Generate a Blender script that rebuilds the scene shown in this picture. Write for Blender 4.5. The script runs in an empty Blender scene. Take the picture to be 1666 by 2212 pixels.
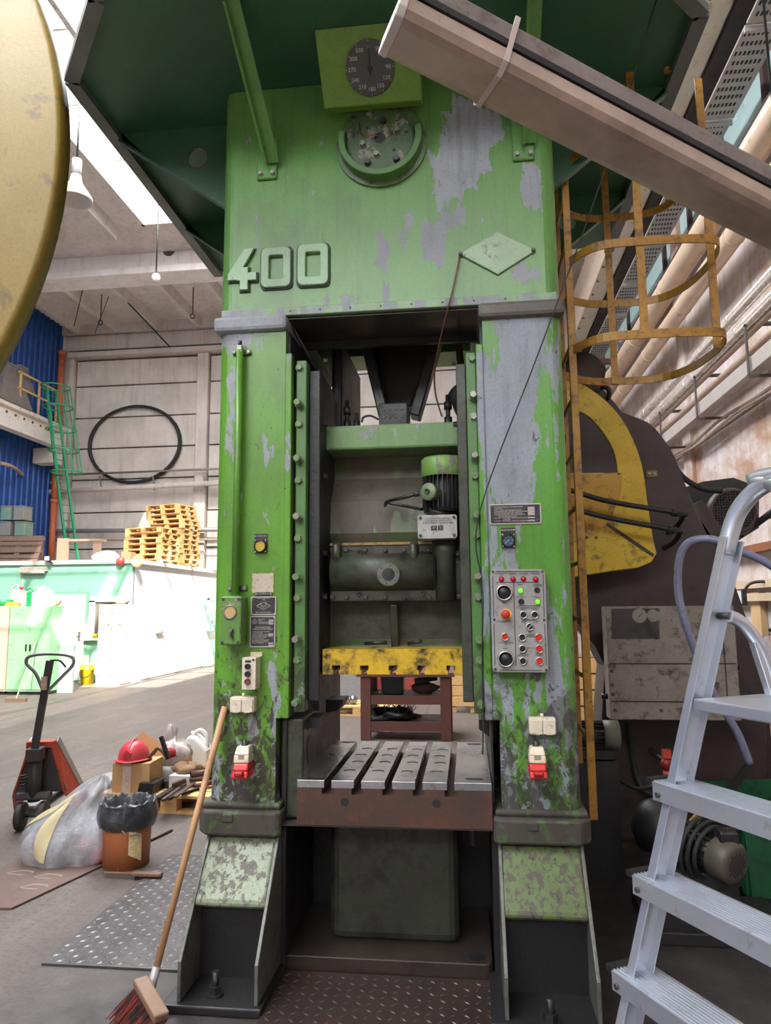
import bpy, math, random
from mathutils import Vector, Matrix
random.seed(7)
PI = math.pi
# ---------------------------------------------------------------- camera
F = 1536.0; CX, CY = 833.0, 1106.0
RX = Vector((0.993229, 0.023944, 0.113680)); RY = Vector((0.115840, -0.130000, -0.984722)); RZ = Vector((-0.00870, 0.99101, -0.13230))
def _basis():
    z = Vector((732.0-CX, 10400.0+CY, -F)).normalized()
    x = -Vector((-12600.0-CX, -(1400.0-CY), -F)); x = (x - z*x.dot(z)).normalized()
    return x, z.cross(x), z
RX, RY, RZ = _basis()
CAM = Vector((0.45, -3.4, 1.65))
scene = bpy.context.scene
col = scene.collection
cd = bpy.data.cameras.new('camera'); cam = bpy.data.objects.new('camera', cd); col.objects.link(cam)
cd.sensor_fit = 'HORIZONTAL'; cd.sensor_width = 36.0; cd.lens = F/1666.0*36.0; cd.clip_start = 0.05; cd.clip_end = 200
cam.matrix_world = Matrix(((RX.x, RX.y, RX.z, CAM.x), (RY.x, RY.y, RY.z, CAM.y), (RZ.x, RZ.y, RZ.z, CAM.z), (0, 0, 0, 1)))
scene.camera = cam
# ---------------------------------------------------------------- light
world = bpy.data.worlds.new('daylight'); scene.world = world; world.use_nodes = True
bg = world.node_tree.nodes['Background']; bg.inputs[0].default_value = (0.93, 0.96, 1.0, 1); bg.inputs[1].default_value = 14.0
sd = bpy.data.lights.new('sun', 'SUN'); sun = bpy.data.objects.new('sun', sd); col.objects.link(sun)
sd.energy = 32.0; sd.angle = 0.01; sd.color = (1.0, 0.95, 0.86)
sun.location = (6, -12, 16)
sun.rotation_euler = Vector((-0.42, 1.0, -1.0)).to_track_quat('-Z', 'Y').to_euler()
scene.view_settings.view_transform = 'Standard'; scene.view_settings.look = 'None'
scene.view_settings.exposure = 0.0; scene.view_settings.gamma = 1.0; scene.view_settings.use_curve_mapping = False
# ---------------------------------------------------------------- measuring helpers: a sight line met with a plane of the place
def ray(px, py):
    c = Vector((px-CX, -(py-CY), -F)); return Vector((RX.dot(c), RY.dot(c), RZ.dot(c)))
def PY(px, py, y):
    d = ray(px, py); return CAM + d*((y-CAM.y)/d.y)
def PX(px, py, x):
    d = ray(px, py); return CAM + d*((x-CAM.x)/d.x)
def PZ(px, py, z=0.0):
    d = ray(px, py); return CAM + d*((z-CAM.z)/d.z)
def PD(px, py, dist):
    return CAM + ray(px, py)*(dist/F)
# ---------------------------------------------------------------- mesh helpers
def org(o):
    v = Vector((0, 0, 0))
    while o is not None: v += o.location; o = o.parent
    return v
class MB:
    def __init__(s): s.v = []; s.f = []; s.sm = []
    def add(s, vs, fs, smooth=False):
        b = len(s.v); s.v += [Vector(p) for p in vs]
        for f in fs: s.f.append([b+i for i in f]); s.sm.append(smooth)
        return s
    def box(s, x0, x1, y0, y1, z0, z1):
        return s.add([(x0,y0,z0),(x1,y0,z0),(x1,y1,z0),(x0,y1,z0),(x0,y0,z1),(x1,y0,z1),(x1,y1,z1),(x0,y1,z1)],
              [(0,3,2,1),(4,5,6,7),(0,1,5,4),(1,2,6,5),(2,3,7,6),(3,0,4,7)])
    def bar(s, a, b, w, h, up=(0,0,1)):
        a = Vector(a); b = Vector(b); d = (b-a).normalized(); u = Vector(up)
        if abs(d.dot(u)) > .98: u = Vector((0,1,0))
        r = d.cross(u).normalized(); u = r.cross(d)
        vs = []
        for p in (a, b):
            for i, j in ((-1,-1),(1,-1),(1,1),(-1,1)): vs.append(p + r*(i*w/2) + u*(j*h/2))
        return s.add(vs, [(0,1,2,3),(7,6,5,4),(0,4,5,1),(1,5,6,2),(2,6,7,3),(3,7,4,0)])
    def prism(s, poly, axis, a, b):
        n = len(poly)
        def p(q, t):
            return {'z': (q[0], q[1], t), 'y': (q[0], t, q[1]), 'x': (t, q[0], q[1])}[axis]
        vs = [p(q, a) for q in poly] + [p(q, b) for q in poly]
        fs = [tuple(range(n))[::-1], tuple(range(n, 2*n))] + [(i, (i+1) % n, n+(i+1) % n, n+i) for i in range(n)]
        return s.add(vs, fs)
    def tube(s, pts, r, n=10, cap=True, closed=False):
        pts = [Vector(p) for p in pts]; m = len(pts); rs = r if isinstance(r, (list, tuple)) else [r]*m
        vs = []; up = None
        for i, p in enumerate(pts):
            if closed: d = pts[(i+1) % m] - pts[i-1]
            else: d = pts[min(i+1, m-1)] - pts[max(i-1, 0)]
            d.normalize()
            if up is None:
                up = Vector((0,0,1)) if abs(d.z) < .9 else Vector((1,0,0))
            a = d.cross(up)
            if a.length < 1e-5: a = d.orthogonal()
            a.normalize(); up = a.cross(d).normalized()
            for k in range(n):
                t = 2*PI*k/n; vs.append(p + a*(math.cos(t)*rs[i]) + up*(math.sin(t)*rs[i]))
        fs = []
        for i in range(m if closed else m-1):
            j = (i+1) % m
            for k in range(n): fs.append((i*n+k, i*n+(k+1) % n, j*n+(k+1) % n, j*n+k))
        b = len(s.v); s.add(vs, fs, True)
        if cap and not closed:
            s.f.append([b+k for k in range(n)][::-1]); s.sm.append(False)
            s.f.append([b+(m-1)*n+k for k in range(n)]); s.sm.append(False)
        return s
    def cyl(s, a, b, r, n=16, r2=None): return s.tube([a, b], [r, r if r2 is None else r2], n)
    def lathe(s, prof, o, ax=(0,0,1), n=24, smooth=True):
        o = Vector(o); ax = Vector(ax).normalized(); u = ax.orthogonal().normalized(); w = ax.cross(u)
        vs = []
        for r, h in prof:
            for k in range(n):
                t = 2*PI*k/n; vs.append(o + ax*h + u*(r*math.cos(t)) + w*(r*math.sin(t)))
        fs = [(i*n+k, i*n+(k+1) % n, (i+1)*n+(k+1) % n, (i+1)*n+k) for i in range(len(prof)-1) for k in range(n)]
        return s.add(vs, fs, smooth)
    def hexbolt(s, p, d, r=.016, h=.014, w=.021):
        p = Vector(p); d = Vector(d)
        s.lathe([(0,0),(w,0),(w,.004),(0,.004)], p, d, 14, False)
        return s.lathe([(r,.003),(r,h*.8),(r*.86,h),(0,h)], p, d, 6, False)
    def grid(s, nx, ny, fn, smooth=True):
        vs = [fn(i/nx, j/ny) for j in range(ny+1) for i in range(nx+1)]
        return s.add(vs, [(j*(nx+1)+i, j*(nx+1)+i+1, (j+1)*(nx+1)+i+1, (j+1)*(nx+1)+i) for j in range(ny) for i in range(nx)], smooth)
    def rot(s, M, o=(0,0,0), start=0):
        o = Vector(o)
        for i in range(start, len(s.v)): s.v[i] = M @ (s.v[i]-o) + o
        return s
    def build(s, name, m, parent=None, bev=0, local=False, seg=2, thick=0, sub=0):
        o0 = Vector((0,0,0)) if (local or parent is None) else org(parent)
        me = bpy.data.meshes.new(name)
        me.from_pydata([p-o0 for p in s.v], [], s.f)
        me.polygons.foreach_set('use_smooth', s.sm); me.materials.append(m); me.update()
        o = bpy.data.objects.new(name, me); col.objects.link(o)
        if parent is not None: o.parent = parent
        if thick:
            k = o.modifiers.new('thick', 'SOLIDIFY'); k.thickness = thick
        if bev:
            k = o.modifiers.new('bevel', 'BEVEL'); k.width = bev; k.segments = seg; k.limit_method = 'ANGLE'; k.angle_limit = .7
        if sub:
            k = o.modifiers.new('sub', 'SUBSURF'); k.levels = sub; k.render_levels = sub
        return o
def tag(o, label=None, cat=None, group=None, kind=None):
    if label: o['label'] = label
    if cat: o['category'] = cat
    if group: o['group'] = group
    if kind: o['kind'] = kind
    return o
def thing(name, loc, label, cat, group=None, rz=0):
    o = bpy.data.objects.new(name, None); col.objects.link(o); o.location = loc; o.rotation_euler.z = rz
    o.empty_display_size = .1
    return tag(o, label, cat, group)
def solo(mb, name, m, label, cat, group=None, loc=None, **k):
    "a thing that is a single mesh: origin moved to loc (its base)"
    if loc is None:
        xs = [p.x for p in mb.v]; ys = [p.y for p in mb.v]; zs = [p.z for p in mb.v]
        loc = Vector(((min(xs)+max(xs))/2, (min(ys)+max(ys))/2, min(zs)))
    loc = Vector(loc); mb.v = [p-loc for p in mb.v]
    o = mb.build(name, m, None, **k); o.location = loc
    return tag(o, label, cat, group)
def struct(mb, name, m, label=None, parent=None, **k):
    o = mb.build(name, m, parent, **k)
    if parent is None: tag(o, label, None, None, 'structure')
    return o
def copy_tree(o, parent=None):
    c = o.copy(); col.objects.link(c); c.parent = parent
    for ch in list(o.children): copy_tree(ch, c)
    return c
def share(src, name, parent, loc, rot=None):
    "another piece with the same mesh"
    o = bpy.data.objects.new(name, src.data); col.objects.link(o); o.parent = parent; o.location = loc
    if rot is not None: o.rotation_euler = rot
    return o
def text(name, body, pos, size, m, parent, axis='front', align='CENTER', sx=1.0, space=1.0, depth=.0006, rotm=None):
    cu = bpy.data.curves.new(name, 'FONT'); cu.body = body; cu.size = size; cu.align_x = align; cu.align_y = 'CENTER'
    cu.extrude = depth; cu.space_line = space; cu.resolution_u = 2; cu.materials.append(m)
    o = bpy.data.objects.new(name, cu); col.objects.link(o); o.parent = parent
    o.location = Vector(pos) - org(parent)
    o.rotation_euler = rotm if rotm else (PI/2, 0, 0)
    o.scale = (sx, 1, 1)
    return o
def rrect(x0, x1, z0, z1, r, n=4):
    out = []
    for cx, cz, a in ((x1-r, z0+r, -PI/2), (x1-r, z1-r, 0), (x0+r, z1-r, PI/2), (x0+r, z0+r, PI)):
        for i in range(n+1):
            t = a + PI/2*i/n; out.append((cx+r*math.cos(t), cz+r*math.sin(t)))
    return out
def smooth_path(pts, n=6, closed=False):
    pts = [Vector(p) for p in pts]; out = []; m = len(pts)
    for i in range(m if closed else m-1):
        g = (lambda k: pts[k % m]) if closed else (lambda k: pts[min(max(k, 0), m-1)])
        p0, p1, p2, p3 = g(i-1), g(i), g(i+1), g(i+2)
        for k in range(n):
            t = k/n
            out.append(.5*((2*p1) + (p2-p0)*t + (2*p0-5*p1+4*p2-p3)*t*t + (3*p1-p0-3*p2+p3)*t**3))
    if not closed: out.append(pts[-1])
    return out
# ---------------------------------------------------------------- materials
class G:
    def __init__(s, name):
        s.m = bpy.data.materials.new(name); s.m.use_nodes = True; s.t = s.m.node_tree
        s.b = s.t.nodes['Principled BSDF']; s.out = s.t.nodes['Material Output']
        s.co = s.n('ShaderNodeTexCoord').outputs['Object']
    def n(s, ty, ins=None, **props):
        x = s.t.nodes.new(ty)
        for k, v in props.items(): setattr(x, k, v)
        for k, v in (ins or {}).items(): s.set(x.inputs[k], v)
        return x
    def set(s, sock, v):
        if isinstance(v, bpy.types.NodeSocket): s.t.links.new(v, sock)
        elif isinstance(v, (tuple, list)) and sock.type == 'RGBA': sock.default_value = tuple(v[:3]) + (1,)
        else: sock.default_value = v
    def math(s, op, a, b=0.0, clamp=False):
        x = s.n('ShaderNodeMath', operation=op, use_clamp=clamp); s.set(x.inputs[0], a); s.set(x.inputs[1], b); return x.outputs[0]
    def mapv(s, scale=(1,1,1), loc=(0,0,0), rot=(0,0,0)):
        return s.n('ShaderNodeMapping', {'Vector': s.co, 'Scale': scale, 'Location': loc, 'Rotation': rot}).outputs[0]
    def noise(s, scale=5, detail=5, rough=.6, vec=None, dist=0.0):
        return s.n('ShaderNodeTexNoise', {'Vector': vec or s.co, 'Scale': scale, 'Detail': detail, 'Roughness': rough, 'Distortion': dist}).outputs[0]
    def ramp(s, f, lo, hi, c0=(0,0,0), c1=(1,1,1)):
        x = s.n('ShaderNodeValToRGB', {'Fac': f}); e = x.color_ramp.elements
        e[0].position = lo; e[0].color = tuple(c0)+(1,); e[1].position = hi; e[1].color = tuple(c1)+(1,); return x.outputs[0]
    def mix(s, f, a, b, mode='MIX'):
        x = s.n('ShaderNodeMix', data_type='RGBA', blend_type=mode)
        s.set(x.inputs[0], f); s.set(x.inputs[6], a); s.set(x.inputs[7], b); return x.outputs[2]
    def range(s, v, a, b, c=0.0, d=1.0):
        return s.n('ShaderNodeMapRange', {'Value': v, 'From Min': a, 'From Max': b, 'To Min': c, 'To Max': d}).outputs[0]
    def blob(s, c, r):
        v = s.n('ShaderNodeVectorMath', {0: s.co, 1: c}, operation='SUBTRACT').outputs[0]
        v = s.n('ShaderNodeVectorMath', {0: v, 1: tuple(1/k for k in r)}, operation='MULTIPLY').outputs[0]
        l = s.n('ShaderNodeVectorMath', {0: v}, operation='LENGTH').outputs['Value']
        return s.range(l, 0.0, 1.0, 1.0, 0.0)
    def bump(s, h, strength=.2, dist=.01):
        s.set(s.b.inputs['Normal'], s.n('ShaderNodeBump', {'Height': h, 'Strength': strength, 'Distance': dist}).outputs[0])
    def done(s, color, rough=.5, metal=0.0):
        s.set(s.b.inputs['Base Color'], color); s.set(s.b.inputs['Roughness'], rough); s.set(s.b.inputs['Metallic'], metal); return s.m
def lin(r, g=None, b=None):
    if g is None: r, g, b = r
    return tuple(((c/255.0+.055)/1.055)**2.4 if c > 10 else c/255.0/12.92 for c in (r, g, b))
def M(name, c, rough=.5, metal=0.0, var=.25, scale=6, dirt=None, damt=.5, bump=0.0, bscale=40, stretch=(1,1,1)):
    g = G(name); c = lin(c); d = lin(dirt) if dirt else tuple(k*.45 for k in c)
    v = g.mapv(stretch)
    n = g.noise(scale, 6, .65, v)
    colr = g.mix(g.range(n, .35, .75, 0, var), c, d)
    if dirt:
        n2 = g.noise(scale*2.7, 8, .7, v, .3); colr = g.mix(g.range(n2, .62-damt*.25, .75-damt*.2), colr, d)
    spk = g.noise(55, 5, .7, v); colr = g.mix(g.range(spk, .5, .7, 0, var*.8), colr, tuple(k*.6 for k in d))
    if bump: g.bump(g.noise(bscale, 4, .6), bump, .01)
    return g.done(colr, g.range(n, .3, .7, max(.05, rough-.08), min(1, rough+.12)), metal)
def paint(name, top, under, amt, sc=(4,4,1.2), patches=(), dirt=(60,52,46), rough=.36, low=None, chip=.5, streak=.25, bump=.12, rust=None):
    "paint worn through to a grey primer, with dirt runs"
    g = G(name); top = lin(top); under = lin(under); dirt = lin(dirt)
    v = g.mapv(sc)
    n = g.noise(2.2, 10, .66, v, .25)
    drip = g.noise(9.0, 6, .6, g.mapv((sc[0]*.5, sc[1]*.5, sc[2]*.12)))
    s = g.math('ADD', g.math('MULTIPLY', g.math('SUBTRACT', n, .5), 1.0), amt-.5)
    s = g.math('ADD', s, g.math('MULTIPLY', g.math('SUBTRACT', drip, .5), .32))
    for c, r, w in patches: s = g.math('ADD', s, g.math('MULTIPLY', g.blob(c, r), w))
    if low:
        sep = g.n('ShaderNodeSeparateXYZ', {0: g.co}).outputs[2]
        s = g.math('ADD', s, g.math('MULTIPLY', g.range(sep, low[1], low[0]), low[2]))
    mask = g.range(s, -.012, .012)
    tv = g.noise(1.3, 4, .55, g.mapv((1,1,.5)))
    topc = g.mix(g.range(tv, .3, .75, 0, .55), top, tuple(a*b for a, b in zip(top, (.62,.68,.55))))
    und = g.mix(g.range(g.noise(7, 6, .6), .35, .8, 0, .5), under, tuple(k*.6 for k in under))
    c = g.mix(mask, topc, und)
    st = g.noise(3.0, 6, .7, g.mapv((6,6,.45)))
    c = g.mix(g.range(st, .52, .78, 0, streak), c, dirt)
    fine = g.noise(26, 6, .75, g.mapv((1,1,.6)))
    fm = g.range(fine, .70-.08*chip, .73-.08*chip)
    sm = g.noise(1.7, 7, .68, g.mapv((1.5,1.5,1), (5,2,1))); c = g.mix(g.range(sm, .5, .72, 0, .38), c, dirt)
    spk = g.noise(70, 4, .7); c = g.mix(g.range(spk, .5, .68, 0, .3), c, tuple(k*.35 for k in top))
    if low:  # grime and chips thicken downward, also darkening for weaker light low down
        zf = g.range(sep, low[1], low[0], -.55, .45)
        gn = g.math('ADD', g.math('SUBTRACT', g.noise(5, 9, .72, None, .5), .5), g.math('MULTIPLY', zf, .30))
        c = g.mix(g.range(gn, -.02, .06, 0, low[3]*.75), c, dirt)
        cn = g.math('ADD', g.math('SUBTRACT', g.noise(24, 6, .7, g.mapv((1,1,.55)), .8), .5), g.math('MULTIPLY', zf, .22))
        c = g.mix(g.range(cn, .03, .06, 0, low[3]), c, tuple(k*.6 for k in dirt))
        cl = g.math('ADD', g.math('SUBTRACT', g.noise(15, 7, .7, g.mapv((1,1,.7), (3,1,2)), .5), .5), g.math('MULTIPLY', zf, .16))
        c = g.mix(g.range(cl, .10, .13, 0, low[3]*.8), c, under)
    c = g.mix(fm, c, tuple(k*.5 for k in dirt))
    g.bump(g.math('ADD', g.math('MULTIPLY', mask, -.5), g.math('MULTIPLY', g.noise(60, 3, .6), .25)), bump, .004)
    r = g.mix(mask, (rough,)*3, (min(1, rough+.25),)*3)
    return g.done(c, r, 0)
def emit(name, c, s):
    g = G(name); g.set(g.b.inputs['Emission Color'], lin(c)); g.b.inputs['Emission Strength'].default_value = s
    return g.done(lin(c), .3, 0)
GREEN = (84, 150, 52); PRIM = (150, 154, 160)
def hz(px, py, y=0): p = PY(px, py, y); return (p.x, p.y, p.z)
def pt(px, py, rx, rz, w, y=0): return (hz(px, py, y), (rx, .6, rz), w)
m_head = paint('head_paint', (98,148,74), PRIM, .36, (3.5,3.5,1.6), rough=.3, streak=.5, patches=[
  pt(1010,290,.26,.34,.36), pt(970,400,.17,.24,.30), pt(935,530,.10,.16,.34), pt(1000,480,.16,.08,.2), pt(825,560,.12,.30,.19), pt(1160,420,.10,.2,.24),
  pt(1120,590,.2,.08,.2), pt(1040,560,.1,.12,.12), pt(1140,390,.06,.25,.2), pt(690,650,.4,.04,.2)])
m_colL = paint('column_paint_worn_shaded_low', (94,148,42), PRIM, .36, (4,4,1.6), patches=[pt(575,985,.05,.18,.25), pt(520,720,.16,.16,.28), pt(500,900,.06,.4,.16)], low=(.7,1.75,.14,.85), rough=.33, streak=.34)
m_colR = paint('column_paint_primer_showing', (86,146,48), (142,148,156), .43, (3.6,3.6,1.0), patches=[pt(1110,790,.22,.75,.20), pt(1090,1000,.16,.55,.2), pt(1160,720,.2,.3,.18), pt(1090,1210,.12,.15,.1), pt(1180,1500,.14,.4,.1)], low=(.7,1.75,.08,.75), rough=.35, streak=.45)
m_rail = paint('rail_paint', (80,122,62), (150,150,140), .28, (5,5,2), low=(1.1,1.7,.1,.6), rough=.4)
m_greasy = M('greasy_dark_green', (62,68,54), .42, 0, .6, 5, (38,34,30), .5, .25, 30)
m_black = M('black_grease', (32,31,32), .45, 0, .4, 5, bump=.25)
m_darkg = M('dark_steel', (62,62,62), .4, .6, .4, 6, (34,30,28), .4, .15)
m_slide = paint('slide_paint', (80,94,60), (96,89,79), .5, (3,3,1.2), dirt=(58,46,36), streak=.6, rough=.38, patches=[pt(800,1050,.3,.3,.25,.3)])
m_brown = M('oily_brown', (56,47,42), .35, .1, .5, 4, (38,31,28), .4, .1)
m_steel = M('machined_steel', (176,180,186), .24, .95, .35, 3, (110,100,92), .25, .03)
m_steel_rusty = M('rusty_steel', (72,61,57), .48, .4, .6, 4, (112,70,48), .22, .2)
m_bolt = M('bolt_steel', (142,142,128), .35, .6, .4, 20, (88,104,70), .4)
m_boltg = M('bolt_green_paint', (104,130,84), .42, .1, .3, 20, (60,60,54), .4)
m_boltd = M('bolt_dark', (70,70,68), .4, .4, .3, 20)
m_yel = M('chipped_yellow_paint', (206,168,24), .42, 0, .3, 4, (52,40,28), .52, .2, 30)
m_plat = paint('gallery_paint', (52,96,68), (70,98,80), .25, (2,2,2), dirt=(58,66,60), rough=.5, streak=.15, chip=.1)
m_grey = M('light_grey_enamel', (150,148,146), .42, .1, .25, 8, (112,104,100), .2)
m_blackp = M('black_plastic', (26,26,28), .35, 0, .2)
m_chrome = M('chrome', (200,200,198), .2, .9, .1)
m_ink = M('black_ink', (38,36,38), .6, 0, 0)
m_cream = M('cream_plastic', (214,202,180), .45, 0, .25, 14, (120,96,78), .2)
m_red = M('red_plastic', (196,34,30), .35, 0, .2, 10)
m_redlamp = M('red_lamp_lens', (196,22,46), .12, 0, .1)
m_greenlamp = emit('lit_green_lens', (96,235,40), 1.2)
m_plate = M('black_name_plate', (40,40,46), .35, .2, .3, 14, (110,104,98), .22)
m_alu_txt = M('aluminium_lettering', (190,186,180), .35, .5, .1)
m_alu = M('aluminium', (196,200,206), .34, .9, .15, 5, (150,142,132), .15)
m_black_rub = M('black_rubber', (34,33,35), .6, 0, .3)
# ================================================================ THE SETTING
XL, XR, YB, YF, ZC = -13.05, 4.2, 18.5, -16.0, 11.2
def concrete(name, c, d, rough=.85, stain=None, sc=1.0, bump=.3, big=None):
    g = G(name); c = lin(c); d = lin(d)
    n = g.noise(.9*sc, 8, .65); k = g.mix(g.range(n, .35, .7, 0, .8), c, d)
    st = g.noise(2.2*sc, 7, .7, g.mapv((2.4,2.4,.28)))
    k = g.mix(g.range(st, .5, .8, 0, .65), k, lin(stain) if stain else tuple(q*.55 for q in d))
    if big:
        bn = g.noise(.55, 8, .68, g.mapv((1,1,1.3), (2,3,1)), .6); k = g.mix(g.range(bn, .5, .66, 0, .8), k, lin(big))
    sp = g.noise(14*sc, 7, .7); k = g.mix(g.range(sp, .62, .72, 0, .5), k, tuple(q*.6 for q in d))
    g.bump(g.math('ADD', sp, g.noise(50, 3, .6)), bump, .01)
    return g.done(k, rough, 0)
m_conc = concrete('pale_concrete', (212,202,194), (176,166,158))
m_conc_joint = concrete('dark_joint', (96,88,82), (70,62,58))
m_conc_rust = concrete('stained_concrete', (204,198,200), (176,148,122), stain=(112,74,46), sc=1.6, big=(150,104,66))
m_slab = concrete('ceiling_concrete', (220,212,206), (192,182,176)); m_gird = concrete('sunlit_white_girder', (238,234,230), (220,212,206))  # girder tone whitened so its colour carries the sunlit look
def floor_mat():
    g = G('worn_asphalt_floor')
    n = g.noise(.7, 8, .65, g.mapv((1,.45,1))); c = g.mix(g.range(n, .3, .72), lin(112,100,93), lin(82,73,68))
    st = g.noise(2.0, 7, .65, g.mapv((2.2,.4,1), rot=(0,0,.5))); c = g.mix(g.range(st, .5, .75, 0, .45), c, lin(134,123,116))
    sp = g.noise(38, 6, .75); c = g.mix(g.range(sp, .5, .66, 0, .75), c, lin(52,47,46)); md = g.noise(11, 7, .7); c = g.mix(g.range(md, .48, .66, 0, .5), c, lin(74,66,62)); c = g.mix(g.range(sp, .36, .28, 0, .4), c, lin(160,150,142))
    # old oil soaked into the ground round the machines
    s = g.math('MULTIPLY', g.blob((0.2,-.7,0), (2.4,2.3,2)), 1.6); s = g.math('MAXIMUM', s, g.math('MULTIPLY', g.blob((2.3,1.0,0), (2.4,4.2,2)), 1.9))
    s = g.math('ADD', s, g.math('MULTIPLY', g.math('SUBTRACT', g.noise(1.6, 7, .65), .5), 1.1))
    oil = g.range(s, .12, .75)
    c = g.mix(g.math('MULTIPLY', oil, .93), c, lin(40,37,37))
    cr = g.n('ShaderNodeTexVoronoi', {'Vector': g.mapv((.22,.3,1)), 'Scale': 1.0}, feature='DISTANCE_TO_EDGE').outputs[0]
    cr2 = g.math('ADD', cr, g.math('MULTIPLY', g.noise(3, 5, .7), .03)); c = g.mix(g.range(cr2, .021, .016, 0, .7), c, lin(70,62,58))
    g.bump(g.math('ADD', sp, g.math('MULTIPLY', st, .6)), .35, .012)
    return g.done(c, g.mix(g.math('MULTIPLY', oil, g.range(g.noise(5, 5, .6), .4, .7)), (.62,)*3, (.3,)*3), 0)
m_floor = floor_mat()
def floor():
    b = MB().box(XL-.4, XR+.3, YF, YB+.4, -.3, 0.0); struct(b, 'floor', m_floor, 'worn grey asphalt hall floor with dark oil stains')
floor()
# ---- wall behind everything: recessed joints, panels proud of them
def back_wall():
    w = struct(MB().box(XL-.3, XR+.3, YB+.12, YB+.45, 0, ZC+.6), 'wall_back', m_conc_joint, 'far concrete panel wall with dark joints and round hose')
    zs = [0, 1.2, 2.4, 3.6, 4.8, 5.9, 6.95, 8.0, 9.1, 10.0]
    xs = [(-12.55, -8.32), (-7.86, -3.6), (-3.2, .6), (1.0, XR)]
    for (a, b) in xs:
        for z0, z1 in zip(zs, zs[1:]):
            e = random.uniform(0, .03)
            MB().box(a, b, YB+e, YB+.2, z0+.02, z1-.02).build('concrete_panel', m_conc, w, .02)
    for a, b in ((XL, -12.6), (-8.28, -7.9), (-3.58, -3.22), (.62, .98)):
        MB().box(a, b, YB-.12, YB+.2, 0, 10.05).build('pilaster', m_conc, w, .02)
    MB().box(XL, XR, YB-.3, YB+.2, 10.05, 10.22).build('ledge', m_conc, w, .02)
    MB().box(XL, XR, YB-.1, YB+.2, 10.34, 10.86).build('wall_beam', m_conc, w, .02)
    MB().box(XL, XR, YB-.22, YB+.2, 10.88, ZC+.1).build('wall_beam', m_slab, w, .02)
back_wall()
m_blue = M('blue_corrugated_sheet', (24,76,150), .45, .1, .3, 2, (14,42,92), .3)
def left_wall():
    pr = []; y = YF; k = 0
    while y < YB:
        pr += [(XL, y), (XL, y+.11), (XL-.045, y+.135), (XL-.045, y+.245)]; y += .27
    b = MB(); n = len(pr)
    b.add([(p[0], p[1], z) for z in (0, ZC+.3) for p in pr], [(i, i+1, n+i+1, n+i) for i in range(n-1)])
    w = struct(b, 'wall_left', m_blue, 'blue corrugated steel side wall of the hall')
    MB().box(XL-.02, XL+.12, YF, YB, 0, .3).build('kerb', m_conc, w)
left_wall()
def right_wall():
    w = struct(MB().box(XR+.12, XR+.4, YF, YB, 0, ZC+.3), 'wall_right', m_conc_joint, 'rust stained concrete side wall carrying the pipes')
    for i in range(7):
        y0 = -15.7 + i*4.9
        for z0, z1 in ((0, 1.3), (1.33, 2.7), (2.73, 4.2), (4.23, 5.6), (5.63, 7.2), (9.7, ZC+.2)):
            MB().box(XR+random.uniform(0, .02), XR+.2, y0+.03, y0+4.87, z0, z1).build('concrete_panel', m_conc_rust, w, .02)
        MB().box(XR-.06, XR+.1, y0-.2, y0+.2, 0, ZC).build('pilaster', m_conc_rust, w, .02)
right_wall()
def front_wall():
    "unseen end wall behind the camera, added to cut front light, open above"
    w = struct(MB().box(XL, XR, YF-.3, YF, 0, 8.4), 'wall_front', m_conc, 'unseen end wall of the hall added to limit front light')  # height chosen to limit daylight falling on the press front
    for k in range(8): MB().box(XL+k*(XR-XL-.3)/7, XL+k*(XR-XL-.3)/7+.3, YF-.25, YF, 8.4, ZC).build('opening_post', m_conc, w)
front_wall()
# ---- roof: ribbed slabs, girders, a long skylight on the left
def glass(name, tint, clear):
    g = G(name); t = g.t; tr = t.nodes.new('ShaderNodeBsdfTransparent'); tr.inputs[0].default_value = tint+(1,)
    if clear:
        gl = t.nodes.new('ShaderNodeBsdfGlossy'); gl.inputs['Roughness'].default_value = .02
        fr = t.nodes.new('ShaderNodeFresnel'); fr.inputs[0].default_value = 1.25; b = gl; f = fr.outputs[0]
    else:
        b = t.nodes.new('ShaderNodeBsdfTranslucent'); b.inputs[0].default_value = tint+(1,); f = .8
    mx = t.nodes.new('ShaderNodeMixShader'); g.set(mx.inputs[0], f); t.links.new(tr.outputs[0], mx.inputs[1]); t.links.new(b.outputs[0], mx.inputs[2])
    t.links.new(mx.outputs[0], g.out.inputs[0]); return g.m
m_pane = glass('clear_pane', (.97,.98,.98), True)
m_milky = glass('milky_sheet', (.9,.92,.95), False)
m_frame = M('white_skylight_frame', (220,214,206), .6, 0, .3, 3, (150,120,100), .2)
SX0, SX1, SY1 = -7.4, -1.2, 12.4
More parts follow.
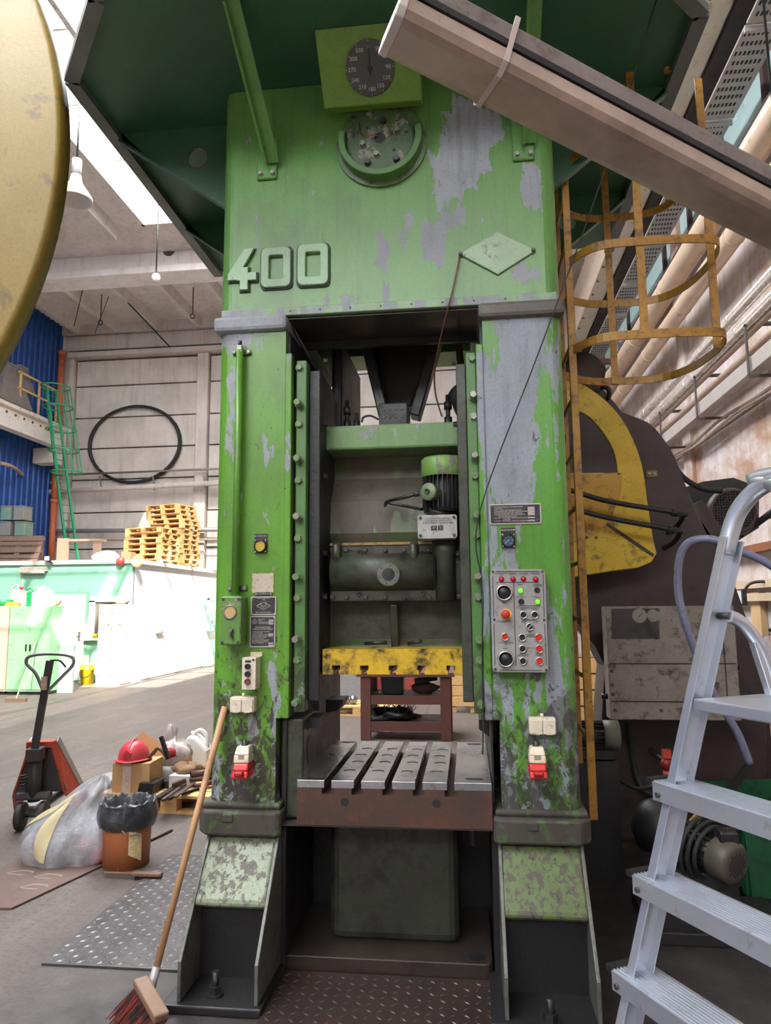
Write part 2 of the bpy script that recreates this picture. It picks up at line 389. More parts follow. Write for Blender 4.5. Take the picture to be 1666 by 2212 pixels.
def roof():
    c = struct(MB().box(XL-.4, SX0, YF, YB+.4, ZC, ZC+.3), 'ceiling', m_slab, 'ribbed concrete roof slabs of the hall')
    MB().box(SX1, XR+.4, YF, YB+.4, ZC, ZC+.3).build('slab', m_slab, c)
    MB().box(SX0, SX1, SY1, YB+.4, ZC, ZC+.3).build('slab', m_slab, c)
    MB().box(SX0, SX1, YF, -9, ZC, ZC+.3).build('slab', m_slab, c)
    src = None
    for i in range(13):                                     # ribs of the back bay
        x = XL + .55 + i*1.42
        if x > XR: break
        r = MB().prism([(-.14, 0), (.14, 0), (.07, -.3), (-.07, -.3)], 'y', 0, 3.75).build('rib', m_slab, c) if src is None else share(src, 'rib', c, (0,0,0))
        src = src or r; r.location = (x, 14.65, ZC)
    src = None
    for i in range(12):                                     # ribs beside the skylight
        for y0 in (-9.0, 2.0):
            x = XL + .55 + i*1.42
            if SX0-.2 < x < SX1+.2: continue
            r = MB().prism([(-.14, 0), (.14, 0), (.07, -.3), (-.07, -.3)], 'y', 0, 10.6).build('rib', m_slab, c) if src is None else share(src, 'rib', c, (0,0,0))
            src = src or r; r.location = (x, y0, ZC)
    for y in (13.9, 1.6, -9.4):
        if y == 13.9:
            gdr = MB().box(XL, XR, y, y+.55, ZC-.6, ZC+.9).build('girder', m_gird, c, .03)
            MB().box(XL, XR, y-.12, y+.67, ZC-.62, ZC-.42).build('girder_flange', m_gird, gdr, .03)
            p = PY(365, 540, y-.01); MB().cyl((p.x, y-.02, p.z), (p.x, y+.05, p.z), .17, 24).build('round_opening', m_conc_joint, gdr)
        elif y == 1.6:
            MB().box(XL, SX0, y, y+.5, ZC-.6, ZC).build('girder', m_slab, c, .03); MB().box(SX1, XR, y, y+.5, ZC-.6, ZC).build('girder', m_slab, c, .03)
    w = struct(MB().box(SX0-.04, SX0+.08, -9, SY1, ZC-.12, ZC+.36), 'window_1', m_frame, 'long roof skylight with white frames')
    MB().box(SX0, SX1, SY1-.08, SY1+.05, ZC-.12, ZC+.36).build('frame_end', m_frame, w)
    MB().box(SX1-.08, SX1+.05, -9, SY1, ZC-.12, ZC+.36).build('frame_side', m_frame, w)
    y = -9.0; src = None; prs = {}
    while y < SY1+.01:
        b = MB().bar((0, 0, .3), (SX1-SX0, 0, .3), .05, .1).build('glazing_bar', m_frame, w) if src is None else share(src, 'glazing_bar', w, (0,0,0))
        src = src or b; b.location = (SX0, y, ZC)
        if y < SY1-.5:
            for tagn, xa, xb in ((('m', SX0, -4.0), ('c', -3.98, -3.84), ('o', -3.82, -3.52), ('d', -3.5, SX1)) if -.5 < y < 8.5 else (('p', SX0, -3.52), ('n', -3.5, SX1))):  # milky, clear and slit panes invented to shape where the sun falls
                za = zb = .3
                pr = prs.get(tagn)
                if pr is None:
                    pr = MB().add([(xa-SX0, .04, za+.06), (xb-SX0, .04, zb+.06), (xb-SX0, 1.71, zb+.06), (xa-SX0, 1.71, za+.06)], [(0,1,2,3)]).build('pane', m_pane if tagn in 'cd' else m_milky, w); pr.location = (SX0, y, ZC); prs[tagn] = pr
                else: share(pr, 'pane', w, (SX0, y, ZC))
        y += 1.7583
    for x in (-6.0, -3.67, -2.2):
        z = ZC + .22
        MB().box(x-.05, x+.05, -9, SY1, z-.06, z+.04).build('purlin', m_frame, w)
roof()
# ---- low painted annexe at the back left
m_mint = M('mint_green_wall_paint', (136,190,160), .6, 0, .25, 1.2, (116,166,138), .3)
m_whitew = M('white_wall_paint', (226,228,226), .6, 0, .2, 1.0, (196,196,192), .3)
m_roofedge = M('annexe_roof_edge', (200,186,170), .8, 0, .3)
m_whitedoor = M('white_door_paint', (222,218,214), .5, 0, .15, 3)
AX, AY, AH = -7.2, 12.3, 2.8
def annexe():
    w = struct(MB().box(XL+.1, AX-.01, AY, YB-.02, 0, AH-.1), 'wall_annex', m_mint, 'low mint green building inside the hall')
    MB().box(AX-.03, AX, AY, YB-.02, 0, AH-.1).build('side_wall', m_whitew, w)
    MB().box(XL+.1, AX+.06, AY-.06, YB, AH-.1, AH).build('roof_slab', m_roofedge, w)
    d = struct(MB().box(-9.2, -8.36, AY-.03, AY+.02, .05, 2.0), 'door_1', m_whitedoor, 'white door of the green annexe', bev=.006)
    MB().box(-9.27, -8.29, AY-.015, AY+.02, 0, 2.07).build('door_frame', M('door_frame_green', (120,176,144), .6), d)
    hd = MB().box(-8.5, -8.44, AY-.045, AY-.03, .94, 1.14).tube([(-8.47, AY-.04, 1.08), (-8.47, AY-.08, 1.08), (-8.58, AY-.08, 1.08)], .01, 8); hd.build('handle', m_chrome, d)
    wi = struct(MB().box(-8.26, -7.38, AY-.05, AY+.02, 1.82, 1.94).box(-8.26, -8.12, AY-.05, AY+.02, .98, 1.85).box(-7.5, -7.38, AY-.05, AY+.02, .98, 1.85).box(-8.34, -7.38, AY-.12, AY+.02, .95, 1.0), 'window_2', m_whitedoor, 'framed window beside the annexe door')
    MB().box(-8.14, -7.48, AY-.02, AY-.012, .98, 1.83).build('pane', M('dark_window_pane', (92,88,80), .1, 0, .4, 2), wi)
    # right side: sliding door and window
    d2 = struct(MB().box(AX, AX+.04, 12.75, 16.6, .02, 2.0), 'door_2', M('white_sliding_door', (228,228,226), .5, 0, .1), 'wide white sliding door on the sunlit side')
    MB().box(AX, AX+.07, 16.62, 16.74, 0, 2.05).build('door_frame', M('door_frame_mint', (140,196,164), .6), d2)
    MB().box(AX+.04, AX+.1, 13.4, 13.75, 1.06, 1.1).build('handle', m_grey, d2)
    w3 = struct(MB().box(AX, AX+.05, 16.95, 17.02, 1.05, 1.95).box(AX, AX+.05, 17.75, 17.82, 1.05, 1.95).box(AX, AX+.05, 16.95, 17.82, 1.9, 1.97).box(AX, AX+.12, 16.9, 17.87, 1.0, 1.06), 'window_3', m_whitedoor, 'small barred window on the sunlit side')
    MB().box(AX, AX+.02, 17.0, 17.78, 1.06, 1.92).build('pane', M('pale_blue_pane', (150,190,206), .15, 0, .2), w3)
    bar = None
    for i in range(7):
        q = MB().cyl((0,0,0), (0,0,.86), .008, 6).build('window_bar', m_grey, w3) if bar is None else share(bar, 'window_bar', w3, (0,0,0))
        bar = bar or q; q.location = (AX+.06, 17.06+i*.11, 1.06)
annexe()
# ================================================================ THE PRESS
press = thing('mechanical_press', (0, 0, 0), 'tall worn green mechanical press marked 400 filling the middle', 'press')
XLo, XLi, XRi, XRo, DEP, ZH = -.805, -.445, .548, .935, 1.5, 3.13
def lathe_disc(b, p, d, r, h, n=20, ch=.15): return b.lathe([(r, 0), (r, h*(1-ch)), (r*(1-ch*.5), h), (0, h)], p, d, n, False)
FD = (0, -1, 0)
def q(px, py, y=0.0): return PY(px, py, y)
# ---- columns
def arc_profile(xo, xi, y0, y1, r):
    "plan outline with rounded outer front corner; xo is the outer side"
    s = 1 if xi > xo else -1; pts = []
    for i in range(7):
        t = PI/2*i/6; pts.append((xo + s*(r - r*math.sin(t)), y0 + r - r*math.cos(t)))
    pts = pts[::-1] if s > 0 else pts[::-1]
    out = pts + [(xi, y0), (xi, y1), (xo, y1)]
    return out if s > 0 else out[::-1]
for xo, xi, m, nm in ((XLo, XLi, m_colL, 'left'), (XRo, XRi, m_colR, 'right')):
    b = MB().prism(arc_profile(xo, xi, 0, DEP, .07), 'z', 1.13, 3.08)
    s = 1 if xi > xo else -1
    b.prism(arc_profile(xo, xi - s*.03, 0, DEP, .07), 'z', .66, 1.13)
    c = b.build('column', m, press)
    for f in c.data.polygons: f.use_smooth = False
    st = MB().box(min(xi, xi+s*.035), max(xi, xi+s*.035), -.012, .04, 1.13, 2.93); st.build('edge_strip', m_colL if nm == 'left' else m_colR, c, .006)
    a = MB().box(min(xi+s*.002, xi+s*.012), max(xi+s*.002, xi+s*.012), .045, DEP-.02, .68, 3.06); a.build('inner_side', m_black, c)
# ---- head
hb = MB().prism(arc_profile(XLo, .06, 0, .34, .06)[:-2] + [(.06, .34), (XLo, .34)], 'z', ZH, 4.42)
hb = MB()
pf = [(XLo+.07-.07*math.sin(t), .07-.07*math.cos(t)) for t in [PI/2*i/6 for i in range(7)]][::-1] + [(XRo-.07+.07*math.sin(t), .07-.07*math.cos(t)) for t in [PI/2*i/6 for i in range(7)]] + [(XRo, .34), (XLo, .34)]
hb.prism(pf, 'z', ZH, 4.42)
hb.box(XLo, XLi+.05, .34, 1.2, ZH, 4.42).box(XRi-.05, XRo, .34, 1.2, ZH, 4.42).box(XLo, XRo, 1.2, DEP, 3.34, 4.42)
head = hb.build('head', m_head, press, .006)
head['label'] = 'pale green upper head of the press'
MB().box(XLi, XRi, .012, .335, ZH-.012, ZH-.002).build('lintel_underside', m_brown, head)
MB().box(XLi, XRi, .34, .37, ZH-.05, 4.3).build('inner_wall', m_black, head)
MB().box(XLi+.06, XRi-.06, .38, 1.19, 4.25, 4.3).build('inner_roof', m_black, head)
MB().box(XLo+.02, XRo-.02, -.014, .0, ZH, ZH+.045).build('lower_flange', paint('flange_paint', (140,170,130), PRIM, .5, (5,5,3), rough=.4), head, .004)
for k in range(8): lathe_disc(MB(), (-.42+k*.155, -.0145, ZH+.022), FD, .005, .002, 8).build('flange_hole', m_black, head)
m_cap = paint('cap_paint', (120,150,110), PRIM, .62, (5,5,3), rough=.4)
for x0, x1, m in ((XLo-.015, XLi+.01, m_cap), (XRi-.02, XRo+.015, M('cap_brown', (98,90,82), .5, 0, .5, 6, (70,62,56), .3))):
    MB().box(x0, x1, -.035, .3, 3.055, ZH+.005).build('column_cap', m, head, .02)
# raised numerals 400
def ring(b, o, i, y0, y1):
    n = len(o); vs = [(p[0], y, p[1]) for y in (y0, y1) for l in (o, i) for p in l]; fs = []
    for k in range(n):
        j = (k+1) % n
        fs += [(k, j, n+j, n+k), (2*n+k, 3*n+k, 3*n+j, 2*n+j), (k, 2*n+k, 2*n+j, j), (n+k, n+j, 3*n+j, 3*n+k)]
    return b.add(vs, fs)
m_num = paint('numeral_paint', (150,186,146), (140,150,146), .3, (5,5,5), rough=.35, streak=.1)
m_numedge = M('numeral_groove', (52,66,50), .6)
for a in ((567, 540, 630, 622), (645, 533, 711, 617)):
    p0 = q(a[0], a[1]); p1 = q(a[2], a[3])
    for nm, g, y1, mm in (('numeral', 0, -.026, m_num), ('numeral_edge', .008, -.008, m_numedge)):
        ring(MB(), rrect(p0.x-g, p1.x+g, p1.z-g, p0.z+g, .03), rrect(p0.x+.042-g, p1.x-.042+g, p1.z+.045-g, p0.z-.045+g, .008), .0, y1).build(nm, mm, head, .004 if not g else 0)
p0 = q(497, 545); p1 = q(556, 628)
def four(g):
    x0, x1, z0, z1 = p0.x, p1.x, p1.z, p0.z; xs = x1-.05
    return [[(x0-g, z0+.055-g), (x0-g, z0+.085+g), (xs-.015-g*.3, z1+g), (xs+.035+g, z1+g), (x0+.06, z0+.085), (x0+.06, z0+.055-g)],
            [(x0+.05, z0+.05-g), (x1+g, z0+.05-g), (x1+g, z0+.09+g), (x0+.05, z0+.09+g)],
            [(xs-.035-g, z0-g), (xs+.005+g, z0-g), (xs+.005+g, z0+.12+g), (xs-.035-g, z0+.12+g)]]
for nm, g, y1, mm in (('numeral', 0, -.026, m_num), ('numeral_edge', .008, -.008, m_numedge)):
    b = MB()
    for i, pl in enumerate(four(g)): b.prism(pl, 'y', y1-.0004*i, 0)
    b.build(nm, mm, head)
dm = [q(992, 551), q(1076, 595), q(1158, 543), q(1074, 503)]
pl = MB().prism([(p.x, p.z) for p in dm], 'y', -.014, 0).build('diamond_plate', M('pale_plate_paint', (158,184,150), .45, 0, .25, 8, (110,112,96), .25), head, .004); pl['label'] = 'blank pale green diamond plate'
for p in (q(995, 551), q(1152, 543)): MB().hexbolt((p.x, -.014, p.z), FD, .009, .01, .011).build('plate_screw', m_boltd, pl)
# ---- shaft hub with half collar
hc = q(824, 314)
hub = lathe_disc(MB(), (hc.x, .0, hc.z), FD, .238, .02, 48, .3).build('shaft_hub', M('hub_rim_paint', (96,128,78), .4, 0, .4, 8, (54,50,46), .4), press)
hd = lathe_disc(MB(), (hc.x, -.02, hc.z), FD, .176, .03, 48, .1).build('hub_disc', paint('hub_disc_paint', (72,96,62), (140,136,128), .42, (6,6,6), rough=.45, chip=1.2), hub)
b = MB(); vs = []; fs = []; nn = 30
for i in range(nn+1):
    t = math.radians(-192 + 204*i/nn); c, s = math.cos(t), math.sin(t)
    for r, y in ((.182, -.02), (.182, -.085), (.216, -.085), (.216, -.02)): vs.append((hc.x+r*c, y, hc.z+r*s))
for i in range(nn):
    for k in range(4): fs.append((i*4+k, i*4+(k+1) % 4, i*4+4+(k+1) % 4, i*4+4+k))
fs += [(0,1,2,3), (nn*4+3, nn*4+2, nn*4+1, nn*4)]
b.add(vs, fs).build('half_collar', m_rail, hub, .004)
for i, (px, py) in enumerate(((828, 262), (858, 283), (784, 313), (813, 335), (795, 352), (857, 345))):
    p = q(px, py, -.05); MB().hexbolt((p.x, -.05, p.z), FD, .017, .022, .02).build('hub_bolt', m_bolt if i in (2, 3, 1) else m_boltd, hub)
for px, py in ((851, 323), (878, 285), (793, 277)):
    p = q(px, py, -.05); lathe_disc(MB(), (p.x, -.0505, p.z), FD, .007, .003, 10).build('threaded_hole', m_black, hub)
p = q(820, 298, -.05); lathe_disc(MB(), (p.x, -.0505, p.z), FD, .028, .003, 18).build('shaft_bore', m_black, hub)
MB().tube(smooth_path([q(776, 266, -.05), q(780, 288, -.06), q(795, 290, -.075), q(815, 294, -.06)]), .004, 6).build('copper_oil_pipe', M('copper', (170,110,80), .35, .8), hub)
# ---- gallery round the top
gal_out = [(-1.55, 2.0), (-1.55, -.22), (-1.16, -.68), (-1.16, -.95), (1.16, -.95), (1.2, -.66), (1.6, -.25), (1.6, 2.0)]
gal = MB().prism(gal_out, 'z', 4.422, 4.47).build('gallery', m_plat, press); gal['label'] = 'green sheet steel gallery seen from below'
m_rim = M('gallery_rim_grey', (104,108,104), .5, .1, .3)
for (a, b2) in zip(gal_out, gal_out[1:]):
    MB().bar((a[0], a[1], 4.40), (b2[0], b2[1], 4.40), .07, .045).build('rim_angle', m_rim, gal)
    MB().bar((a[0], a[1], 4.52), (b2[0], b2[1], 4.52), .01, .16).build('toe_board', m_rim, gal)
def gusset(y, s):
    xo, xi = (-1.52, XLo) if s < 0 else (1.57, XRo)
    z0 = 3.86; b = MB(); hx = xi + s*.24; hzv = 4.23; hr = .06; n = 16
    # triangle with a round hole: fan between hole and outline
    tri = [(xo, 4.42), (xi, 4.42), (xi, z0), (xo, 4.37)]
    ol = []
    for k in range(n):
        t = 2*PI*k/n; d = (math.cos(t), math.sin(t)); best = None
        for i in range(4):
            a, c = tri[i], tri[(i+1) % 4]; ex, ez = c[0]-a[0], c[1]-a[1]; den = d[0]*ez-d[1]*ex
            if abs(den) < 1e-9: continue
            tt = ((a[0]-hx)*ez-(a[1]-hzv)*ex)/den; uu = ((a[0]-hx)*d[1]-(a[1]-hzv)*d[0])/den
            if tt > 0 and -1e-6 <= uu <= 1+1e-6 and (best is None or tt < best): best = tt
        ol.append((hx+d[0]*best, hzv+d[1]*best))
    inn = [(hx+hr*math.cos(2*PI*k/n), hzv+hr*math.sin(2*PI*k/n)) for k in range(n)]
    ring(b, ol, inn, y, y+.012)
    # corners of the outline that the fan misses
    for c in tri[:3]:
        k = min(range(n), key=lambda k: (ol[k][0]-c[0])**2+(ol[k][1]-c[1])**2)
        ks = sorted(range(n), key=lambda k: (ol[k][0]-c[0])**2+(ol[k][1]-c[1])**2)[:2]
        b.prism([ol[ks[0]], c, ol[ks[1]]], 'y', y, y+.012)
    # fill toward the outer tip
    k2 = sorted(range(n), key=lambda k: abs(ol[k][0]-xo))[:2]; b.prism([ol[k2[0]], tri[3], tri[0], ol[k2[1]]], 'y', y, y+.012)
    g = b.build('gusset', m_plat, gal)
    MB().bar((xo, y+.0, 4.37), (xi, y+.0, z0), .05, .012, (0,0,1)).build('gusset_flange', m_plat, g)
for y in (.25, 1.25):
    for s in (-1, 1): gusset(y, s)
for (bx, by), (tx, ty) in (((578, 352), (488, 0)), ((1130, 310), (1141, 0))):
    a = q(bx, by, -.03); c = PZ(tx, ty, 4.41)
    st = MB().bar(a, c, .012, .07, (0,0,1)).bar(a+Vector((.03,0,0)), c+Vector((.03,0,0)), .07, .01, (0,0,1)).build('strut', paint('strut_paint', (92,140,66), PRIM, .2, rough=.45), gal)
    p = q(bx, by+10); MB().box(p.x-.055, p.x+.055, -.018, 0, p.z-.075, p.z+.16).build('strut_foot', m_head, st, .012)
    for dx in (-.032, .034): MB().hexbolt((p.x+dx, -.018, p.z-.045), FD, .013, .014, .016).build('foot_bolt', m_bolt, st)
# ---- tilted angle dial under the gallery
t0 = q(800, 226, -.12); Bz = t0.z; A = Vector((0, -.12, Bz)); T = PZ(800, 52, 4.42); Bv = Vector((0, T.y, 4.42))
xl = q(700, 240, -.12).x; xr = q(912, 232, -.12).x
m_dialbox = paint('dial_box_paint', (108,148,48), (150,150,140), .2, (4,4,4), rough=.45, streak=.15)
db = MB().prism([(-.12, Bz), (-.05, Bz+.02), (-.05, 4.42), (T.y, 4.42)], 'x', xl, xr).build('dial_box', m_dialbox, press, .006)
u = (Bv-A).normalized(); nrm = Vector((0, -u.z, u.y)); nrm = nrm if nrm.y < 0 else -nrm
def onface(px, py):
    d = ray(px, py); k = (A-CAM).dot(nrm)/d.dot(nrm); return CAM + d*k
dc = onface(800, 147)
dl = lathe_disc(MB(), dc, nrm, .122, .012, 40, .1).build('dial', M('dark_dial_face', (74,78,74), .4, .2, .3, 8), db)
E3 = Matrix((Vector((1,0,0)), u, nrm)).transposed().to_euler()
for i, s in enumerate(('0','30','60','90','120','150','180','210','240','270','300','330')):
    t = math.radians(90-30*i) ; pp = dc + nrm*.0125 + Vector((1,0,0))*(.09*math.cos(t)) + u*(.09*math.sin(t))
    text('dial_number', s, pp, .026, m_alu_txt, dl, rotm=E3)
    MB().bar(dc+nrm*.0125+Vector((1,0,0))*(.112*math.cos(t))+u*(.112*math.sin(t)), dc+nrm*.0125+Vector((1,0,0))*(.12*math.cos(t))+u*(.12*math.sin(t)), .002, .001, nrm).build('dial_tick', m_alu_txt, dl)
MB().bar(dc+nrm*.016-u*.03, dc+nrm*.016+u*.1, .006, .002, nrm).build('dial_pointer', m_ink, dl)
lathe_disc(MB(), dc+nrm*.012, nrm, .012, .006, 12).build('dial_boss', m_ink, dl)
# ---- gib rails with their bolts
Lb = [(640,792,0),(638,872,1),(642,915,0),(635,992,1),(641,1037,0),(634,1117,1),(640,1163,0),(632,1247,1),(637,1292,0),(631,1381,1),(635,1427,0),(630,1517,1)]
Rb = [(1027,772,0),(1029,855,1),(1031,898,0),(1032,985,1),(1033,1027,0),(1035,1113,1),(1037,1156,0),(1039,1245,1),(1043,1290,0),(1043,1383,1),(1043,1428,0),(1047,1522,1)]
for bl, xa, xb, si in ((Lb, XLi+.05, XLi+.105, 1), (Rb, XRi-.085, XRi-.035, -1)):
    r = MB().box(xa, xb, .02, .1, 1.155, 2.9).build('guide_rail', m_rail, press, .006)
    x2, x3 = (xb, xb+.06) if si > 0 else (xa-.05, xa)
    MB().box(x2, x3, .07, .5, 1.2, 2.86).build('guide_wedge', m_black if si > 0 else m_greasy, r, .006)
    for px, py, out in bl:
        p = q(px, py, .0); x = min(max(p.x, xa+.018), xb-.018)
        b = MB()
        if out:
            b.cyl((x, .02, p.z), (x, -.025, p.z), .009, 10); b.hexbolt((x, .012, p.z), FD, .019, .016, .022); b.hexbolt((x, -.02, p.z), FD, .019, .016, .001)
        else: b.hexbolt((x, .02, p.z), FD, .018, .018, .022)
        b.build('rail_bolt', m_boltg if random.random() < .6 else m_bolt, r)
    for py in (800, 930, 1040, 1200, 1290, 1410):
        p = q(685 if si > 0 else 1010, py, .3)
        MB().hexbolt((x3 if si > 0 else x2, .16, p.z), (si, 0, 0), .014, .02, .016).build('wedge_bolt', m_boltd, r)
# ---- slide
YS = .24
sx0, sx1 = q(692, 940, YS).x, q(1006, 940, YS).x
zt, zt2 = q(850, 915, YS).z, q(850, 968, YS).z
zb = q(850, 1402, YS).z
slide = MB().prism([(.46, zt2+.02), (.46, zt2-.12), (.36, zt2-.26), (.33, q(850,1150,.33).z), (.36, q(850,1185,.36).z), (.36, zb+.05), (.30, zb), (1.15, zb), (1.15, zt2+.02)], 'x', sx0+.01, sx1-.01).build('slide', m_slide, press, .03, seg=3)
slide['label'] = 'grimy green and brown press slide'
MB().box(sx0, sx1, YS, 1.2, zt2, zt).build('slide_top_beam', paint('slide_beam_paint', (104,140,84), (140,146,140), .42, (3,3,2), streak=.4, rough=.4), slide, .012)
for x0, x1 in ((sx0, sx0+.03), (sx1-.022, sx1)): MB().box(x0, x1, YS+.02, 1.15, zb, zt2).build('slide_cheek', m_greasy, slide, .008)
p = q(853, 1350, .3); MB().prism([(.3, zb), (.36, zb+.02), (.36, q(850,1310,.3).z), (.24, q(850,1306,.3).z), (.27, zb+.1)], 'x', p.x-.02, p.x+.02).build('centre_rib', m_greasy, slide, .006)
MB().box(sx0+.02, sx1-.02, .35, .365, zb+.02, q(850,1300,.35).z).build('lower_web', m_greasy, slide)
# yellow tool plate with T-slots
YY = .1
yx0, yx1 = q(697, 1430, YY).x, q(1004, 1430, YY).x; yz1, yz0 = q(850, 1402, YY).z, q(850, 1457, YY).z
prof = [(yx0, yz0)]
for px in (726, 787, 849, 911, 974):
    c = q(px, 1440, YY).x; w1, w2 = .014, .021; h1, h2 = yz0+.02, yz0+.043
    prof += [(c-w1, yz0), (c-w1, h1), (c-w2, h1), (c-w2, h2), (c+w2, h2), (c+w2, h1), (c+w1, h1), (c+w1, yz0)]
prof += [(yx1, yz0), (yx1, yz1), (yx0, yz1)]
tp = MB().prism(prof, 'y', YY, .95).build('tool_plate', m_yel, press); tp['label'] = 'chipped yellow tool plate with five T-slots'
MB().box(yx1+.002, yx1+.06, .14, .9, yz0-.002, yz1).build('side_cheek', M('dark_yellow_cheek', (120,96,30), .5, 0, .6, 6, (40,32,28), .5), tp)
for a, b2 in (((788, 1390), (835, 1388)), ((882, 1391), (910, 1385))):
    MB().cyl(q(a[0], a[1], .28), q(b2[0], b2[1], .25), .009, 10).build('clamp_pin', m_darkg, tp)
# connecting rod and top fittings
cr = MB().prism([(q(782,745,.7).x, q(0,745,.7).z), (q(826,912,.7).x, q(0,912,.7).z), (q(888,912,.7).x, q(0,912,.7).z), (q(957,740,.7).x, q(0,740,.7).z), (q(950,640,.7).x, q(0,640,.7).z), (q(770,640,.7).x, q(0,640,.7).z)], 'y', .72, .95).build('connecting_rod', m_black, press, .01)
for a, c in (((790, 735), (832, 905)), ((945, 735), (897, 903))):
    MB().bar(q(a[0], a[1], .66), q(c[0], c[1], .66), .06, .14, (0,1,0)).build('rod_rib', m_darkg, cr, .008)
p = q(852, 897, .45); cb = MB().box(p.x-.078, p.x+.078, .38, .6, zt-.01, p.z+.05).build('rod_clamp_block', m_darkg, cr, .004)
for i in range(4):
    for j in range(2): MB().hexbolt((p.x-.05+i*.033, .38, p.z-.03+j*.045), FD, .006, .006, .008).build('clamp_bolt', m_boltd, cb)
MB().box(p.x-.03, p.x+.02, .55, .62, p.z+.05, p.z+.1).build('rod_key', m_black, cb)
for px, top, wid in ((748, 862, .02), (769, 890, .017), (967, 850, .022)):
    a = q(px, top, .35); b = MB().cyl((a.x, .38, zt-.01), (a.x, .38, a.z), wid*.55, 12).cyl((a.x, .38, zt-.01), (a.x, .38, zt+.06), wid, 14)
    if px != 769: b.cyl((a.x, .38, a.z-.08), (a.x, .38, a.z-.04), wid, 14)
    b.build('height_stop', m_black, slide)
MB().tube(smooth_path([q(782, 912, .3), q(785, 902, .3), q(800, 898, .3), q(818, 906, .3)]), .006, 6).build('hydraulic_hose', m_black, slide)
MB().tube([q(620, 682, .03), q(712, 855, .5), q(748, 912, .75)], [.009, .011, .013], 8).build('drag_bar', m_darkg, head)
MB().box(XLi+.13, XLi+.19, .55, 1.3, zt-.1, ZH+.1).build('balancer_guard', m_black, head, .02)
MB().tube(smooth_path([q(655, 735, .33), q(670, 722, .33), q(720, 716, .33), q(960, 700, .33), q(1035, 697, .33), q(1043, 712, .33), q(1044, 740, .33)]), .004, 6).build('oil_pipe', M('oily_copper', (110,84,66), .4, .6), head)
MB().tube(smooth_path([q(990, 735, .5), q(998, 830, .5), q(985, 860, .5), q(1003, 905, .5)]), [.02]*7+[.045]*6+[.03]*6, 8).build('rubber_gaiter', m_black_rub, head)
# ---- adjusting drive on the slide
YG = .2
gx0, gx1 = q(713, 1240, YG).x, q(1003, 1240, YG).x; gz1, gz0 = q(850, 1176, YG).z, q(850, 1299, YG).z
gb = MB().box(gx0, gx1, YG, .37, gz0, gz1).build('adjusting_gearbox', m_greasy, press, .008)
zc = (gz0+gz1)/2 + .005; bx1 = q(938, 1240, YG).x
MB().cyl((gx0+.01, YG+.03, zc), (bx1, YG+.03, zc), .1, 36).build('worm_barrel', m_greasy, gb)
MB().box(gx0, gx1-.02, YG-.006, .3, gz1-.002, gz1+.012).build('painted_top_edge', M('ochre_edge', (150,120,60), .6, 0, .5, 12, (80,70,60), .5), gb)
p = q(837, 1240, .06); rg = lathe_disc(MB(), (p.x, YG-.06, p.z), FD, .058, .035, 30, .1).build('inspection_ring', M('ring_grey', (98,100,92), .45, .2, .3), gb)
lathe_disc(MB(), (p.x, YG-.094, p.z), FD, .032, .002, 24).build('sight_glass', m_darkg, rg)
for k in range(6): lathe_disc(MB(), (p.x+.046*math.cos(k*PI/3+.3), YG-.094, p.z+.046*math.sin(k*PI/3+.3)), FD, .004, .002, 8).build('ring_screw', m_black, rg)
for py, xs in ((1188, (708, 748, 789, 832, 873, 924)), (1290, (708, 749, 790, 832, 874, 927))):
    for px in xs:
        p = q(px, py, YG); MB().hexbolt((max(p.x, gx0+.015), YG, p.z), FD, .013, .016, .016).build('gearbox_bolt', m_boltd, gb)
for px, py in ((777, 1194), (912, 1193), (776, 1283), (914, 1281)):
    p = q(px, py, YG); MB().lathe([(.013,0), (.013,.012), (.007,.012), (.007,0)], (p.x, YG, p.z), FD, 14).build('eye_socket', m_boltd, gb)
for px in (727, 894):
    p = q(px, 1195, .17); MB().tube([(p.x, .2, p.z-.05), (p.x, .165, p.z-.03), (p.x, .165, p.z+.03), (p.x, .2, p.z+.05)], .022, 10).build('lifting_lug', m_greasy, gb)
for py in (1206, 1235, 1290):
    p = q(996, py, YG); MB().hexbolt((min(p.x, gx1-.014), YG, p.z), FD, .012, .014, .015).build('gearbox_bolt', m_boltd, gb)
MB().tube([q(748, 1188, YG-.015), q(770, 1193, YG-.012), q(789, 1187, YG-.015), q(768, 1189, YG-.013), q(748, 1189, YG-.015)], .0015, 4).tube([q(872, 1290, YG-.016), q(900, 1293, YG-.014), q(927, 1290, YG-.016)], .0015, 4).build('locking_wire', m_darkg, gb)
p = q(962, 1230, YG-.06); zt3 = q(962, 1165, YG-.06).z; zb3 = q(962, 1297, YG-.06).z
MB().lathe([(0, zb3), (.052, zb3), (.052, zb3+.21), (.062, zb3+.23), (.066, zt3), (0, zt3)], (p.x, YG-.01, 0), (0,0,1), 28).build('screw_housing', m_greasy, gb)
# counter
p0 = q(902, 1113, .06); p1 = q(988, 1162, .06)
cbx = MB().prism(rrect(p0.x, p1.x, p1.z, p0.z, .012), 'y', .06, .24).build('height_counter', M('counter_light_grey', (164,164,158), .45, 0, .25, 10, (110,106,98), .3), press)
for sx in (p0.x+.014, p1.x-.014):
    for sz in (p0.z-.014, p1.z+.014): lathe_disc(MB(), (sx, .06, sz), FD, .008, .008, 8).build('counter_screw', m_boltd, cbx)
mx = (p0.x+p1.x)/2
text('counter_lettering', 'РАССТОЯНИЕ МЕЖДУ\nСТОЛОМ И ПОЛЗУНОМ\nВ ЕГО НИЖН. ПОЛОЖЕНИИ', (mx+.005, .0595, p0.z-.03), .011, m_ink, cbx)
for i in range(2):
    MB().box(mx-.03+i*.034, mx-.002+i*.03, .057, .061, p1.z+.04, p1.z+.062).build('counter_window', m_ink, cbx)
    text('counter_digits', '37' if i == 0 else '5', (mx-.016+i*.031, .0565, p1.z+.051), .016, m_alu_txt, cbx)
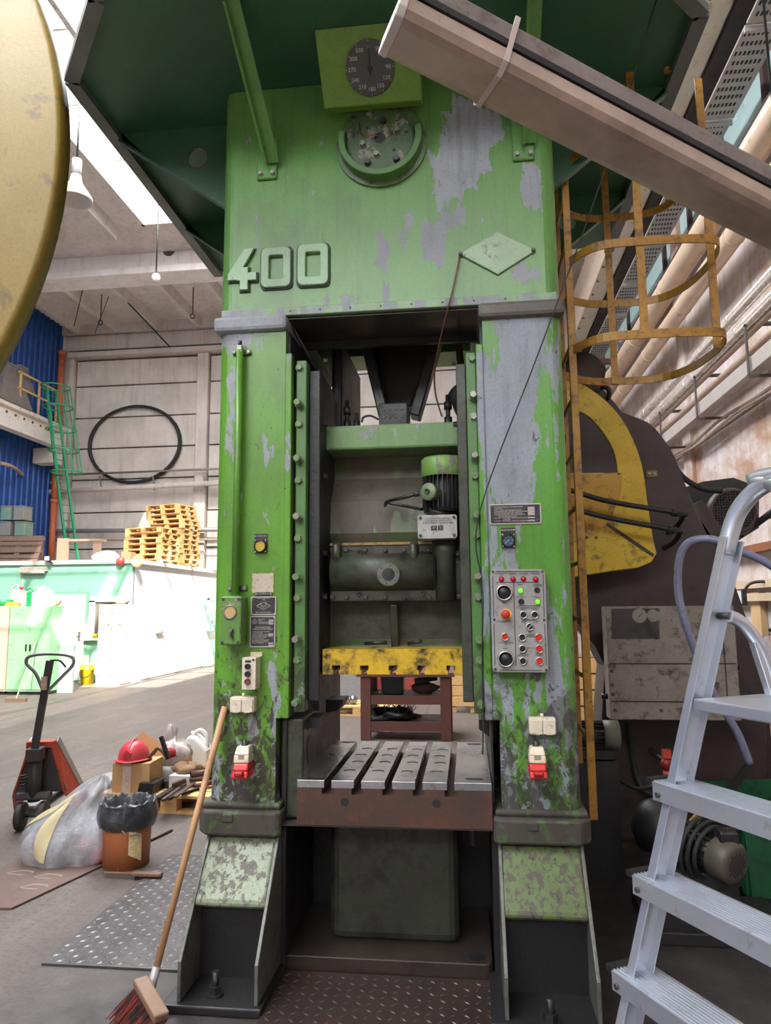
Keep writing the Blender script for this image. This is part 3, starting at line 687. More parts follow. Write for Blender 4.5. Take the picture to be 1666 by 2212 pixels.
MB().cyl(((p0.x+p1.x)/2, .16, p0.z), ((p0.x+p1.x)/2+.01, .16, p0.z+.03), .075, 24).build('motor_flange', m_darkg, cbx)
# motor
mc = q(958, 1050, .17); zm0, zm1, zm2 = q(958, 1107, .17).z, q(958, 1030, .17).z, q(958, 991, .17).z
mo = MB().lathe([(0, zm0), (.088, zm0), (.088, zm1), (0, zm1)], (mc.x, .17, 0), (0,0,1), 28).build('adjusting_motor', m_black, press)
fin = None
for k in range(28):
    t = 2*PI*k/28
    f = MB().box(.08, .107, -.0025, .0025, zm0+.012, zm1).build('cooling_fin', m_darkg, mo, local=True) if fin is None else share(fin, 'cooling_fin', mo, (0,0,0))
    fin = fin or f; f.location = (mc.x, .17, 0); f.rotation_euler.z = t
m_cowl = paint('cowl_paint', (110,150,72), (108,106,100), .45, (5,5,2), rough=.4, streak=.5)
MB().lathe([(.108, zm1-.006), (.112, zm1), (.112, zm2-.012), (.1, zm2), (0, zm2+.002)], (mc.x, .17, 0), (0,0,1), 36).build('fan_cowl', m_cowl, mo)
d = Vector((-.5, -.86, 0)).normalized(); tb0 = q(930, 1063, .06)
tb = MB().lathe([(.036, -.08), (.036, .005), (.044, .005), (.044, .02), (.04, .026), (0, .026)], tb0, d, 28).build('terminal_box', M('terminal_box_paint', (112,132,92), .42, 0, .3, 12), mo)
MB().lathe([(.014, .026), (.014, .034), (.009, .034), (.009, .028), (0, .028)], tb0, d, 18).build('terminal_boss', m_greasy, tb)
MB().cyl(q(906, 1066, .06), q(895, 1068, .06), .014, 12).build('cable_gland', m_greasy, tb)
MB().tube(smooth_path([q(896, 1068, .06), q(870, 1075, .07), q(838, 1083, .16), q(832, 1092, .3)]), .009, 8).build('armoured_cable', m_darkg, tb)
MB().tube(smooth_path([q(838, 1086, .3), q(870, 1092, .28), q(912, 1100, .2)]), .008, 8).build('armoured_cable', m_darkg, tb)
# ---- table
TZ = .855; ty0 = -.02; ty1 = PZ(735, 1600, TZ).y
tx0, tx1 = PZ(643, 1683, TZ).x, PZ(1062, 1690, TZ).x
slots = [tx0 + (px-643)*(tx1-tx0)/419 for px in (711, 776, 843, 908, 976)]
prof = [(tx0, .655), (tx1, .655), (tx1, TZ-.035)]
for c in slots[::-1]: prof += [(c+.028, TZ-.035), (c+.028, TZ-.062), (c-.028, TZ-.062), (c-.028, TZ-.035)]
prof += [(tx0, TZ-.035)]
table = MB().prism(prof, 'y', ty0, ty1).build('table', m_steel_rusty, press); table['label'] = 'steel bolster table with T-slots and rusty front'
ed = [tx0] + slots + [tx1]
for i in range(6):
    a = ed[i] + (.016 if i else 0); c = ed[i+1] - (.016 if i < 5 else 0)
    ld = MB().box(a, c, ty0, ty1, TZ-.035, TZ).build('table_land', m_steel, table, .002)
    if 0 < i < 5:
        for k, yy in enumerate((.18, .38, .55, .72)):
            pts = [((a+c)/2 + .028*math.cos(t) + (k % 2)*.01, yy + .02*math.sin(t), TZ+.0003) for t in [PI*j/8 for j in range(9)]]
            MB().tube(pts, .0022, 4).build('crescent_dent', m_darkg, ld)
for px, py in ((1025, 1683), (1025, 1607), (752, 1603), (680, 1683)):
    p = PZ(px, py, TZ); o = [(p.x + s*.028 + .014*math.cos(t), p.y + .014*math.sin(t)) for s, a0 in ((1, -PI/2), (-1, PI/2)) for t in [a0 + PI*j/6 for j in range(7)]]
    MB().prism(o, 'z', TZ-.002, TZ+.0015).build('oblong_hole', m_black, table)
for px, py in ((745, 1731), (943, 1735)):
    p = q(px, py, ty0); lathe_disc(MB(), (p.x, ty0+.001, p.z), FD, .019, .004, 20).build('lifting_hole', m_black, table)
# ---- bed, plinths, feet
bz = q(850, 1790, -.03).z
bed = MB().box(XLi-.0, XRi+.0, -.03, 1.42, bz, .652).build('bed', M('bed_brown', (64,53,49), .45, .1, .5, 5, (50,40,36), .4, .15), press, .006)
for s, xa, xb in ((-1, XLo-.035, XLi+.01), (1, XRi-.012, XRo+.03)):
    pf = [(xa, -.0), (xa+.05, -.06), (xb-.02, -.06), (xb, -.04), (xb, DEP), (xa, DEP)] if s < 0 else [(xa, -.04), (xa+.02, -.06), (xb-.05, -.06), (xb, 0), (xb, DEP), (xa, DEP)]
    z1 = q(527 if s < 0 else 1165, 1754 if s < 0 else 1772, -.06).z; z0 = q(527 if s < 0 else 1165, 1808 if s < 0 else 1828, -.06).z
    m_pl = paint('plinth_paint', (72,92,54), (70,64,58), .56, (5,5,5), rough=.5, dirt=(50,44,40), streak=.6, chip=1.0)
    pl = MB().prism(pf, 'z', z0, z1).build('plinth', m_pl, press, .012)
    MB().box(xa+.01, xb-.01, -.02, DEP, z1-.001, z1+.03).build('plinth_step', m_pl, pl, .012)
    MB().box((xa+xb)/2-.07, (xa+xb)/2-.02, -.067, -.058, z1-.045, z1-.012).build('clamp_tab', m_pl, pl, .003)
MB().box(XLo+.03, XLi+.02, .02, DEP, 0, .63).build('base_side', m_black, bed); MB().box(XRi-.02, XRo-.03, .02, DEP, 0, .63).build('base_side', m_black, bed)
MB().box(XLi, XRi, .62, 1.4, 0, .63).build('base_back', m_black, bed)
c0, c1 = q(711, 1900, .2).x, q(992, 1900, .2).x
MB().prism([(.2, .06), (.2, bz), (.62, bz), (.62, .06)], 'x', c0, c1).build('base_panel', M('greasy_base_panel', (54,57,46), .42, 0, .6, 3, (30,28,26), .6, .3, 20), bed, .05, seg=3)
lg = MB().prism(rrect(XLi-.0, XRi-.03, .03, .62, .03), 'z', .0, .07).build('base_ledge', m_brown, bed, .006)
p = PZ(1030, 2067, .07); lathe_disc(MB(), (p.x, p.y, .0695), (0,0,1), .042, .002, 24).build('anchor_hole', m_black, lg)
p = q(1021, 1812, .1); MB().cyl((p.x, .1, p.z-.03), (p.x, .1, bz), .012, 10).hexbolt((p.x, .1, bz), (0,0,-1), .02, .02, .001).build('bed_bolt', m_boltd, bed)
for s, xa, xb, mm in ((-1, XLo+.012, XLi-.002, None), (1, XRi+.006, XRo-.008, None)):
    zt4 = .60
    ft = MB().box(xa-.055, xb+.02, -.36, .05, .0, .035).build('foot', m_black, press, .006); ft['label'] = 'sloping foot bracket bolted to the floor'
    for x, t in ((xa, .016), (xb-.016, .016)):
        MB().prism([(-.02, zt4), (-.335, .19), (-.335, .035), (.03, .035), (.03, zt4)], 'x', x, x+t).build('side_plate', M('foot_plate_edge', (104,106,98), .45, .2, .5, 6, (56,52,48), .4), ft, .003)
    m_ft = paint('foot_paint', (124,134,106) if s < 0 else (90,108,60), (102,98,88) if s < 0 else (84,78,68), .47, (13,13,8), rough=.42, dirt=(64,58,50), streak=.6, chip=1.4)
    MB().prism([(-.01, zt4), (-.19, .385), (-.2, .36), (-.17, .34), (.02, .50), (.02, zt4)], 'x', xa+.014, xb-.014).build('sloping_plate', m_ft, ft, .012)
    MB().box(xa+.014, xb-.014, -.12, -.1, .03, .37).build('foot_web', m_black, ft)
    p = PZ(465, 2150, .035) if s < 0 else PZ(1190, 2212, .035)
    p.y = min(p.y, -.17)
    MB().cyl((p.x, p.y, .035), (p.x, p.y, .13), .015, 12).lathe([(.036, .035), (.036, .045), (0, .045)], (p.x, p.y, 0), (0,0,1), 16, False).lathe([(.028, .045), (.028, .075), (0, .075)], (p.x, p.y, 0), (0,0,1), 6, False).build('anchor_bolt', m_darkg, ft)
# brackets low inside the opening
for pts, y0, y1, m in (([(640, 1550), (690, 1550), (690, 1574), (668, 1574), (640, 1598)], .15, .32, m_black), ([(676, 1440), (690, 1440), (690, 1535), (676, 1535)], .28, .3, m_darkg),
                       ([(1035, 1555), (1073, 1555), (1073, 1605), (1066, 1598), (1035, 1575)], .3, .5, m_darkg), ([(704, 1512), (740, 1512), (740, 1520), (730, 1535), (704, 1540)], .7, .9, m_black)):
    b = MB().prism([(q(x, y, y0).x, q(x, y, y0).z) for x, y in pts][::-1], 'y', y0, y1).build('ejector_bracket', m, press)
a = q(616, 1600, .05); MB().box(XLi-.02, XLi+.09, .06, .35, .66, 1.12).build('column_pocket', m_greasy, press, .012)
p = q(626, 1655, .05); lathe_disc(MB(), (XLi+.091, .2, .95), (1, 0, 0), .07, .004, 24).build('pocket_bore', m_black, press)
# ---- operator panel
YP = -.075
def cp(cx, cy, y=YP): return q(1050+cx/9.214, 1220+cy/9.214, y)
pa = [cp(85, 95), cp(1185, 88), cp(1250, 2150), cp(135, 2140)]
def quad_round(P, r):
    out = []; n = len(P)
    for i in range(n):
        a, b, c = P[i-1], P[i], P[(i+1) % n]; d0 = (a-b).normalized(); d1 = (c-b).normalized()
        for k in range(5):
            t = k/4; p = b + d0*(r*(1-t)**2) + d1*(r*t**2); out.append((p.x, p.z))
    return out[::-1]
panel = MB().prism(quad_round(pa, .022), 'y', YP, -.0).build('control_panel', m_grey, press, .004); panel['label'] = 'grey push button control panel'
MBr = lambda: MB()
def lines(segs, w=.003):
    b = MB()
    for a, c, d, e in segs: b.bar(cp(a, c, YP-.0005), cp(d, e, YP-.0005), w, .001, (0,1,0)); 
    return b
for s in ((200,130,1050,130), (135,230,155,1045), (160,1165,180,1995), (1137,190,1160,1050), (1170,1170,1205,2010), (215,350,1060,348), (552,365,598,2015), (640,815,1085,818), (270,2095,1125,2105)):
    lines([s]).build('engraved_line', m_ink, panel)
for c in ((138,140), (1125,135), (168,1093), (1160,1100), (192,2080), (1197,2095)): lathe_disc(MB(), cp(*c), FD, .0062, .002, 12).build('panel_screw', m_boltd, panel)
def knob(c, r, m, h=.012, nm='button', ring_m=None, ring_r=0, ring_h=.008, dome=False):
    p = cp(*c); root = panel
    if ring_m:
        root = MB().lathe([(ring_r, 0), (ring_r, ring_h*.7), (ring_r*.93, ring_h), (r*1.05, ring_h), (r, ring_h*.3), (r, 0)], p, FD, 28).build(nm, ring_m, panel)
    if dome: b = MB().lathe([(r*math.cos(t), h*math.sin(t)) for t in [PI/2*i/6 for i in range(6)]]+[(0, h)], p, FD, 20)
    else: b = lathe_disc(MB(), p, FD, r, h, 24)
    return b.build(nm if root is panel else 'button_cap', m, root)
for c in ((310,287), (540,285), (745,282), (990,287)): knob(c, .0115, m_redlamp, .012, 'red_lamp', dome=True, ring_m=m_blackp, ring_r=.0128, ring_h=.004)
for c in ((690,515), (1030,735)): knob(c, .0115, m_greenlamp, .01, 'green_lamp', dome=True, ring_m=m_blackp, ring_r=.0128, ring_h=.004)
for c in ((1018,503), (702,733)):
    knob(c, .0122, m_blackp, .004, 'empty_lamp_socket', ring_m=m_ink, ring_r=.0126, ring_h=.006)
for c in ((362,555), (395,1875)): knob(c, .029, m_blackp, .016, 'mushroom_button', ring_m=m_chrome, ring_r=.038, ring_h=.016, dome=True)
p = cp(400, 985); ys = MB().lathe([(.025, 0), (.025, .003), (0, .003)], p, FD, 28, False).build('emergency_stop', M('yellow_plastic', (228,180,20), .4), panel)
MB().lathe([(.012, 0), (.012, .02), (.0205, .02), (.0205, .032), (.017, .036), (0, .036)], cp(385, 985), FD, 28).build('red_stop_head', M('dull_red', (178,44,40), .45), ys)
RC = {'ring_m': m_chrome, 'ring_r': .0185, 'ring_h': .01}
knob((380,1432), .013, m_red, .006, 'stop_button', **RC)
for c in ((745,997), (970,997), (720,1448), (728,1672), (735,1918)): knob(c, .0125, m_blackp, .004, 'black_button', **RC)
for c in ((1050,1448), (1060,1672), (1065,1918)): knob(c, .0145, m_red, .008, 'red_button', **RC)
sel = knob((875,1232), .0125, m_blackp, .004, 'selector_switch', **RC)
p = cp(875, 1232, YP-.01); MB().bar(p+Vector((-.009,0,-.01)), p+Vector((.009,0,.01)), .007, .008, (0,1,0)).build('selector_lever', m_chrome, sel.parent)
for s, c, sz in (('ОДИНОЧНЫЙ\nХОД', (300,180), .0068), ('АВТОМАТ\nРАБОТА', (535,178), .0068), ('НАЛАДКА\nТОЛЧКОМ', (750,175), .0068), ('РЕГУЛИР\nПОЛЗУНА', (985,175), .0068), ('СЕТЬ', (680,392), .008), ('ГЛАВНЫЙ\nПРИВОД', (1025,407), .008),
                 ('НЕТ\nВОЗДУХА', (697,625), .008), ('СМАЗКА', (1022,645), .008), ('ХОД', (365,762), .008), ('РЕГУЛИРОВКА\nВВЕРХ', (740,872), .0075), ('ПОЛЗУНА\nВНИЗ', (985,870), .0075), ('ОБЩИЙ СТОП', (380,1132), .0085),
                 ('ОСВЕЩЕНИЕ', (870,1102), .0075), ('ВКЛ', (745,1135), .0075), ('ОТКЛ', (1000,1138), .0075), ('СТОП ПОЛЗУН', (390,1555), .0085), ('ГЛАВНЫЙ\nПРИВОД', (885,1415), .0072), ('СМАЗКА', (888,1655), .0075), ('ХОД', (382,1665), .008),
                 ('МУФТА\nВКЛЮЧЕНА', (730,1790), .0072), ('МУФТА\nОТКЛЮЧ', (1060,1790), .0072)):
    text('panel_lettering', s, cp(*c, YP-.0008), sz, m_ink, panel, sx=1.15)
# ---- plates and gauges on the columns
def plate(px0, py0, px1, py1, nm, m=m_plate, th=.004, border=True):
    p0 = q(px0, py0); p1 = q(px1, py1)
    o = MB().box(p0.x, p1.x, -th, 0, p1.z, p0.z).build(nm, m, press, .002)
    if border:
        b = ring(MB(), [(p0.x, p1.z), (p1.x, p1.z), (p1.x, p0.z), (p0.x, p0.z)], [(p0.x+.005, p1.z+.005), (p1.x-.005, p1.z+.005), (p1.x-.005, p0.z-.005), (p0.x+.005, p0.z-.005)], -th-.0015, -th+.001)
        b.build('plate_border', m_alu_txt, o)
    for x in (p0.x+.006, p1.x-.006):
        for z in (p0.z-.006, p1.z+.006): lathe_disc(MB(), (x, -th-.001, z), FD, .004, .003, 8).build('rivet', m_chrome, o)
    return o, p0, p1
o, p0, p1 = plate(1057, 1090, 1170, 1131, 'electrical_rating_plate')
text('plate_lettering', 'НОМИНАЛЬНОЕ НАПРЯЖЕНИЕ\nЧАСТОТА\nРОД ТОКА ПИТАЮЩЕЙ СЕТИ\nНАПРЯЖЕНИЕ ЦЕПЕЙ УПРАВЛЕНИЯ\nНОМИНАЛЬНЫЙ ТОК ПРЕССА\nНОМИНАЛЬНЫЙ ТОК АВТОМАТА\n        В ПИТАЮЩЕЙ СЕТИ\nНОМЕР ЧЕРТЕЖА ПРИНЦИПИАЛЬНОЙ\n                 СХЕМЫ\nНОМЕР ЧЕРТЕЖА СХЕМЫ СОЕДИНЕНИЙ', (p0.x+.022, -.0047, (p0.z+p1.z)/2), .0088, m_alu_txt, o, align='LEFT', space=.85)
for k in (0, 1, 2, 3, 4, 5, 7, 9):
    z = p0.z-.016-k*.0069; MB().box(p1.x-.062, p1.x-.03, -.0055, -.004, z-.0055, z).build('value_field', m_alu_txt, o)
o, p0, p1 = plate(543, 1289, 597, 1328, 'maker_plate')
cx, cz = (p0.x+p1.x)/2, (p0.z+p1.z)/2; w, h = .037, .019
ring(MB(), [(cx-w, cz), (cx, cz-h), (cx+w, cz), (cx, cz+h)], [(cx-w+.004, cz), (cx, cz-h+.002), (cx+w-.004, cz), (cx, cz+h-.002)], -.0055, -.004).build('maker_emblem', m_alu_txt, o)
zz = [(-.024,.002), (-.024,.006), (-.018,.007), (-.012,.008), (-.010,-.006), (-.005,.002), (0,-.01), (.005,.002), (.010,-.006), (.012,.008), (.018,.007), (.024,.006), (.024,.002)]
MB().tube([(cx+a, -.005, cz+b) for a, b in zz], .0013, 5).build('maker_emblem', m_alu_txt, o)
text('plate_lettering', 'МИНСТАНКОПРОМ\nСССР', (cx, -.0047, p0.z-.012), .0062, m_alu_txt, o); text('plate_lettering', 'ВПО СОЮЗКУЗМАШ', (cx, -.0047, p1.z+.012), .0075, m_alu_txt, o)
o, p0, p1 = plate(541, 1331, 595, 1398, 'technical_data_plate')
cx = (p0.x+p1.x)/2
ex, ez = p0.x+.023, p0.z-.026
ring(MB(), [(ex+.013*math.cos(t), ez+.013*math.sin(t)) for t in [2*PI*k/5+PI/2 for k in range(5)]], [(ex+.0112*math.cos(t), ez+.0112*math.sin(t)) for t in [2*PI*k/5+PI/2 for k in range(5)]], -.0055, -.004).build('quality_mark', m_alu_txt, o)
MB().tube([(ex-.005, -.005, ez-.006), (ex, -.005, ez), (ex+.005, -.005, ez-.006)], .0012, 5).tube([(ex-.005, -.005, ez+.005), (ex, -.005, ez), (ex+.005, -.005, ez+.005)], .0012, 5).build('quality_mark', m_alu_txt, o)
text('plate_lettering', 'МОДЕЛЬ\nТИП\nГОД ВЫПУСКА\nЗАВОДСКОЙ №', (p0.x+.041, -.0047, ez), .0075, m_alu_txt, o, align='LEFT', space=.85)
text('plate_lettering', 'ТЕХНИЧЕСКИЕ\nХАРАКТЕРИСТИКИ', (cx, -.0047, p0.z-.059), .0105, m_alu_txt, o, space=.9)
text('plate_lettering', 'НОМИНАЛЬНОЕ УСИЛИЕ\nХОД ПОЛЗУНА\nЧИСЛО ХОДОВ В МИНУТУ\nНАИБОЛЬШЕЕ РАССТОЯНИЕ\nМЕЖДУ ПОЛЗУНОМ\nИ СТОЛОМ В ЕГО\nНИЖНЕМ ПОЛОЖЕНИИ\nРЕГУЛИРОВКА ДЛИНЫ\nХОДА ПОЛЗУНА', (p0.x+.01, -.0047, p1.z+.047), .0072, m_alu_txt, o, align='LEFT', space=.92)
for k, z in enumerate((p0.z-.017, p0.z-.025, p0.z-.034, p0.z-.083, p0.z-.091, p1.z+.022, p1.z+.012)):
    MB().box(p1.x-.033, p1.x-.01, -.0055, -.004, z-.006, z).build('value_field', m_alu_txt, o)
o, p0, p1 = plate(552, 1279, 589, 1287, 'made_in_plate', border=False)
text('plate_lettering', 'СДЕЛАНО В СССР', ((p0.x+p1.x)/2, -.0047, (p0.z+p1.z)/2), .0085, m_alu_txt, o)
p0 = q(546, 1238); p1 = q(591, 1280); pg = []
for k in range(40):
    t = k/40*4; s = int(t); f = t-s; j = random.uniform(-.003, .003)
    pg.append(((p0.x+f*(p1.x-p0.x), p1.z+j), (p1.x+j, p1.z+f*(p0.z-p1.z)), (p1.x-f*(p1.x-p0.x), p0.z+j), (p0.x+j, p0.z-f*(p0.z-p1.z)))[s])
MB().prism(pg, 'y', -.003, 0).build('bare_filler_patch', M('beige_filler', (186,172,152), .8, 0, .2, 20, (120,104,92), .25, .3), press)
def gauge(px, py, face, nm, label_txt):
    p = q(px, py); o = MB().prism(rrect(p.x-.032, p.x+.032, p.z-.034, p.z+.034, .006), 'y', -.012, 0).build(nm, m_darkg, press)
    MB().lathe([(.03, .012), (.03, .024), (.026, .024), (.026, .016), (0, .016)], (p.x, 0, p.z), FD, 32).build('gauge_bezel', m_blackp, o)
    lathe_disc(MB(), (p.x, -.0165, p.z), FD, .0255, .001, 28).build('gauge_face', face, o)
    MB().bar((p.x+.004, -.0185, p.z+.004), (p.x-.014, -.0185, p.z-.013), .0025, .001, (0,1,0)).build('gauge_needle', m_alu_txt, o)
    for k in range(7):
        t = math.radians(225-45*k); MB().bar((p.x+.018*math.cos(t), -.018, p.z+.018*math.sin(t)), (p.x+.023*math.cos(t), -.018, p.z+.023*math.sin(t)), .0025, .0006, (0,1,0)).build('gauge_tick', m_alu_txt, o)
    for sx in (-1, 1):
        for sz in (-1, 1): lathe_disc(MB(), (p.x+sx*.026, -.012, p.z+sz*.028), FD, .004, .003, 8).build('gauge_screw', m_chrome, o)
    z = p.z+.05; l = MB().box(p.x-.033, p.x+.033, -.004, 0, z-.011, z+.011).build('gauge_plate', m_plate, o)
    text('gauge_lettering', label_txt, (p.x, -.0047, z), .011 if len(label_txt) < 9 else .0068, m_alu_txt, l)
    for sx in (-1, 1): lathe_disc(MB(), (p.x+sx*.028, -.004, z), FD, .004, .003, 8).build('gauge_screw', m_chrome, o)
gauge(564, 1180, M('yellow_gauge_face', (190,160,40), .3), 'brake_gauge', 'ДАВЛЕНИЕ СЕТИ')
gauge(1098, 1168, M('blue_gauge_face', (56,84,104), .3), 'clutch_gauge', 'ДАВЛЕНИЕ')
# oil junction box and its pipe
p0 = q(476, 1288, -.1); p1 = q(520, 1394, -.1)
jb = MB().prism(rrect(p0.x, p1.x, p1.z, p0.z, .014), 'y', -.1, 0).build('oil_flow_box', paint('oil_box_paint', (96,136,64), (140,136,128), .42, (8,8,8), rough=.4, chip=1.2), press, .008)
jcx = (p0.x+p1.x)/2
MB().lathe([(.033, 0), (.033, .006), (.028, .006), (.028, .002), (0, .002)], (jcx-.002, -.1, p0.z-.075), FD, 28).build('sight_ring', m_bolt, jb)
lathe_disc(MB(), (jcx-.002, -.1025, p0.z-.075), FD, .027, .001, 24).build('sight_face', M('tan_sight_face', (190,158,108), .3), jb)
MB().cyl((jcx+.006, -.1, p0.z-.16), (jcx+.006, -.125, p0.z-.16), .011, 12).cyl((jcx+.006, -.115, p0.z-.19), (jcx+.006, -.115, p0.z-.155), .006, 10).build('tap', m_bolt, jb)
for sx in (p0.x+.014, p1.x-.014):
    for sz in (p0.z-.014, p1.z+.014): lathe_disc(MB(), (sx, -.1, sz), FD, .007, .005, 10).build('box_screw', m_boltd, jb)
a = q(517, 745, -.04); c = q(503, 1284, -.04)
pp = MB().tube([(c.x+.012, -.04, c.z), (c.x+.012, -.04, a.z-.03)], .0185, 16).build('oil_pipe', paint('pipe_paint', (92,146,52), PRIM, .36, (8,8,2), rough=.35, streak=.3), press)
MB().box(c.x-.003, c.x+.027, -.055, -.025, a.z-.045, a.z-.005).build('pipe_union', m_bolt, pp, .003)
MB().cyl((c.x+.012, -.04, a.z-.005), (c.x+.012, -.04, a.z+.02), .011, 8).build('pipe_stub', m_boltd, pp)
for z in (a.z-.03, c.z+.03):
    MB().box(c.x-.035, c.x+.06, -.012, 0, z-.014, z+.014).build('pipe_clamp', m_boltd, pp, .004)
    for dx in (-.025, .05): MB().hexbolt((c.x+dx, -.012, z), FD, .01, .012, .012).build('clamp_bolt', m_bolt, pp)
# three button box
p0 = q(523, 1420, -.08); p1 = q(552, 1490, -.08); bx = (p0.x+p1.x)/2
pb = MB().prism(rrect(p0.x, p1.x, p1.z, p0.z, .006), 'y', -.08, 0).build('button_station', m_cream, press, .003)
MB().box(p0.x+.02, p1.x+.01, -.014, 0, p0.z, p0.z+.02).build('mounting_lug', m_cream, pb)
for k, mm in enumerate((m_blackp, m_blackp, M('faded_red', (150,60,58), .5))):
    z = p0.z-.042-k*.035
    o = MB().lathe([(.0135, 0), (.0135, .012), (.0105, .012), (.01, .004), (0, .004)], (bx-.004, -.08, z), FD, 20).build('push_button', m_boltd, pb)
    lathe_disc(MB(), (bx-.004, -.084, z), FD, .0098, .005, 16).build('button_cap', mm, o)
MB().box(bx-.018, bx+.01, -.0812, -.08, p0.z-.024, p0.z-.014).build('legend_strip', m_ink, pb)
lathe_disc(MB(), (p1.x-.012, -.08, p0.z-.012), FD, .006, .003, 10).build('box_screw', m_boltd, pb)
# twin socket boxes and plugs
for px0, py0, px1, py1, nm in ((496, 1506, 548, 1540, 'a'), (1143, 1551, 1203, 1588, 'b')):
    p0 = q(px0, py0, -.055); p1 = q(px1, py1, -.055); mx = (p0.x+p1.x)/2
    so = MB().prism(rrect(p0.x, p1.x, p1.z, p0.z, .008), 'y', -.05, 0).build('twin_socket', m_cream, press, .004)
    for x0, x1 in ((p0.x+.005, mx-.0015), (mx+.0015, p1.x-.005)):
        f = MB().prism(rrect(x0, x1, p1.z+.003, p0.z-.01, .004), 'y', -.058, -.049).build('socket_flap', m_cream, so, .002)
        MB().box((x0+x1)/2-.014, (x0+x1)/2+.014, -.0605, -.057, p1.z+.001, p1.z+.008).build('flap_lip', m_cream, f)
    MB().cyl((mx, -.025, p0.z), (mx, -.025, p0.z+.016), .008, 10).build('cable_gland', m_cream, so)
for px, py0, py1, tw in ((524, 1600, 1678, -.1), (1161, 1602, 1678, 0.0)):
    a = q(px, py0, -.06); c = q(px, py1, -.06); x = (a.x+c.x)/2; h = a.z-c.z; z0 = c.z
    def sq(b, secs):
        for (w0, d0, za), (w1, d1, zb2) in zip(secs, secs[1:]):
            b.add([(x-w0, -.0, za), (x+w0, -.0, za), (x+w0, -d0, za), (x-w0, -d0, za), (x-w1, 0, zb2), (x+w1, 0, zb2), (x+w1, -d1, zb2), (x-w1, -d1, zb2)], [(0,1,2,3), (7,6,5,4), (0,4,5,1), (1,5,6,2), (2,6,7,3), (3,7,4,0)])
        return b
    o = sq(MB(), [(.037, .085, z0+h*.4), (.036, .08, z0+h*.62), (.029, .06, z0+h*.84)]).build('three_phase_socket', m_cream, press, .006)
    sq(MB(), [(.039, .11, z0), (.037, .1, z0+h*.2), (.037, .085, z0+h*.4)]).build('red_socket_mouth', m_red, o, .008)
    MB().box(x-.022, x+.022, -.125, -.09, z0+.01, z0+h*.22).build('red_flap', M('dark_red_flap', (150,20,24), .35), o, .008)
    MB().lathe([(.016, 0), (.014, .012), (.006, .028), (0, .028)], (x, -.03, z0+h*.84), (0,0,1), 14).build('cable_gland', m_boltd, o)
    MB().box(x-.014, x+.014, -.083, -.07, z0+h*.5, z0+h*.62).build('rating_sticker', M('sticker', (150,140,110), .6, 0, .3, 60), o)
    for f in o, *o.children:
        f.rotation_euler = (0, 0, 0)
# ---- loose cables on the press
t = PZ(1418, 0, 4.40)
solo(MB().tube(smooth_path([t, PY(1300, 388, -.12), q(1170, 745, -.05), q(1037, 1103, -.05), q(1040, 1250, -.03), q(1044, 1300, -.045), q(1042, 1420, -.04), q(1044, 1560, -.05), q(1043, 1630, -.06)], 5), .0035, 6), 'hanging_cable', m_black_rub, 'thin black cable slanting from the gallery down to the right guide rail', 'cable')
solo(MB().tube(smooth_path([q(994, 552, -.02), q(975, 640, -.03), q(958, 705, .05), q(940, 790, .2), q(941, 850, .3), q(955, 900, .36)], 5), .004, 6), 'copper_wire', M('brown_copper_wire', (120,78,56), .4, .4), 'brown wire hanging from the diamond plate into the press opening', 'wire')
# ================================================================ RIGHT-HAND SIDE
# ---- caged ladder on the side of the press
m_lad = M('worn_yellow_ladder_paint', (164,118,36), .45, .1, .4, 8, (96,70,44), .45)
LX = 1.025
lad = thing('caged_ladder', (LX, .5, .5), 'yellow caged ladder fixed to the right side of the green press', 'ladder')
zb0 = PX(1275, 1745, LX).z
for y, z0 in ((.3, .62), (.7, .8)):
    MB().box(LX-.02, LX+.02, y-.012, y+.012, z0, 4.7).build('rail', m_lad, lad, .004)
z = 1.0
while z < 4.6:
    MB().cyl((LX, .3, z), (LX, .7, z), .011, 8).build('rung', m_lad, lad); z += .29
def hoop(z):
    pl = smooth_path([(LX, .3, z), (LX+.1, .16, z), (LX+.25, .12, z), (LX+.62, .13, z), (LX+.74, .2, z), (LX+.76, .45, z), (LX+.7, .72, z), (LX+.55, .86, z), (LX+.2, .86, z), (LX, .7, z)], 4)
    b = MB(); n = len(pl)
    for k in range(n-1): b.bar(pl[k], pl[k+1], .008, .045)
    return b
for py in (300, 521, 722):
    hoop(PY(1390, py, .12).z).build('hoop', m_lad, lad)
zlo = PY(1390, 722, .12).z-.02
for x, y in ((LX+.33, .125), (LX+.74, .32), (LX+.33, .862)):
    MB().box(x-.02, x+.02, y-.004, y+.004, zlo, 4.5).build('cage_strip', m_lad, lad)
for y, s in ((.12, 0), (.86, 1)):
    MB().tube(smooth_path([(LX+.05+s*.0, y, 4.4), (LX+.1, y, 4.9), (LX+.3, y, 5.15), (LX+.5, y, 5.0), (LX+.52, y, 4.4)]), .018, 10).build('hand_hoop', m_lad, lad)
for z in (1.6, 2.6, 3.4): MB().box(XRo, LX-.01, .6, .68, z-.04, z+.0).build('wall_bracket', m_darkg, lad)
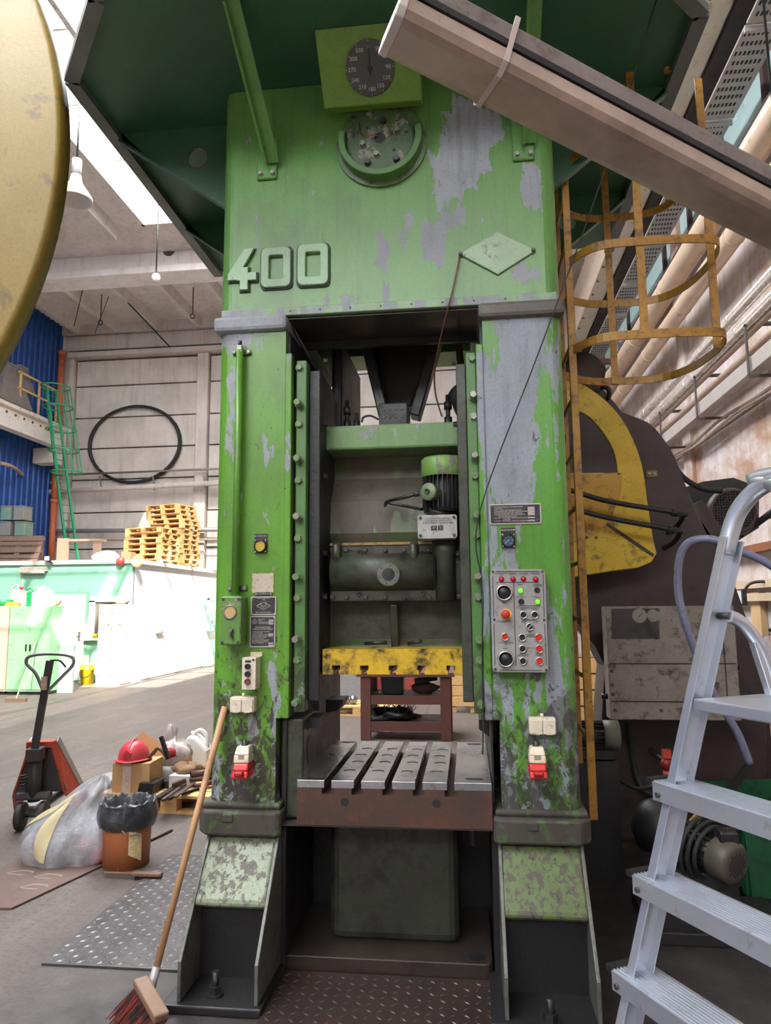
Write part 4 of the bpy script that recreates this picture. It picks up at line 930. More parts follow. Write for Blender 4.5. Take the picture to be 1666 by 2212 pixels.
# ---- brown machine with yellow flywheel guard
m_mbrown = M('dark_maroon_machine_paint', (60,45,44), .5, .05, .4, 3, (40,32,32), .35, .1)
m_guard = M('yellow_guard_paint', (214,178,22), .4, 0, .25, 3, (96,72,30), .38, .1)
YM = 1.9
mach = thing('flywheel_machine', (2.0, 2.1, 0), 'dark maroon machine with yellow flywheel guard behind the ladder cage', 'machine')
def outl(pts, y, n=0):
    if n: pts = [(v.x, v.y) for v in smooth_path([(a, b, 0) for a, b in pts], n)]
    return [(PY(a, b, y).x, PY(a, b, y).z) for a, b in pts]
o = outl([(1200,800), (1300,835), (1345,890)], YM)[:-1]+outl([(1345,890), (1400,912), (1430,942), (1458,985), (1485,1055), (1512,1125), (1562,1205), (1602,1300), (1642,1440), (1656,1560), (1662,1815)], YM, 3)+outl([ (1285,1815), (1303,1500), (1308,1440), (1285,1395), (1240,1335), (1200,1290)], YM)
body = MB().prism([(x, max(z, .0)) for x, z in o][::-1], 'y', YM, YM+.35).build('side_frame', m_mbrown, mach, .01)
MB().box(PY(1662, 1815, YM).x-.6, PY(1662, 1815, YM).x+.2, YM+.35, YM+1.3, 0, 1.3).build('machine_bed', m_mbrown, mach, .01)
YGd = 1.62
band = [(1200,815), (1245,824), (1290,850), (1335,893), (1366,945), (1386,1000), (1396,1060), (1400,1100), (1340,1100), (1335,1022), (1325,972), (1300,930), (1262,893), (1200,878)]
gd = MB().prism((outl(band[:8], YGd, 4)+outl(band[8:], YGd, 4))[::-1], 'y', YGd, YM).build('guard', m_guard, mach, .004); gd['label'] = 'yellow curved flywheel guard'
low = [(1200,1022), (1389,1020), (1400,1090), (1412,1168), (1419,1195), (1408,1214), (1380,1226), (1330,1232), (1240,1246), (1200,1250)]
MB().prism(outl(low, YGd-.003)[::-1], 'y', YGd-.003, YM).build('guard_lower', m_guard, mach, .004)
dr = [(1200,1026), (1345,1022)] + [(1345-(1-math.cos(t))*110, 1022+150*math.sin(t)) for t in [PI/2*i/8 for i in range(1, 9)]] + [(1200, 1175)]
MB().prism(outl(dr, YGd-.012)[::-1], 'y', YGd-.012, YGd).build('guard_door', M('ochre_guard_door', (200,150,24), .42, 0, .25, 4, (96,72,30), .35), mach, .002)
MB().bar(PY(1312, 1132, YGd-.006), PY(1412, 1200, YGd-.006), .02, .012, (0,1,0)).build('guard_seam', M('chipped_seam', (70,56,30), .6, 0, .5, 20), mach)
MB().prism(outl([(1200,860), (1262,875), (1310,925), (1340,974), (1350,1040), (1200,1040)], YGd+.012)[::-1], 'y', YGd+.012, YM).build('flywheel_face', m_mbrown, mach)
for px, py in ((1268, 1160), (1288, 1161), (1337, 1024)):
    p = PY(px, py, YGd-.012); lathe_disc(MB(), (p.x, YGd-.012, p.z), FD, .009, .006, 8).build('door_screw', m_boltd, mach)
p = PY(1408, 1024, YM); bk = MB().box(p.x-.04, p.x+.04, YM-.01, YM, p.z-.025, p.z+.025).build('cleat', M('olive_cleat', (120,104,40), .5), mach)
for dx in (-.022, .018): MB().hexbolt((p.x+dx, YM-.01, p.z), FD, .012, .012, .014).build('cleat_bolt', m_bolt, bk)
p = PY(1248, 826, YM+.1); dm2 = MB().lathe([(0, -.1), (.12, -.1), (.15, -.06), (.15, .05), (.17, .06), (.17, .2), (0, .2)], (p.x, YM+.1, p.z), FD, 30).build('clutch_drum', m_mbrown, mach)
MB().tube(smooth_path([PY(1296, 836, YM), PY(1312, 838, YM-.02), PY(1317, 850, YM-.02), PY(1313, 862, YM)]), .018, 8).build('pipe_elbow', m_black, mach)
for pts in ([(1205,1050), (1255,1066), (1320,1084), (1470,1109)], [(1205,1090), (1260,1105), (1330,1122), (1462,1146)]):
    a = [PY(x, y, 1.45) for x, y in pts]; e = a[-1]
    MB().tube(smooth_path(a + [e+Vector((.03,.04,-.01)), e+Vector((.035,.2,-.06)), e+Vector((.035,.46,-.08))]), .017, 10).build('air_pipe', m_darkg, mach)
    MB().cyl(e+Vector((-.06,-.006,.006)), e+Vector((0,0,0)), .024, 12).build('pipe_union', m_black, mach)
p = PY(1580, 1107, 2.3); R = Vector((p.x, 2.3, p.z))
mt = MB().lathe([(0, -.45), (.15, -.45), (.15, -.02), (.185, -.02), (.19, .02), (.17, .06), (.15, .065), (.15, .05), (0, .05)], R, FD, 36).build('drive_motor', M('dark_motor_brown', (66,50,46), .5, .1, .4, 6), mach)
for k in range(-7, 8):
    hw = math.sqrt(max(0, .15**2-(k*.02)**2))
    MB().box(R.x-hw, R.x+hw, R.y-.06, R.y-.056, R.z+k*.02-.003, R.z+k*.02+.003).build('grille_bar', m_darkg, mt)
    MB().box(R.x+k*.02-.003, R.x+k*.02+.003, R.y-.059, R.y-.055, R.z-hw, R.z+hw).build('grille_bar', m_darkg, mt)
MB().prism(outl([(1482,1052), (1520,1040), (1585,1032), (1620,1045), (1640,1080), (1640,1140), (1560,1190), (1525,1150)], 2.42)[::-1], 'y', 2.42, 2.9).build('belt_cover', m_black, mach)
MB().bar(PY(1505, 1085, 2.2), PY(1572, 1185, 2.2), .05, .14, (0,1,0)).build('motor_slide_rail', m_mbrown, mach)
MB().tube(smooth_path([PY(1455, 1000, 2.2), PY(1475, 1030, 2.2), PY(1515, 1055, 2.2), PY(1560, 1060, 2.2)]), .022, 8).build('motor_cable', m_black_rub, mach)
MB().tube(smooth_path([PY(1600, 1155, 2.3), PY(1630, 1135, 2.3), PY(1670, 1105, 2.2), PY(1740, 1050, 2.1)]), .025, 8).build('motor_cable', m_black_rub, mach)
MB().tube(smooth_path([PY(1360, 1560, YM-.03), PY(1368, 1640, YM-.03), PY(1385, 1700, YM-.06), PY(1420, 1722, YM-.1)]), .018, 8).build('rubber_hose', m_black_rub, mach)
# chains piled on the machine side
b = MB(); rr = random.Random(3)
for k in range(130):
    p = PY(rr.uniform(1528, 1580)+ (k % 5)*6, rr.uniform(1432, 1530), 1.55+rr.uniform(-.1, .1)); d = Vector((rr.uniform(-1, 1), rr.uniform(-1, 1), rr.uniform(-1, 1))).normalized()
    b.bar(p-d*.028, p+d*.028, .016, .03)
ch = b.build('chain_heap', m_black, mach); ch['kind'] = 'stuff'
MB().bar(PY(1562, 1440, 1.5), PY(1640, 1545, 1.5), .05, .1).build('chain_tray', m_black, mach)
# ---- grey pneumatic cabinet in front of it
m_cab = M('scuffed_grey_cabinet_paint', (140,130,122), .55, .05, .3, 5, (70,60,54), .42, .1)
YC = 1.38
x0, x1 = PY(1312, 1400, YC).x, PY(1592, 1400, YC).x; z1, z0 = PY(1450, 1309, YC).z, PY(1450, 1556, YC).z
cabn = thing('pneumatic_cabinet', ((x0+x1)/2, YC+.2, z0), 'scuffed grey steel cabinet with gauge window on the maroon machine', 'cabinet')
MB().box(x0, x1, YC, YC+.14, z0, z1).build('cabinet_body', m_cab, cabn, .006); MB().box(x0+.15, x1-.05, YC+.14, YM, z0+.1, z1-.1).build('mounting_frame', m_black, cabn)
for py in (1433, 1515):
    zz = PY(1450, py, YC).z; MB().box(x0+.01, x1-.01, YC-.004, YC, zz-.006, zz+.002).build('panel_seam', M('dark_seam', (60,54,50), .7), cabn)  # dark strips along the panel joints
p0 = PY(1321, 1315, YC); p1 = PY(1425, 1379, YC)
wf = MB().box(p0.x, p1.x, YC-.008, YC, p1.z, p0.z).build('gauge_window', M('dusty_dark_glass', (58,56,54), .15, 0, .4, 5, (40,38,36), .4), cabn)
for px in (1381, 1411):
    p = PY(px, 1330, YC); lathe_disc(MB(), (p.x, YC-.008, p.z), FD, .046 if px < 1400 else .04, .004, 24).build('pressure_gauge', M('grey_gauge_face', (128,124,116), .4, 0, .2, 12), wf)
p = PY(1381, 1330, YC); MB().bar((p.x-.01, YC-.0135, p.z-.012), (p.x+.02, YC-.0135, p.z+.02), .004, .001, (0,1,0)).build('gauge_needle', m_ink, wf)
for px, py in ((1325, 1318), (1325, 1345), (1325, 1375), (1422, 1318), (1422, 1345), (1422, 1375), (1316, 1450), (1316, 1500), (1330, 1535), (1430, 1535), (1318, 1480)):
    p = PY(px, py, YC-.01); lathe_disc(MB(), (max(p.x, x0+.02), YC-.008 if py < 1380 else YC, p.z), FD, .011, .006, 8).build('cabinet_screw', m_boltd, cabn)
MB().cyl((x0, YC+.07, PY(0, 1500, YC).z), (x0-.04, YC+.07, PY(0, 1500, YC).z), .018, 10).build('clamp_knob', m_blackp, cabn)
MB().box(x1-.08, x1-.075, YC-.005, YC, z0+.04, z1-.04).build('door_edge', m_darkg, cabn)
# small pump motor tucked under the cabinet
p = PY(1320, 1587, 1.3)
sm = thing('small_motor', (p.x-.1, 1.3, p.z-.09), 'small grey ribbed motor below the corner of the grey cabinet', 'motor')
MB().cyl((p.x-.3, 1.3, p.z), (p.x-.03, 1.3, p.z), .07, 20).build('motor_body', m_darkg, sm)
for k in range(16):
    t = 2*PI*k/16; MB().bar((p.x-.26, 1.3+.075*math.cos(t), p.z+.075*math.sin(t)), (p.x-.05, 1.3+.075*math.cos(t), p.z+.075*math.sin(t)), .006, .02, (0, math.cos(t), math.sin(t))).build('cooling_fin', m_darkg, sm)
MB().cyl((p.x-.05, 1.3, p.z), (p.x+.045, 1.3, p.z), .088, 24).build('fan_cowl', M('olive_cowl', (108,106,88), .5, 0, .3, 8), sm)
MB().box(p.x-.26, p.x, 1.2, 1.4, p.z-.14, p.z-.08).build('motor_foot', m_black, sm)
MB().box(p.x-.28, p.x+.02, 1.2, YM, 0, p.z-.13).build('motor_stand', m_black, sm)
# hose, cable and valve
m_hose = M('milky_blue_grey_hose', (122,124,150), .3, 0, .25, 10, (90,86,104), .2)
solo(MB().tube(smooth_path([PY(1760, 1300, .7), PY(1666, 1222, .7), PY(1600, 1190, .7), PY(1540, 1165, .75), PY(1490, 1171, .8), PY(1468, 1208, .85), PY(1466, 1280, .9), PY(1482, 1350, .9), PY(1512, 1430, .95), PY(1548, 1510, 1.0), PY(1592, 1580, 1.05), PY(1620, 1650, 1.1)], 6), .022, 12), 'air_hose', m_hose, 'blue grey plastic hose looping behind the aluminium stepladder', 'hose')
vz = PY(1440, 1690, 1.5)
vl = thing('red_valve', PY(1440, 1665, 1.5), 'small red valve on the oily maroon machine beside the stepladder', 'valve')
c = PY(1440, 1640, 1.5)
MB().cyl(c+Vector((0,.4,-.02)), c+Vector((0,.02,-.02)), .02, 10).build('valve_stem', m_black, vl)
MB().lathe([(0,-.03), (.034,-.03), (.042,0), (.034,.03), (0,.03)], c+Vector((0,0,-.03)), FD, 18).build('valve_body', M('dull_red_valve', (134,34,30), .45), vl)
MB().box(c.x-.025, c.x+.025, 1.47, 1.52, c.z+.01, c.z+.06).build('valve_port', M('orange_red_valve', (196,72,54), .45), vl); MB().cyl(c+Vector((0,0,-.07)), c+Vector((0,0,-.12)), .025, 10).build('valve_port', bpy.data.materials['orange_red_valve'], vl)
solo(MB().tube(smooth_path([PY(1285, 1625, 1.3), PY(1300, 1650, 1.35), PY(1335, 1682, 1.4), PY(1375, 1703, 1.45), PY(1405, 1700, 1.5), PY(1432, 1688, 1.5), PY(1440, 1672, 1.5)], 6), .013, 8), 'sagging_cable', m_black_rub, 'black cable sagging from the small motor to the red valve', 'cable')
# ---- pump unit on the floor
pu = thing('coolant_pump', (1.85, .55, 0), 'greasy pump motor with coiled cable on the floor behind the stepladder', 'pump')
e = PY(1588, 1868, .45); ax = Vector((.42, -.62, -.1)).normalized()
MB().lathe([(0, -.32), (.085, -.32), (.085, -.02), (0, -.02)], e, ax, 24).build('motor_body', m_darkg, pu)
u1 = ax.orthogonal().normalized(); u2 = ax.cross(u1)
for k in range(18):
    t = 2*PI*k/18; r = u1*math.cos(t)+u2*math.sin(t); MB().bar(e+r*.088-ax*.28, e+r*.088-ax*.04, .005, .02, r).build('cooling_fin', m_darkg, pu)
cw = MB().lathe([(.1, -.1), (.104, -.08), (.104, -.01), (.09, .01), (.075, .012), (0, .012)], e, ax, 28).build('fan_cowl', M('brown_grey_cowl', (88,82,72), .45, .1, .4, 8), pu)
for i in range(-4, 5):
    for j in range(-4, 5):
        if i*i+j*j < 17:
            pp = e+ax*.0125+u1*i*.015+u2*j*.015; MB().bar(pp-u1*.005, pp+u1*.005, .01, .001, ax).build('vent_hole', m_ink, cw)
MB().lathe([(0, -.55), (.12, -.55), (.15, -.5), (.13, -.38), (.1, -.32), (0, -.32)], e, ax, 24).build('pump_body', m_black, pu)
for k in range(3):
    r0 = .13+.02*k; MB().tube([e-ax*(.13+.025*k)+(u1*math.cos(t)+u2*math.sin(t))*r0 for t in [2*PI*i/24 for i in range(24)]], .012, 8, closed=True).build('coiled_cable', m_black_rub, pu)
MB().box(e.x-.06, e.x+.03, e.y+.0, e.y+.1, e.z+.07, e.z+.15).build('terminal_box', m_darkg, pu, .01)
MB().tube(smooth_path([e+Vector((-.02,.05,.15)), PY(1600, 1790, .6), PY(1625, 1760, .8), PY(1660, 1735, 1.0)]), .012, 8).build('supply_cable', m_black_rub, pu)
MB().prism([(e.x-.34, .05), (e.x+.08, .05), (e.x+.02, e.z-.07), (e.x-.3, e.z-.07)], 'y', e.y+.08, e.y+.4).build('support_block', m_black, pu, .01)
MB().box(e.x-.4, e.x+.3, e.y+.0, e.y+.5, 0, .06).build('base_frame', m_black, pu, .006)
# steel bars leaning over it
solo(MB().bar(PY(1468, 1838, .9), PY(1622, 1650, 1.25), .02, .05), 'steel_flat', m_black, 'dark steel flat bar leaning above the floor pump', 'bar')
yb = MB().bar(PY(1466, 1808, .8), PY(1520, 1752, .9), .012, .045).bar(PY(1466, 1808, .8), PY(1470, 1840, .8), .012, .04)
solo(yb, 'yellow_bracket', M('yellow_bracket_paint', (170,130,40), .5, 0, .5, 10, (60,48,34), .5), 'short bent yellow flat bracket beside the floor pump', 'bracket')
p = PZ(1545, 1975); solo(MB().bar((p.x-.25, p.y+.0, .04), (p.x+.6, p.y+.45, .04), .1, .08).bar((p.x-.27, p.y+.05, .04), (p.x-.15, p.y-.07, .04), .05, .06), 'floor_beam', m_black, 'black steel beam lying on the oily floor under the stepladder', 'beam')
# green container
g0 = PY(1604, 1760, .95)
gx = g0.x; m_bin = M('green_bin_paint', (20,84,50), .45, .1, .4, 4, (14,44,30), .4)
bn = thing('waste_container', (gx+.5, 1.3, 0), 'green steel waste container at the right edge behind the stepladder', 'container')
MB().prism([(gx+.02, 0.05), (gx+1.0, .05), (gx+1.05, g0.z+.05), (gx, g0.z)], 'y', .95, .97).build('front_side', m_bin, bn)
MB().prism([(gx+.02, 0.05), (gx+1.0, .05), (gx+1.05, g0.z+.05), (gx, g0.z)], 'y', 1.7, 1.72).build('back_side', m_bin, bn)
MB().box(gx, gx+.02, .97, 1.7, .05, g0.z).build('end_side', m_bin, bn); MB().box(gx+1.02, gx+1.04, .97, 1.7, .05, g0.z+.03).build('end_side', m_bin, bn)
MB().box(gx+.02, gx+1.0, .97, 1.7, .0, .06).build('bottom', m_black, bn)
# ================================================================ RIGHT WALL SERVICES
m_pipe_b = M('beige_painted_pipe', (222,196,170), .45, .1, .2, 2, (170,140,116), .25)
m_pipe_s = M('silver_foil_lagging', (228,220,214), .26, .6, .2, 3, (176,156,140), .12, .06, 25)
m_pipe_g = M('grey_brown_pipe', (176,154,138), .45, .2, .25, 3, (120,96,82), .3)
m_copper = M('copper_red_pipe', (168,98,74), .4, .3, .3, 3, (110,66,52), .3)
def ypipe(px, py, x, r, m, nm, lab, y0=-4.0, y1=YB-.1, dz=0):
    z = PX(px, py, x).z + dz
    o = thing(nm, (x, (y0+y1)/2, z-r), lab, 'pipe')
    MB().tube([(x, y0, z), (x, y1, z)], r, 18).build('pipe_run', m, o)
    y = y0+.9
    while y < y1:
        MB().cyl((x, y, z), (x, y+.05, z), r*1.06, 18).build('band', m, o); y += 2.1
    return z
ypipe(1523, 496, 3.62, .16, m_pipe_b, 'heating_pipe', 'thickest beige pipe high along the right wall under the windows', y1=13.2)
ypipe(1576, 522, 3.82, .13, m_pipe_b, 'heating_pipe', 'second beige pipe just below the thickest one on the right wall', y1=13.2)
z1_ = PX(1523, 496, 3.62).z; z2_ = PX(1576, 522, 3.82).z
for x, z, r, l in ((3.62, z1_, .12, 'copper red far end of the thickest wall pipe'), (3.82, z2_, .1, 'copper red far end of the second wall pipe')):
    solo(MB().tube([(x, 13.2, z), (x, YB-.1, z)], r, 16), 'copper_pipe', m_copper, l, 'pipe')
ypipe(1509, 767, 3.72, .07, m_pipe_s, 'lagged_pipe', 'upper shiny silver lagged pipe on the right wall')
ypipe(1533, 770, 3.80, .07, m_pipe_s, 'lagged_pipe', 'lower shiny silver lagged pipe on the right wall', dz=PX(1509, 767, 3.72).z-PX(1533, 770, 3.80).z-.165)
ypipe(1571, 767, 3.86, .045, m_pipe_g, 'water_pipe', 'thin grey brown pipe below the silver pipes')
ypipe(1590, 788, 3.92, .045, m_pipe_g, 'water_pipe', 'lowest thin grey brown pipe just above the cable duct')
zd = PX(1655, 770, 3.85).z
dt = thing('cable_duct', (3.85, 4, zd-.09), 'long grey box cable duct on brackets along the right wall', 'duct')
for k in range(9): MB().box(3.78, 3.93, -4+k*2.5, -4+k*2.5+2.48, zd-.09, zd+.08).build('duct_length', M('duct_grey', (176,168,162), .45, .2, .2, 4) if k == 0 else bpy.data.materials['duct_grey'], dt, .006)
for k in range(7):
    y = 5.0+k*1.9
    MB().box(3.74, 3.76, y, y+.04, zd-.14, zd+.5).box(3.74, XR-.005, y, y+.04, zd-.16, zd-.13).box(3.74, XR-.005, y, y+.04, zd+.46, zd+.5).build('duct_bracket', M('bracket_dark', (92,84,80), .5, .3) if k == 0 else bpy.data.materials['bracket_dark'], dt)
zc2 = PX(1664, 830, 4.0).z
for k, dz in enumerate((0, -.06)):
    pts = [(4.02, y, zc2+dz+.03*math.sin(y*2.1+k)) for y in [-3+.5*i for i in range(43)]]
    solo(MB().tube(pts, .02, 6), 'wall_cable', m_pipe_g, ('upper' if k == 0 else 'lower')+' of the two brown cables sagging under the cable duct', 'cable')
# crane runway beam, perforated tray, window strip
xa = PZ(1488, 87, 9.0).x; xb2 = PZ(1528, 136, 9.0).x
cb2 = thing('runway_beam', ((xa+xb2)/2, 6, 9.0), 'cream concrete crane runway beam high on the right side', 'beam')
MB().box(xa, xb2, -6, YB-.1, 9.0, 9.5).build('beam_flange', M('cream_beam_paint', (226,206,186), .6, 0, .2, 2, (180,150,130), .25), cb2, .01)
MB().box(xa+.1, xb2-.05, -6, YB-.1, 9.5, 10.4).build('beam_web', bpy.data.materials['cream_beam_paint'], cb2)
for k in range(22): lathe_disc(MB(), (xa+.06, 2+k*.7, 9.0), (0,0,-1), .025, .02, 10).build('beam_bolt', m_boltd, cb2)
m_dkb = M('dark_brown_steel_and_gap_shade', (58,40,36), .7, 0, .3, 3)
zt9 = 9.05
solo(MB().box(xb2+.02, XR-.08, -6, YB-.1, 8.93, 8.99), 'beam_gap_shade', m_dkb, 'dark sheet standing in for the shaded gap above the perforated trays on the right', 'shade sheet')  # dark sheet painted in for the shadow between beam and wall
TZ9 = 7.95; xt0 = PZ(1569, 144, TZ9).x; xt1 = min(PZ(1611, 208, TZ9).x, XR-.09)
m_perf = M('grey_perforated_steel', (190,182,178), .5, .3, .2, 4); m_hole = m_ink
for k in range(10):
    y = 2.5+k*1.58
    o = thing('perforated_tray', ((xt0+xt1)/2, y+.78, TZ9), ['nearest','second','third','fourth','fifth','sixth','seventh','eighth','ninth','farthest'][k]+' grey perforated steel tray in the row high on the right', 'tray', 'perforated trays below the crane beam')
    MB().box(xt0, xt1, y, y+1.54, TZ9, TZ9+.03).build('tray_sheet', m_perf, o, .004)
    MB().box(xt0, xt1, y, y+.04, TZ9-.05, TZ9).build('tray_lip', m_perf, o)
    b = MB()
    for i in range(7):
        for j in range(10):
            px = xt0+.04+(xt1-xt0-.08)*(i+.5*(j % 2))/7; py = y+.1+j*.145
            b.box(px-.012, px+.012, py-.03, py+.03, TZ9-.003, TZ9+.001)
    hh = b.build('perforations', m_hole, o); hh['kind'] = 'stuff'
m_teal = M('pale_teal_window_glass', (178,206,206), .2, 0, .15, 1)
w = struct(MB().box(XR-.06, XR+.1, -6, YB-.2, 7.22, 7.42), 'window_4', m_frame, 'teal window strip high in the right wall')
MB().box(XR-.06, XR+.1, -6, YB-.2, 9.6, 9.72).build('window_head', m_frame, w)
for k in range(16):
    y = -5.5+k*1.5
    MB().box(XR+.02, XR+.04, y+.05, y+1.45, 7.42, 9.6).build('pane', m_teal, w); MB().box(XR-.04, XR+.08, y-.05, y+.05, 7.42, 9.6).build('mullion', m_dkb, w)
solo(MB().box(XR-.3, XR-.05, -5, YB-.3, 7.05, 7.15).box(XR-.32, XR-.3, -5, YB-.3, 7.0, 7.25), 'pipe_shelf', m_dkb, 'dark brown slotted steel angle under the teal windows', 'shelf')
# maroon cross bracket in the far corner
solo(MB().box(1.6, XR-.1, 14.0, 14.1, 7.55, 7.68), 'maroon_beam', M('maroon_steel', (96,54,56), .6), 'thin maroon steel crossbeam between the ladder cage and the right wall', 'beam')
# things hanging low on the right wall
for k, (py, lab) in enumerate(((1185, 'rusty angle shelf on the right wall behind the drive motor'), (1262, 'pale timber batten across the right wall above the lower one'), (1290, 'lower pale timber batten across the right wall'))):
    z = PX(1640, py, XR-.05).z
    solo(MB().box(XR-.14, XR-.01, 5.0, 11.5, z-.05, z+.05), 'wall_batten' if k else 'wall_shelf', M('rust_angle', (140,84,50), .7, 0, .4) if k == 0 else (M('pale_batten', (206,180,150), .7, 0, .3) if k == 1 else bpy.data.materials['pale_batten']), lab, 'batten' if k else 'shelf')
p = PX(1600, 1290, XR-.4)
fl = thing('work_lamp', (XR-.1, p.y, p.z-.2), 'small floodlight on a bent arm on the right wall beside the ladder rail', 'lamp')
MB().box(XR-.42, XR-.36, p.y-.11, p.y+.11, p.z-.1, p.z+.1).build('lamp_housing', m_darkg, fl, .01); MB().box(XR-.425, XR-.42, p.y-.09, p.y+.09, p.z-.08, p.z+.08).build('lamp_glass', M('lamp_glass_white', (210,216,214), .2), fl)
MB().tube(smooth_path([(XR-.38, p.y, p.z), (XR-.3, p.y-.05, p.z+.16), (XR-.12, p.y-.1, p.z+.18), (XR-.02, p.y-.1, p.z+.1)]), .018, 8).build('bent_arm', m_darkg, fl)
p = PX(1630, 1330, XR-.1)
solo(MB().box(XR-.08, XR-.0, p.y-.15, p.y+.15, 1.0, p.z+.3), 'wall_plank', M('light_timber', (206,170,124), .7, 0, .3, 4, stretch=(6,6,.6)), 'light timber plank upright on the right wall below the floodlight', 'plank')
p = PX(1645, 1420, XR-.05)
so = thing('wood_slat_panel', (XR-.06, p.y-.6, 0), 'weathered timber slats leaning on the lower right wall', 'slat panel')
for k in range(9): MB().box(XR-.05, XR-.02, p.y-1.6+k*.24, p.y-1.6+k*.24+.22, 0, 1.25).build('slat', M('weathered_slat', (150,128,122), .8, 0, .4, 5, stretch=(4,4,.5)) if k == 0 else bpy.data.materials['weathered_slat'], so, .004)
# ================================================================ LEFT BACKGROUND
m_orange = M('orange_red_pipe_paint', (196,104,66), .5, 0, .25, 2, (140,70,50), .3)
p = PY(120, 900, 18.0); p.x = max(p.x, -12.82)
dp = thing('drain_pipe', (p.x, 18.0, 0), 'orange red drain pipe in the corner beside the blue wall', 'pipe')
for k, (z0, z1) in enumerate(((2.8, 5.2), (5.2, 7.8), (7.8, 10.2))):
    MB().cyl((p.x, 18.0, z0), (p.x, 18.0, z1), .1, 16).build('pipe_length', m_orange, dp); MB().cyl((p.x, 18.0, z1-.12), (p.x, 18.0, z1), .125, 16).build('pipe_collar', m_orange, dp)
# left runway beam with rivet holes
m_wbeam = M('white_riveted_beam_paint', (222,214,206), .6, 0, .2, 2, (170,150,136), .25)
lb = thing('runway_girder', (-12.2, 6, 6.75), 'white riveted crane girder along the blue wall', 'girder')
MB().box(-12.45, -12.15, YF+1, 17.6, 7.3, 7.42).build('top_flange', m_wbeam, lb, .01); MB().box(-12.45, -12.15, YF+1, 17.6, 6.68, 6.78).build('bottom_flange', m_wbeam, lb, .01)
MB().box(-12.32, -12.28, YF+1, 17.6, 6.78, 7.3).build('web', m_wbeam, lb)
for k in range(14): lathe_disc(MB(), (-12.28, 12.2+k*.4, 7.16), (1,0,0), .035, .03, 10).build('rivet', m_conc_joint, lb)
MB().box(-13.0, -12.3, 17.0, 17.5, 6.2, 6.68).build('corbel', m_conc, lb, .02)
# pyramid hoppers standing on the girder
m_zinc = M('dull_galvanised_sheet', (140,134,132), .5, .4, .3, 3, (110,86,72), .3)
for k, (px, z0, s, lab) in enumerate(((20, 7.42, .75, 'large grey sheet metal hopper standing on the white girder'), (48, 8.0, .45, 'small grey sheet metal hopper peeking above the large hopper'))):
    y = PX(px, 850, -12.35).y
    h = thing('sheet_hopper', (-12.4, y, z0), lab, 'hopper')
    b = MB(); w0, w1, hh = s, s*.35, s*1.5
    b.add([(-12.4-w0*.4, y-w0, z0), (-12.4+w0*.4, y-w0, z0), (-12.4+w0*.4, y+w0, z0), (-12.4-w0*.4, y+w0, z0), (-12.4-w1*.4, y-w1, z0+hh), (-12.4+w1*.4, y-w1, z0+hh), (-12.4+w1*.4, y+w1, z0+hh), (-12.4-w1*.4, y+w1, z0+hh)], [(0,3,2,1),(4,5,6,7),(0,1,5,4),(1,2,6,5),(2,3,7,6),(3,0,4,7)])
    b.build('hopper_body', m_zinc, h); MB().box(-12.4-w1*.5, -12.4+w1*.5, y-w1*1.15, y+w1*1.15, z0+hh, z0+hh+.06).build('hopper_rim', m_zinc, h)
yr = thing('guard_rail', (-12.1, 15.6, 7.42), 'pale yellow guard rail on the white girder', 'railing')
for y in (15.0, 15.9, 16.8): MB().box(-12.2, -12.15, y-.025, y+.025, 7.42, 8.45).build('rail_post', M('pale_yellow_rail', (206,170,112), .5) if y == 15.0 else bpy.data.materials['pale_yellow_rail'], yr)
for z in (8.42, 7.95): MB().box(-12.2, -12.15, 14.9, 16.9, z-.025, z+.025).build('rail_bar', bpy.data.materials['pale_yellow_rail'], yr)
# green caged ladder leaning on the girder
m_glad = M('bright_green_ladder_paint', (52,150,104), .45, .1, .2, 5)
B0 = PY(150, 1204, 15.5); T0 = PY(98, 836, 16.4); B1 = PY(172, 1204, 15.5); T1 = PY(121, 845, 16.4)
B0.z = B1.z = 2.8
gl = thing('cage_ladder', (B0.x, 15.5, 2.8), 'green caged ladder rising from the annexe roof to the girder', 'ladder')
for a, b in ((B0, T0), (B1, T1)): MB().bar(a, b, .06, .06).build('rail', m_glad, gl)
for k in range(1, 24):
    t = k/24; MB().cyl(B0.lerp(T0, t), B1.lerp(T1, t), .012, 6).build('rung', m_glad, gl)
hp = []
for t in (.5, .62, .74, .87, .99):
    c = (B0.lerp(T0, t)+B1.lerp(T1, t))/2 + Vector((.3, -.25, 0)); pts = [c+Vector((.42*math.cos(a), .42*math.sin(a), .02)) for a in [2*PI*i/20 for i in range(20)]]
    MB().tube(pts, .022, 6, closed=True).build('hoop', m_glad, gl); hp.append(c)
for a in (-.6, .3, 1.2, -1.6): MB().bar(hp[0]+Vector((.42*math.cos(a), .42*math.sin(a), 0)), hp[-1]+Vector((.42*math.cos(a), .42*math.sin(a), 0)), .03, .012).build('cage_strip', m_glad, gl)
# coil of black hose hung on the wall
cc = PY(292, 960, 18.42); rx = abs(PY(390, 960, 18.42).x-PY(195, 960, 18.42).x)/2; rz = abs(PY(292, 878, 18.42).z-PY(292, 1044, 18.42).z)/2
pts = [(cc.x+(rx-.015*math.sin(3*a/4))*math.cos(a), 18.40-.05*(a/(2*PI*3)), cc.z+(rz-.03*(a/(6*PI)))*math.sin(a)) for a in [2*PI*3.2*i/120-.6 for i in range(121)]]
solo(MB().tube(pts, .045, 8), 'hose_coil', m_black_rub, 'big loop of black hose hung on the concrete back wall', 'hose')
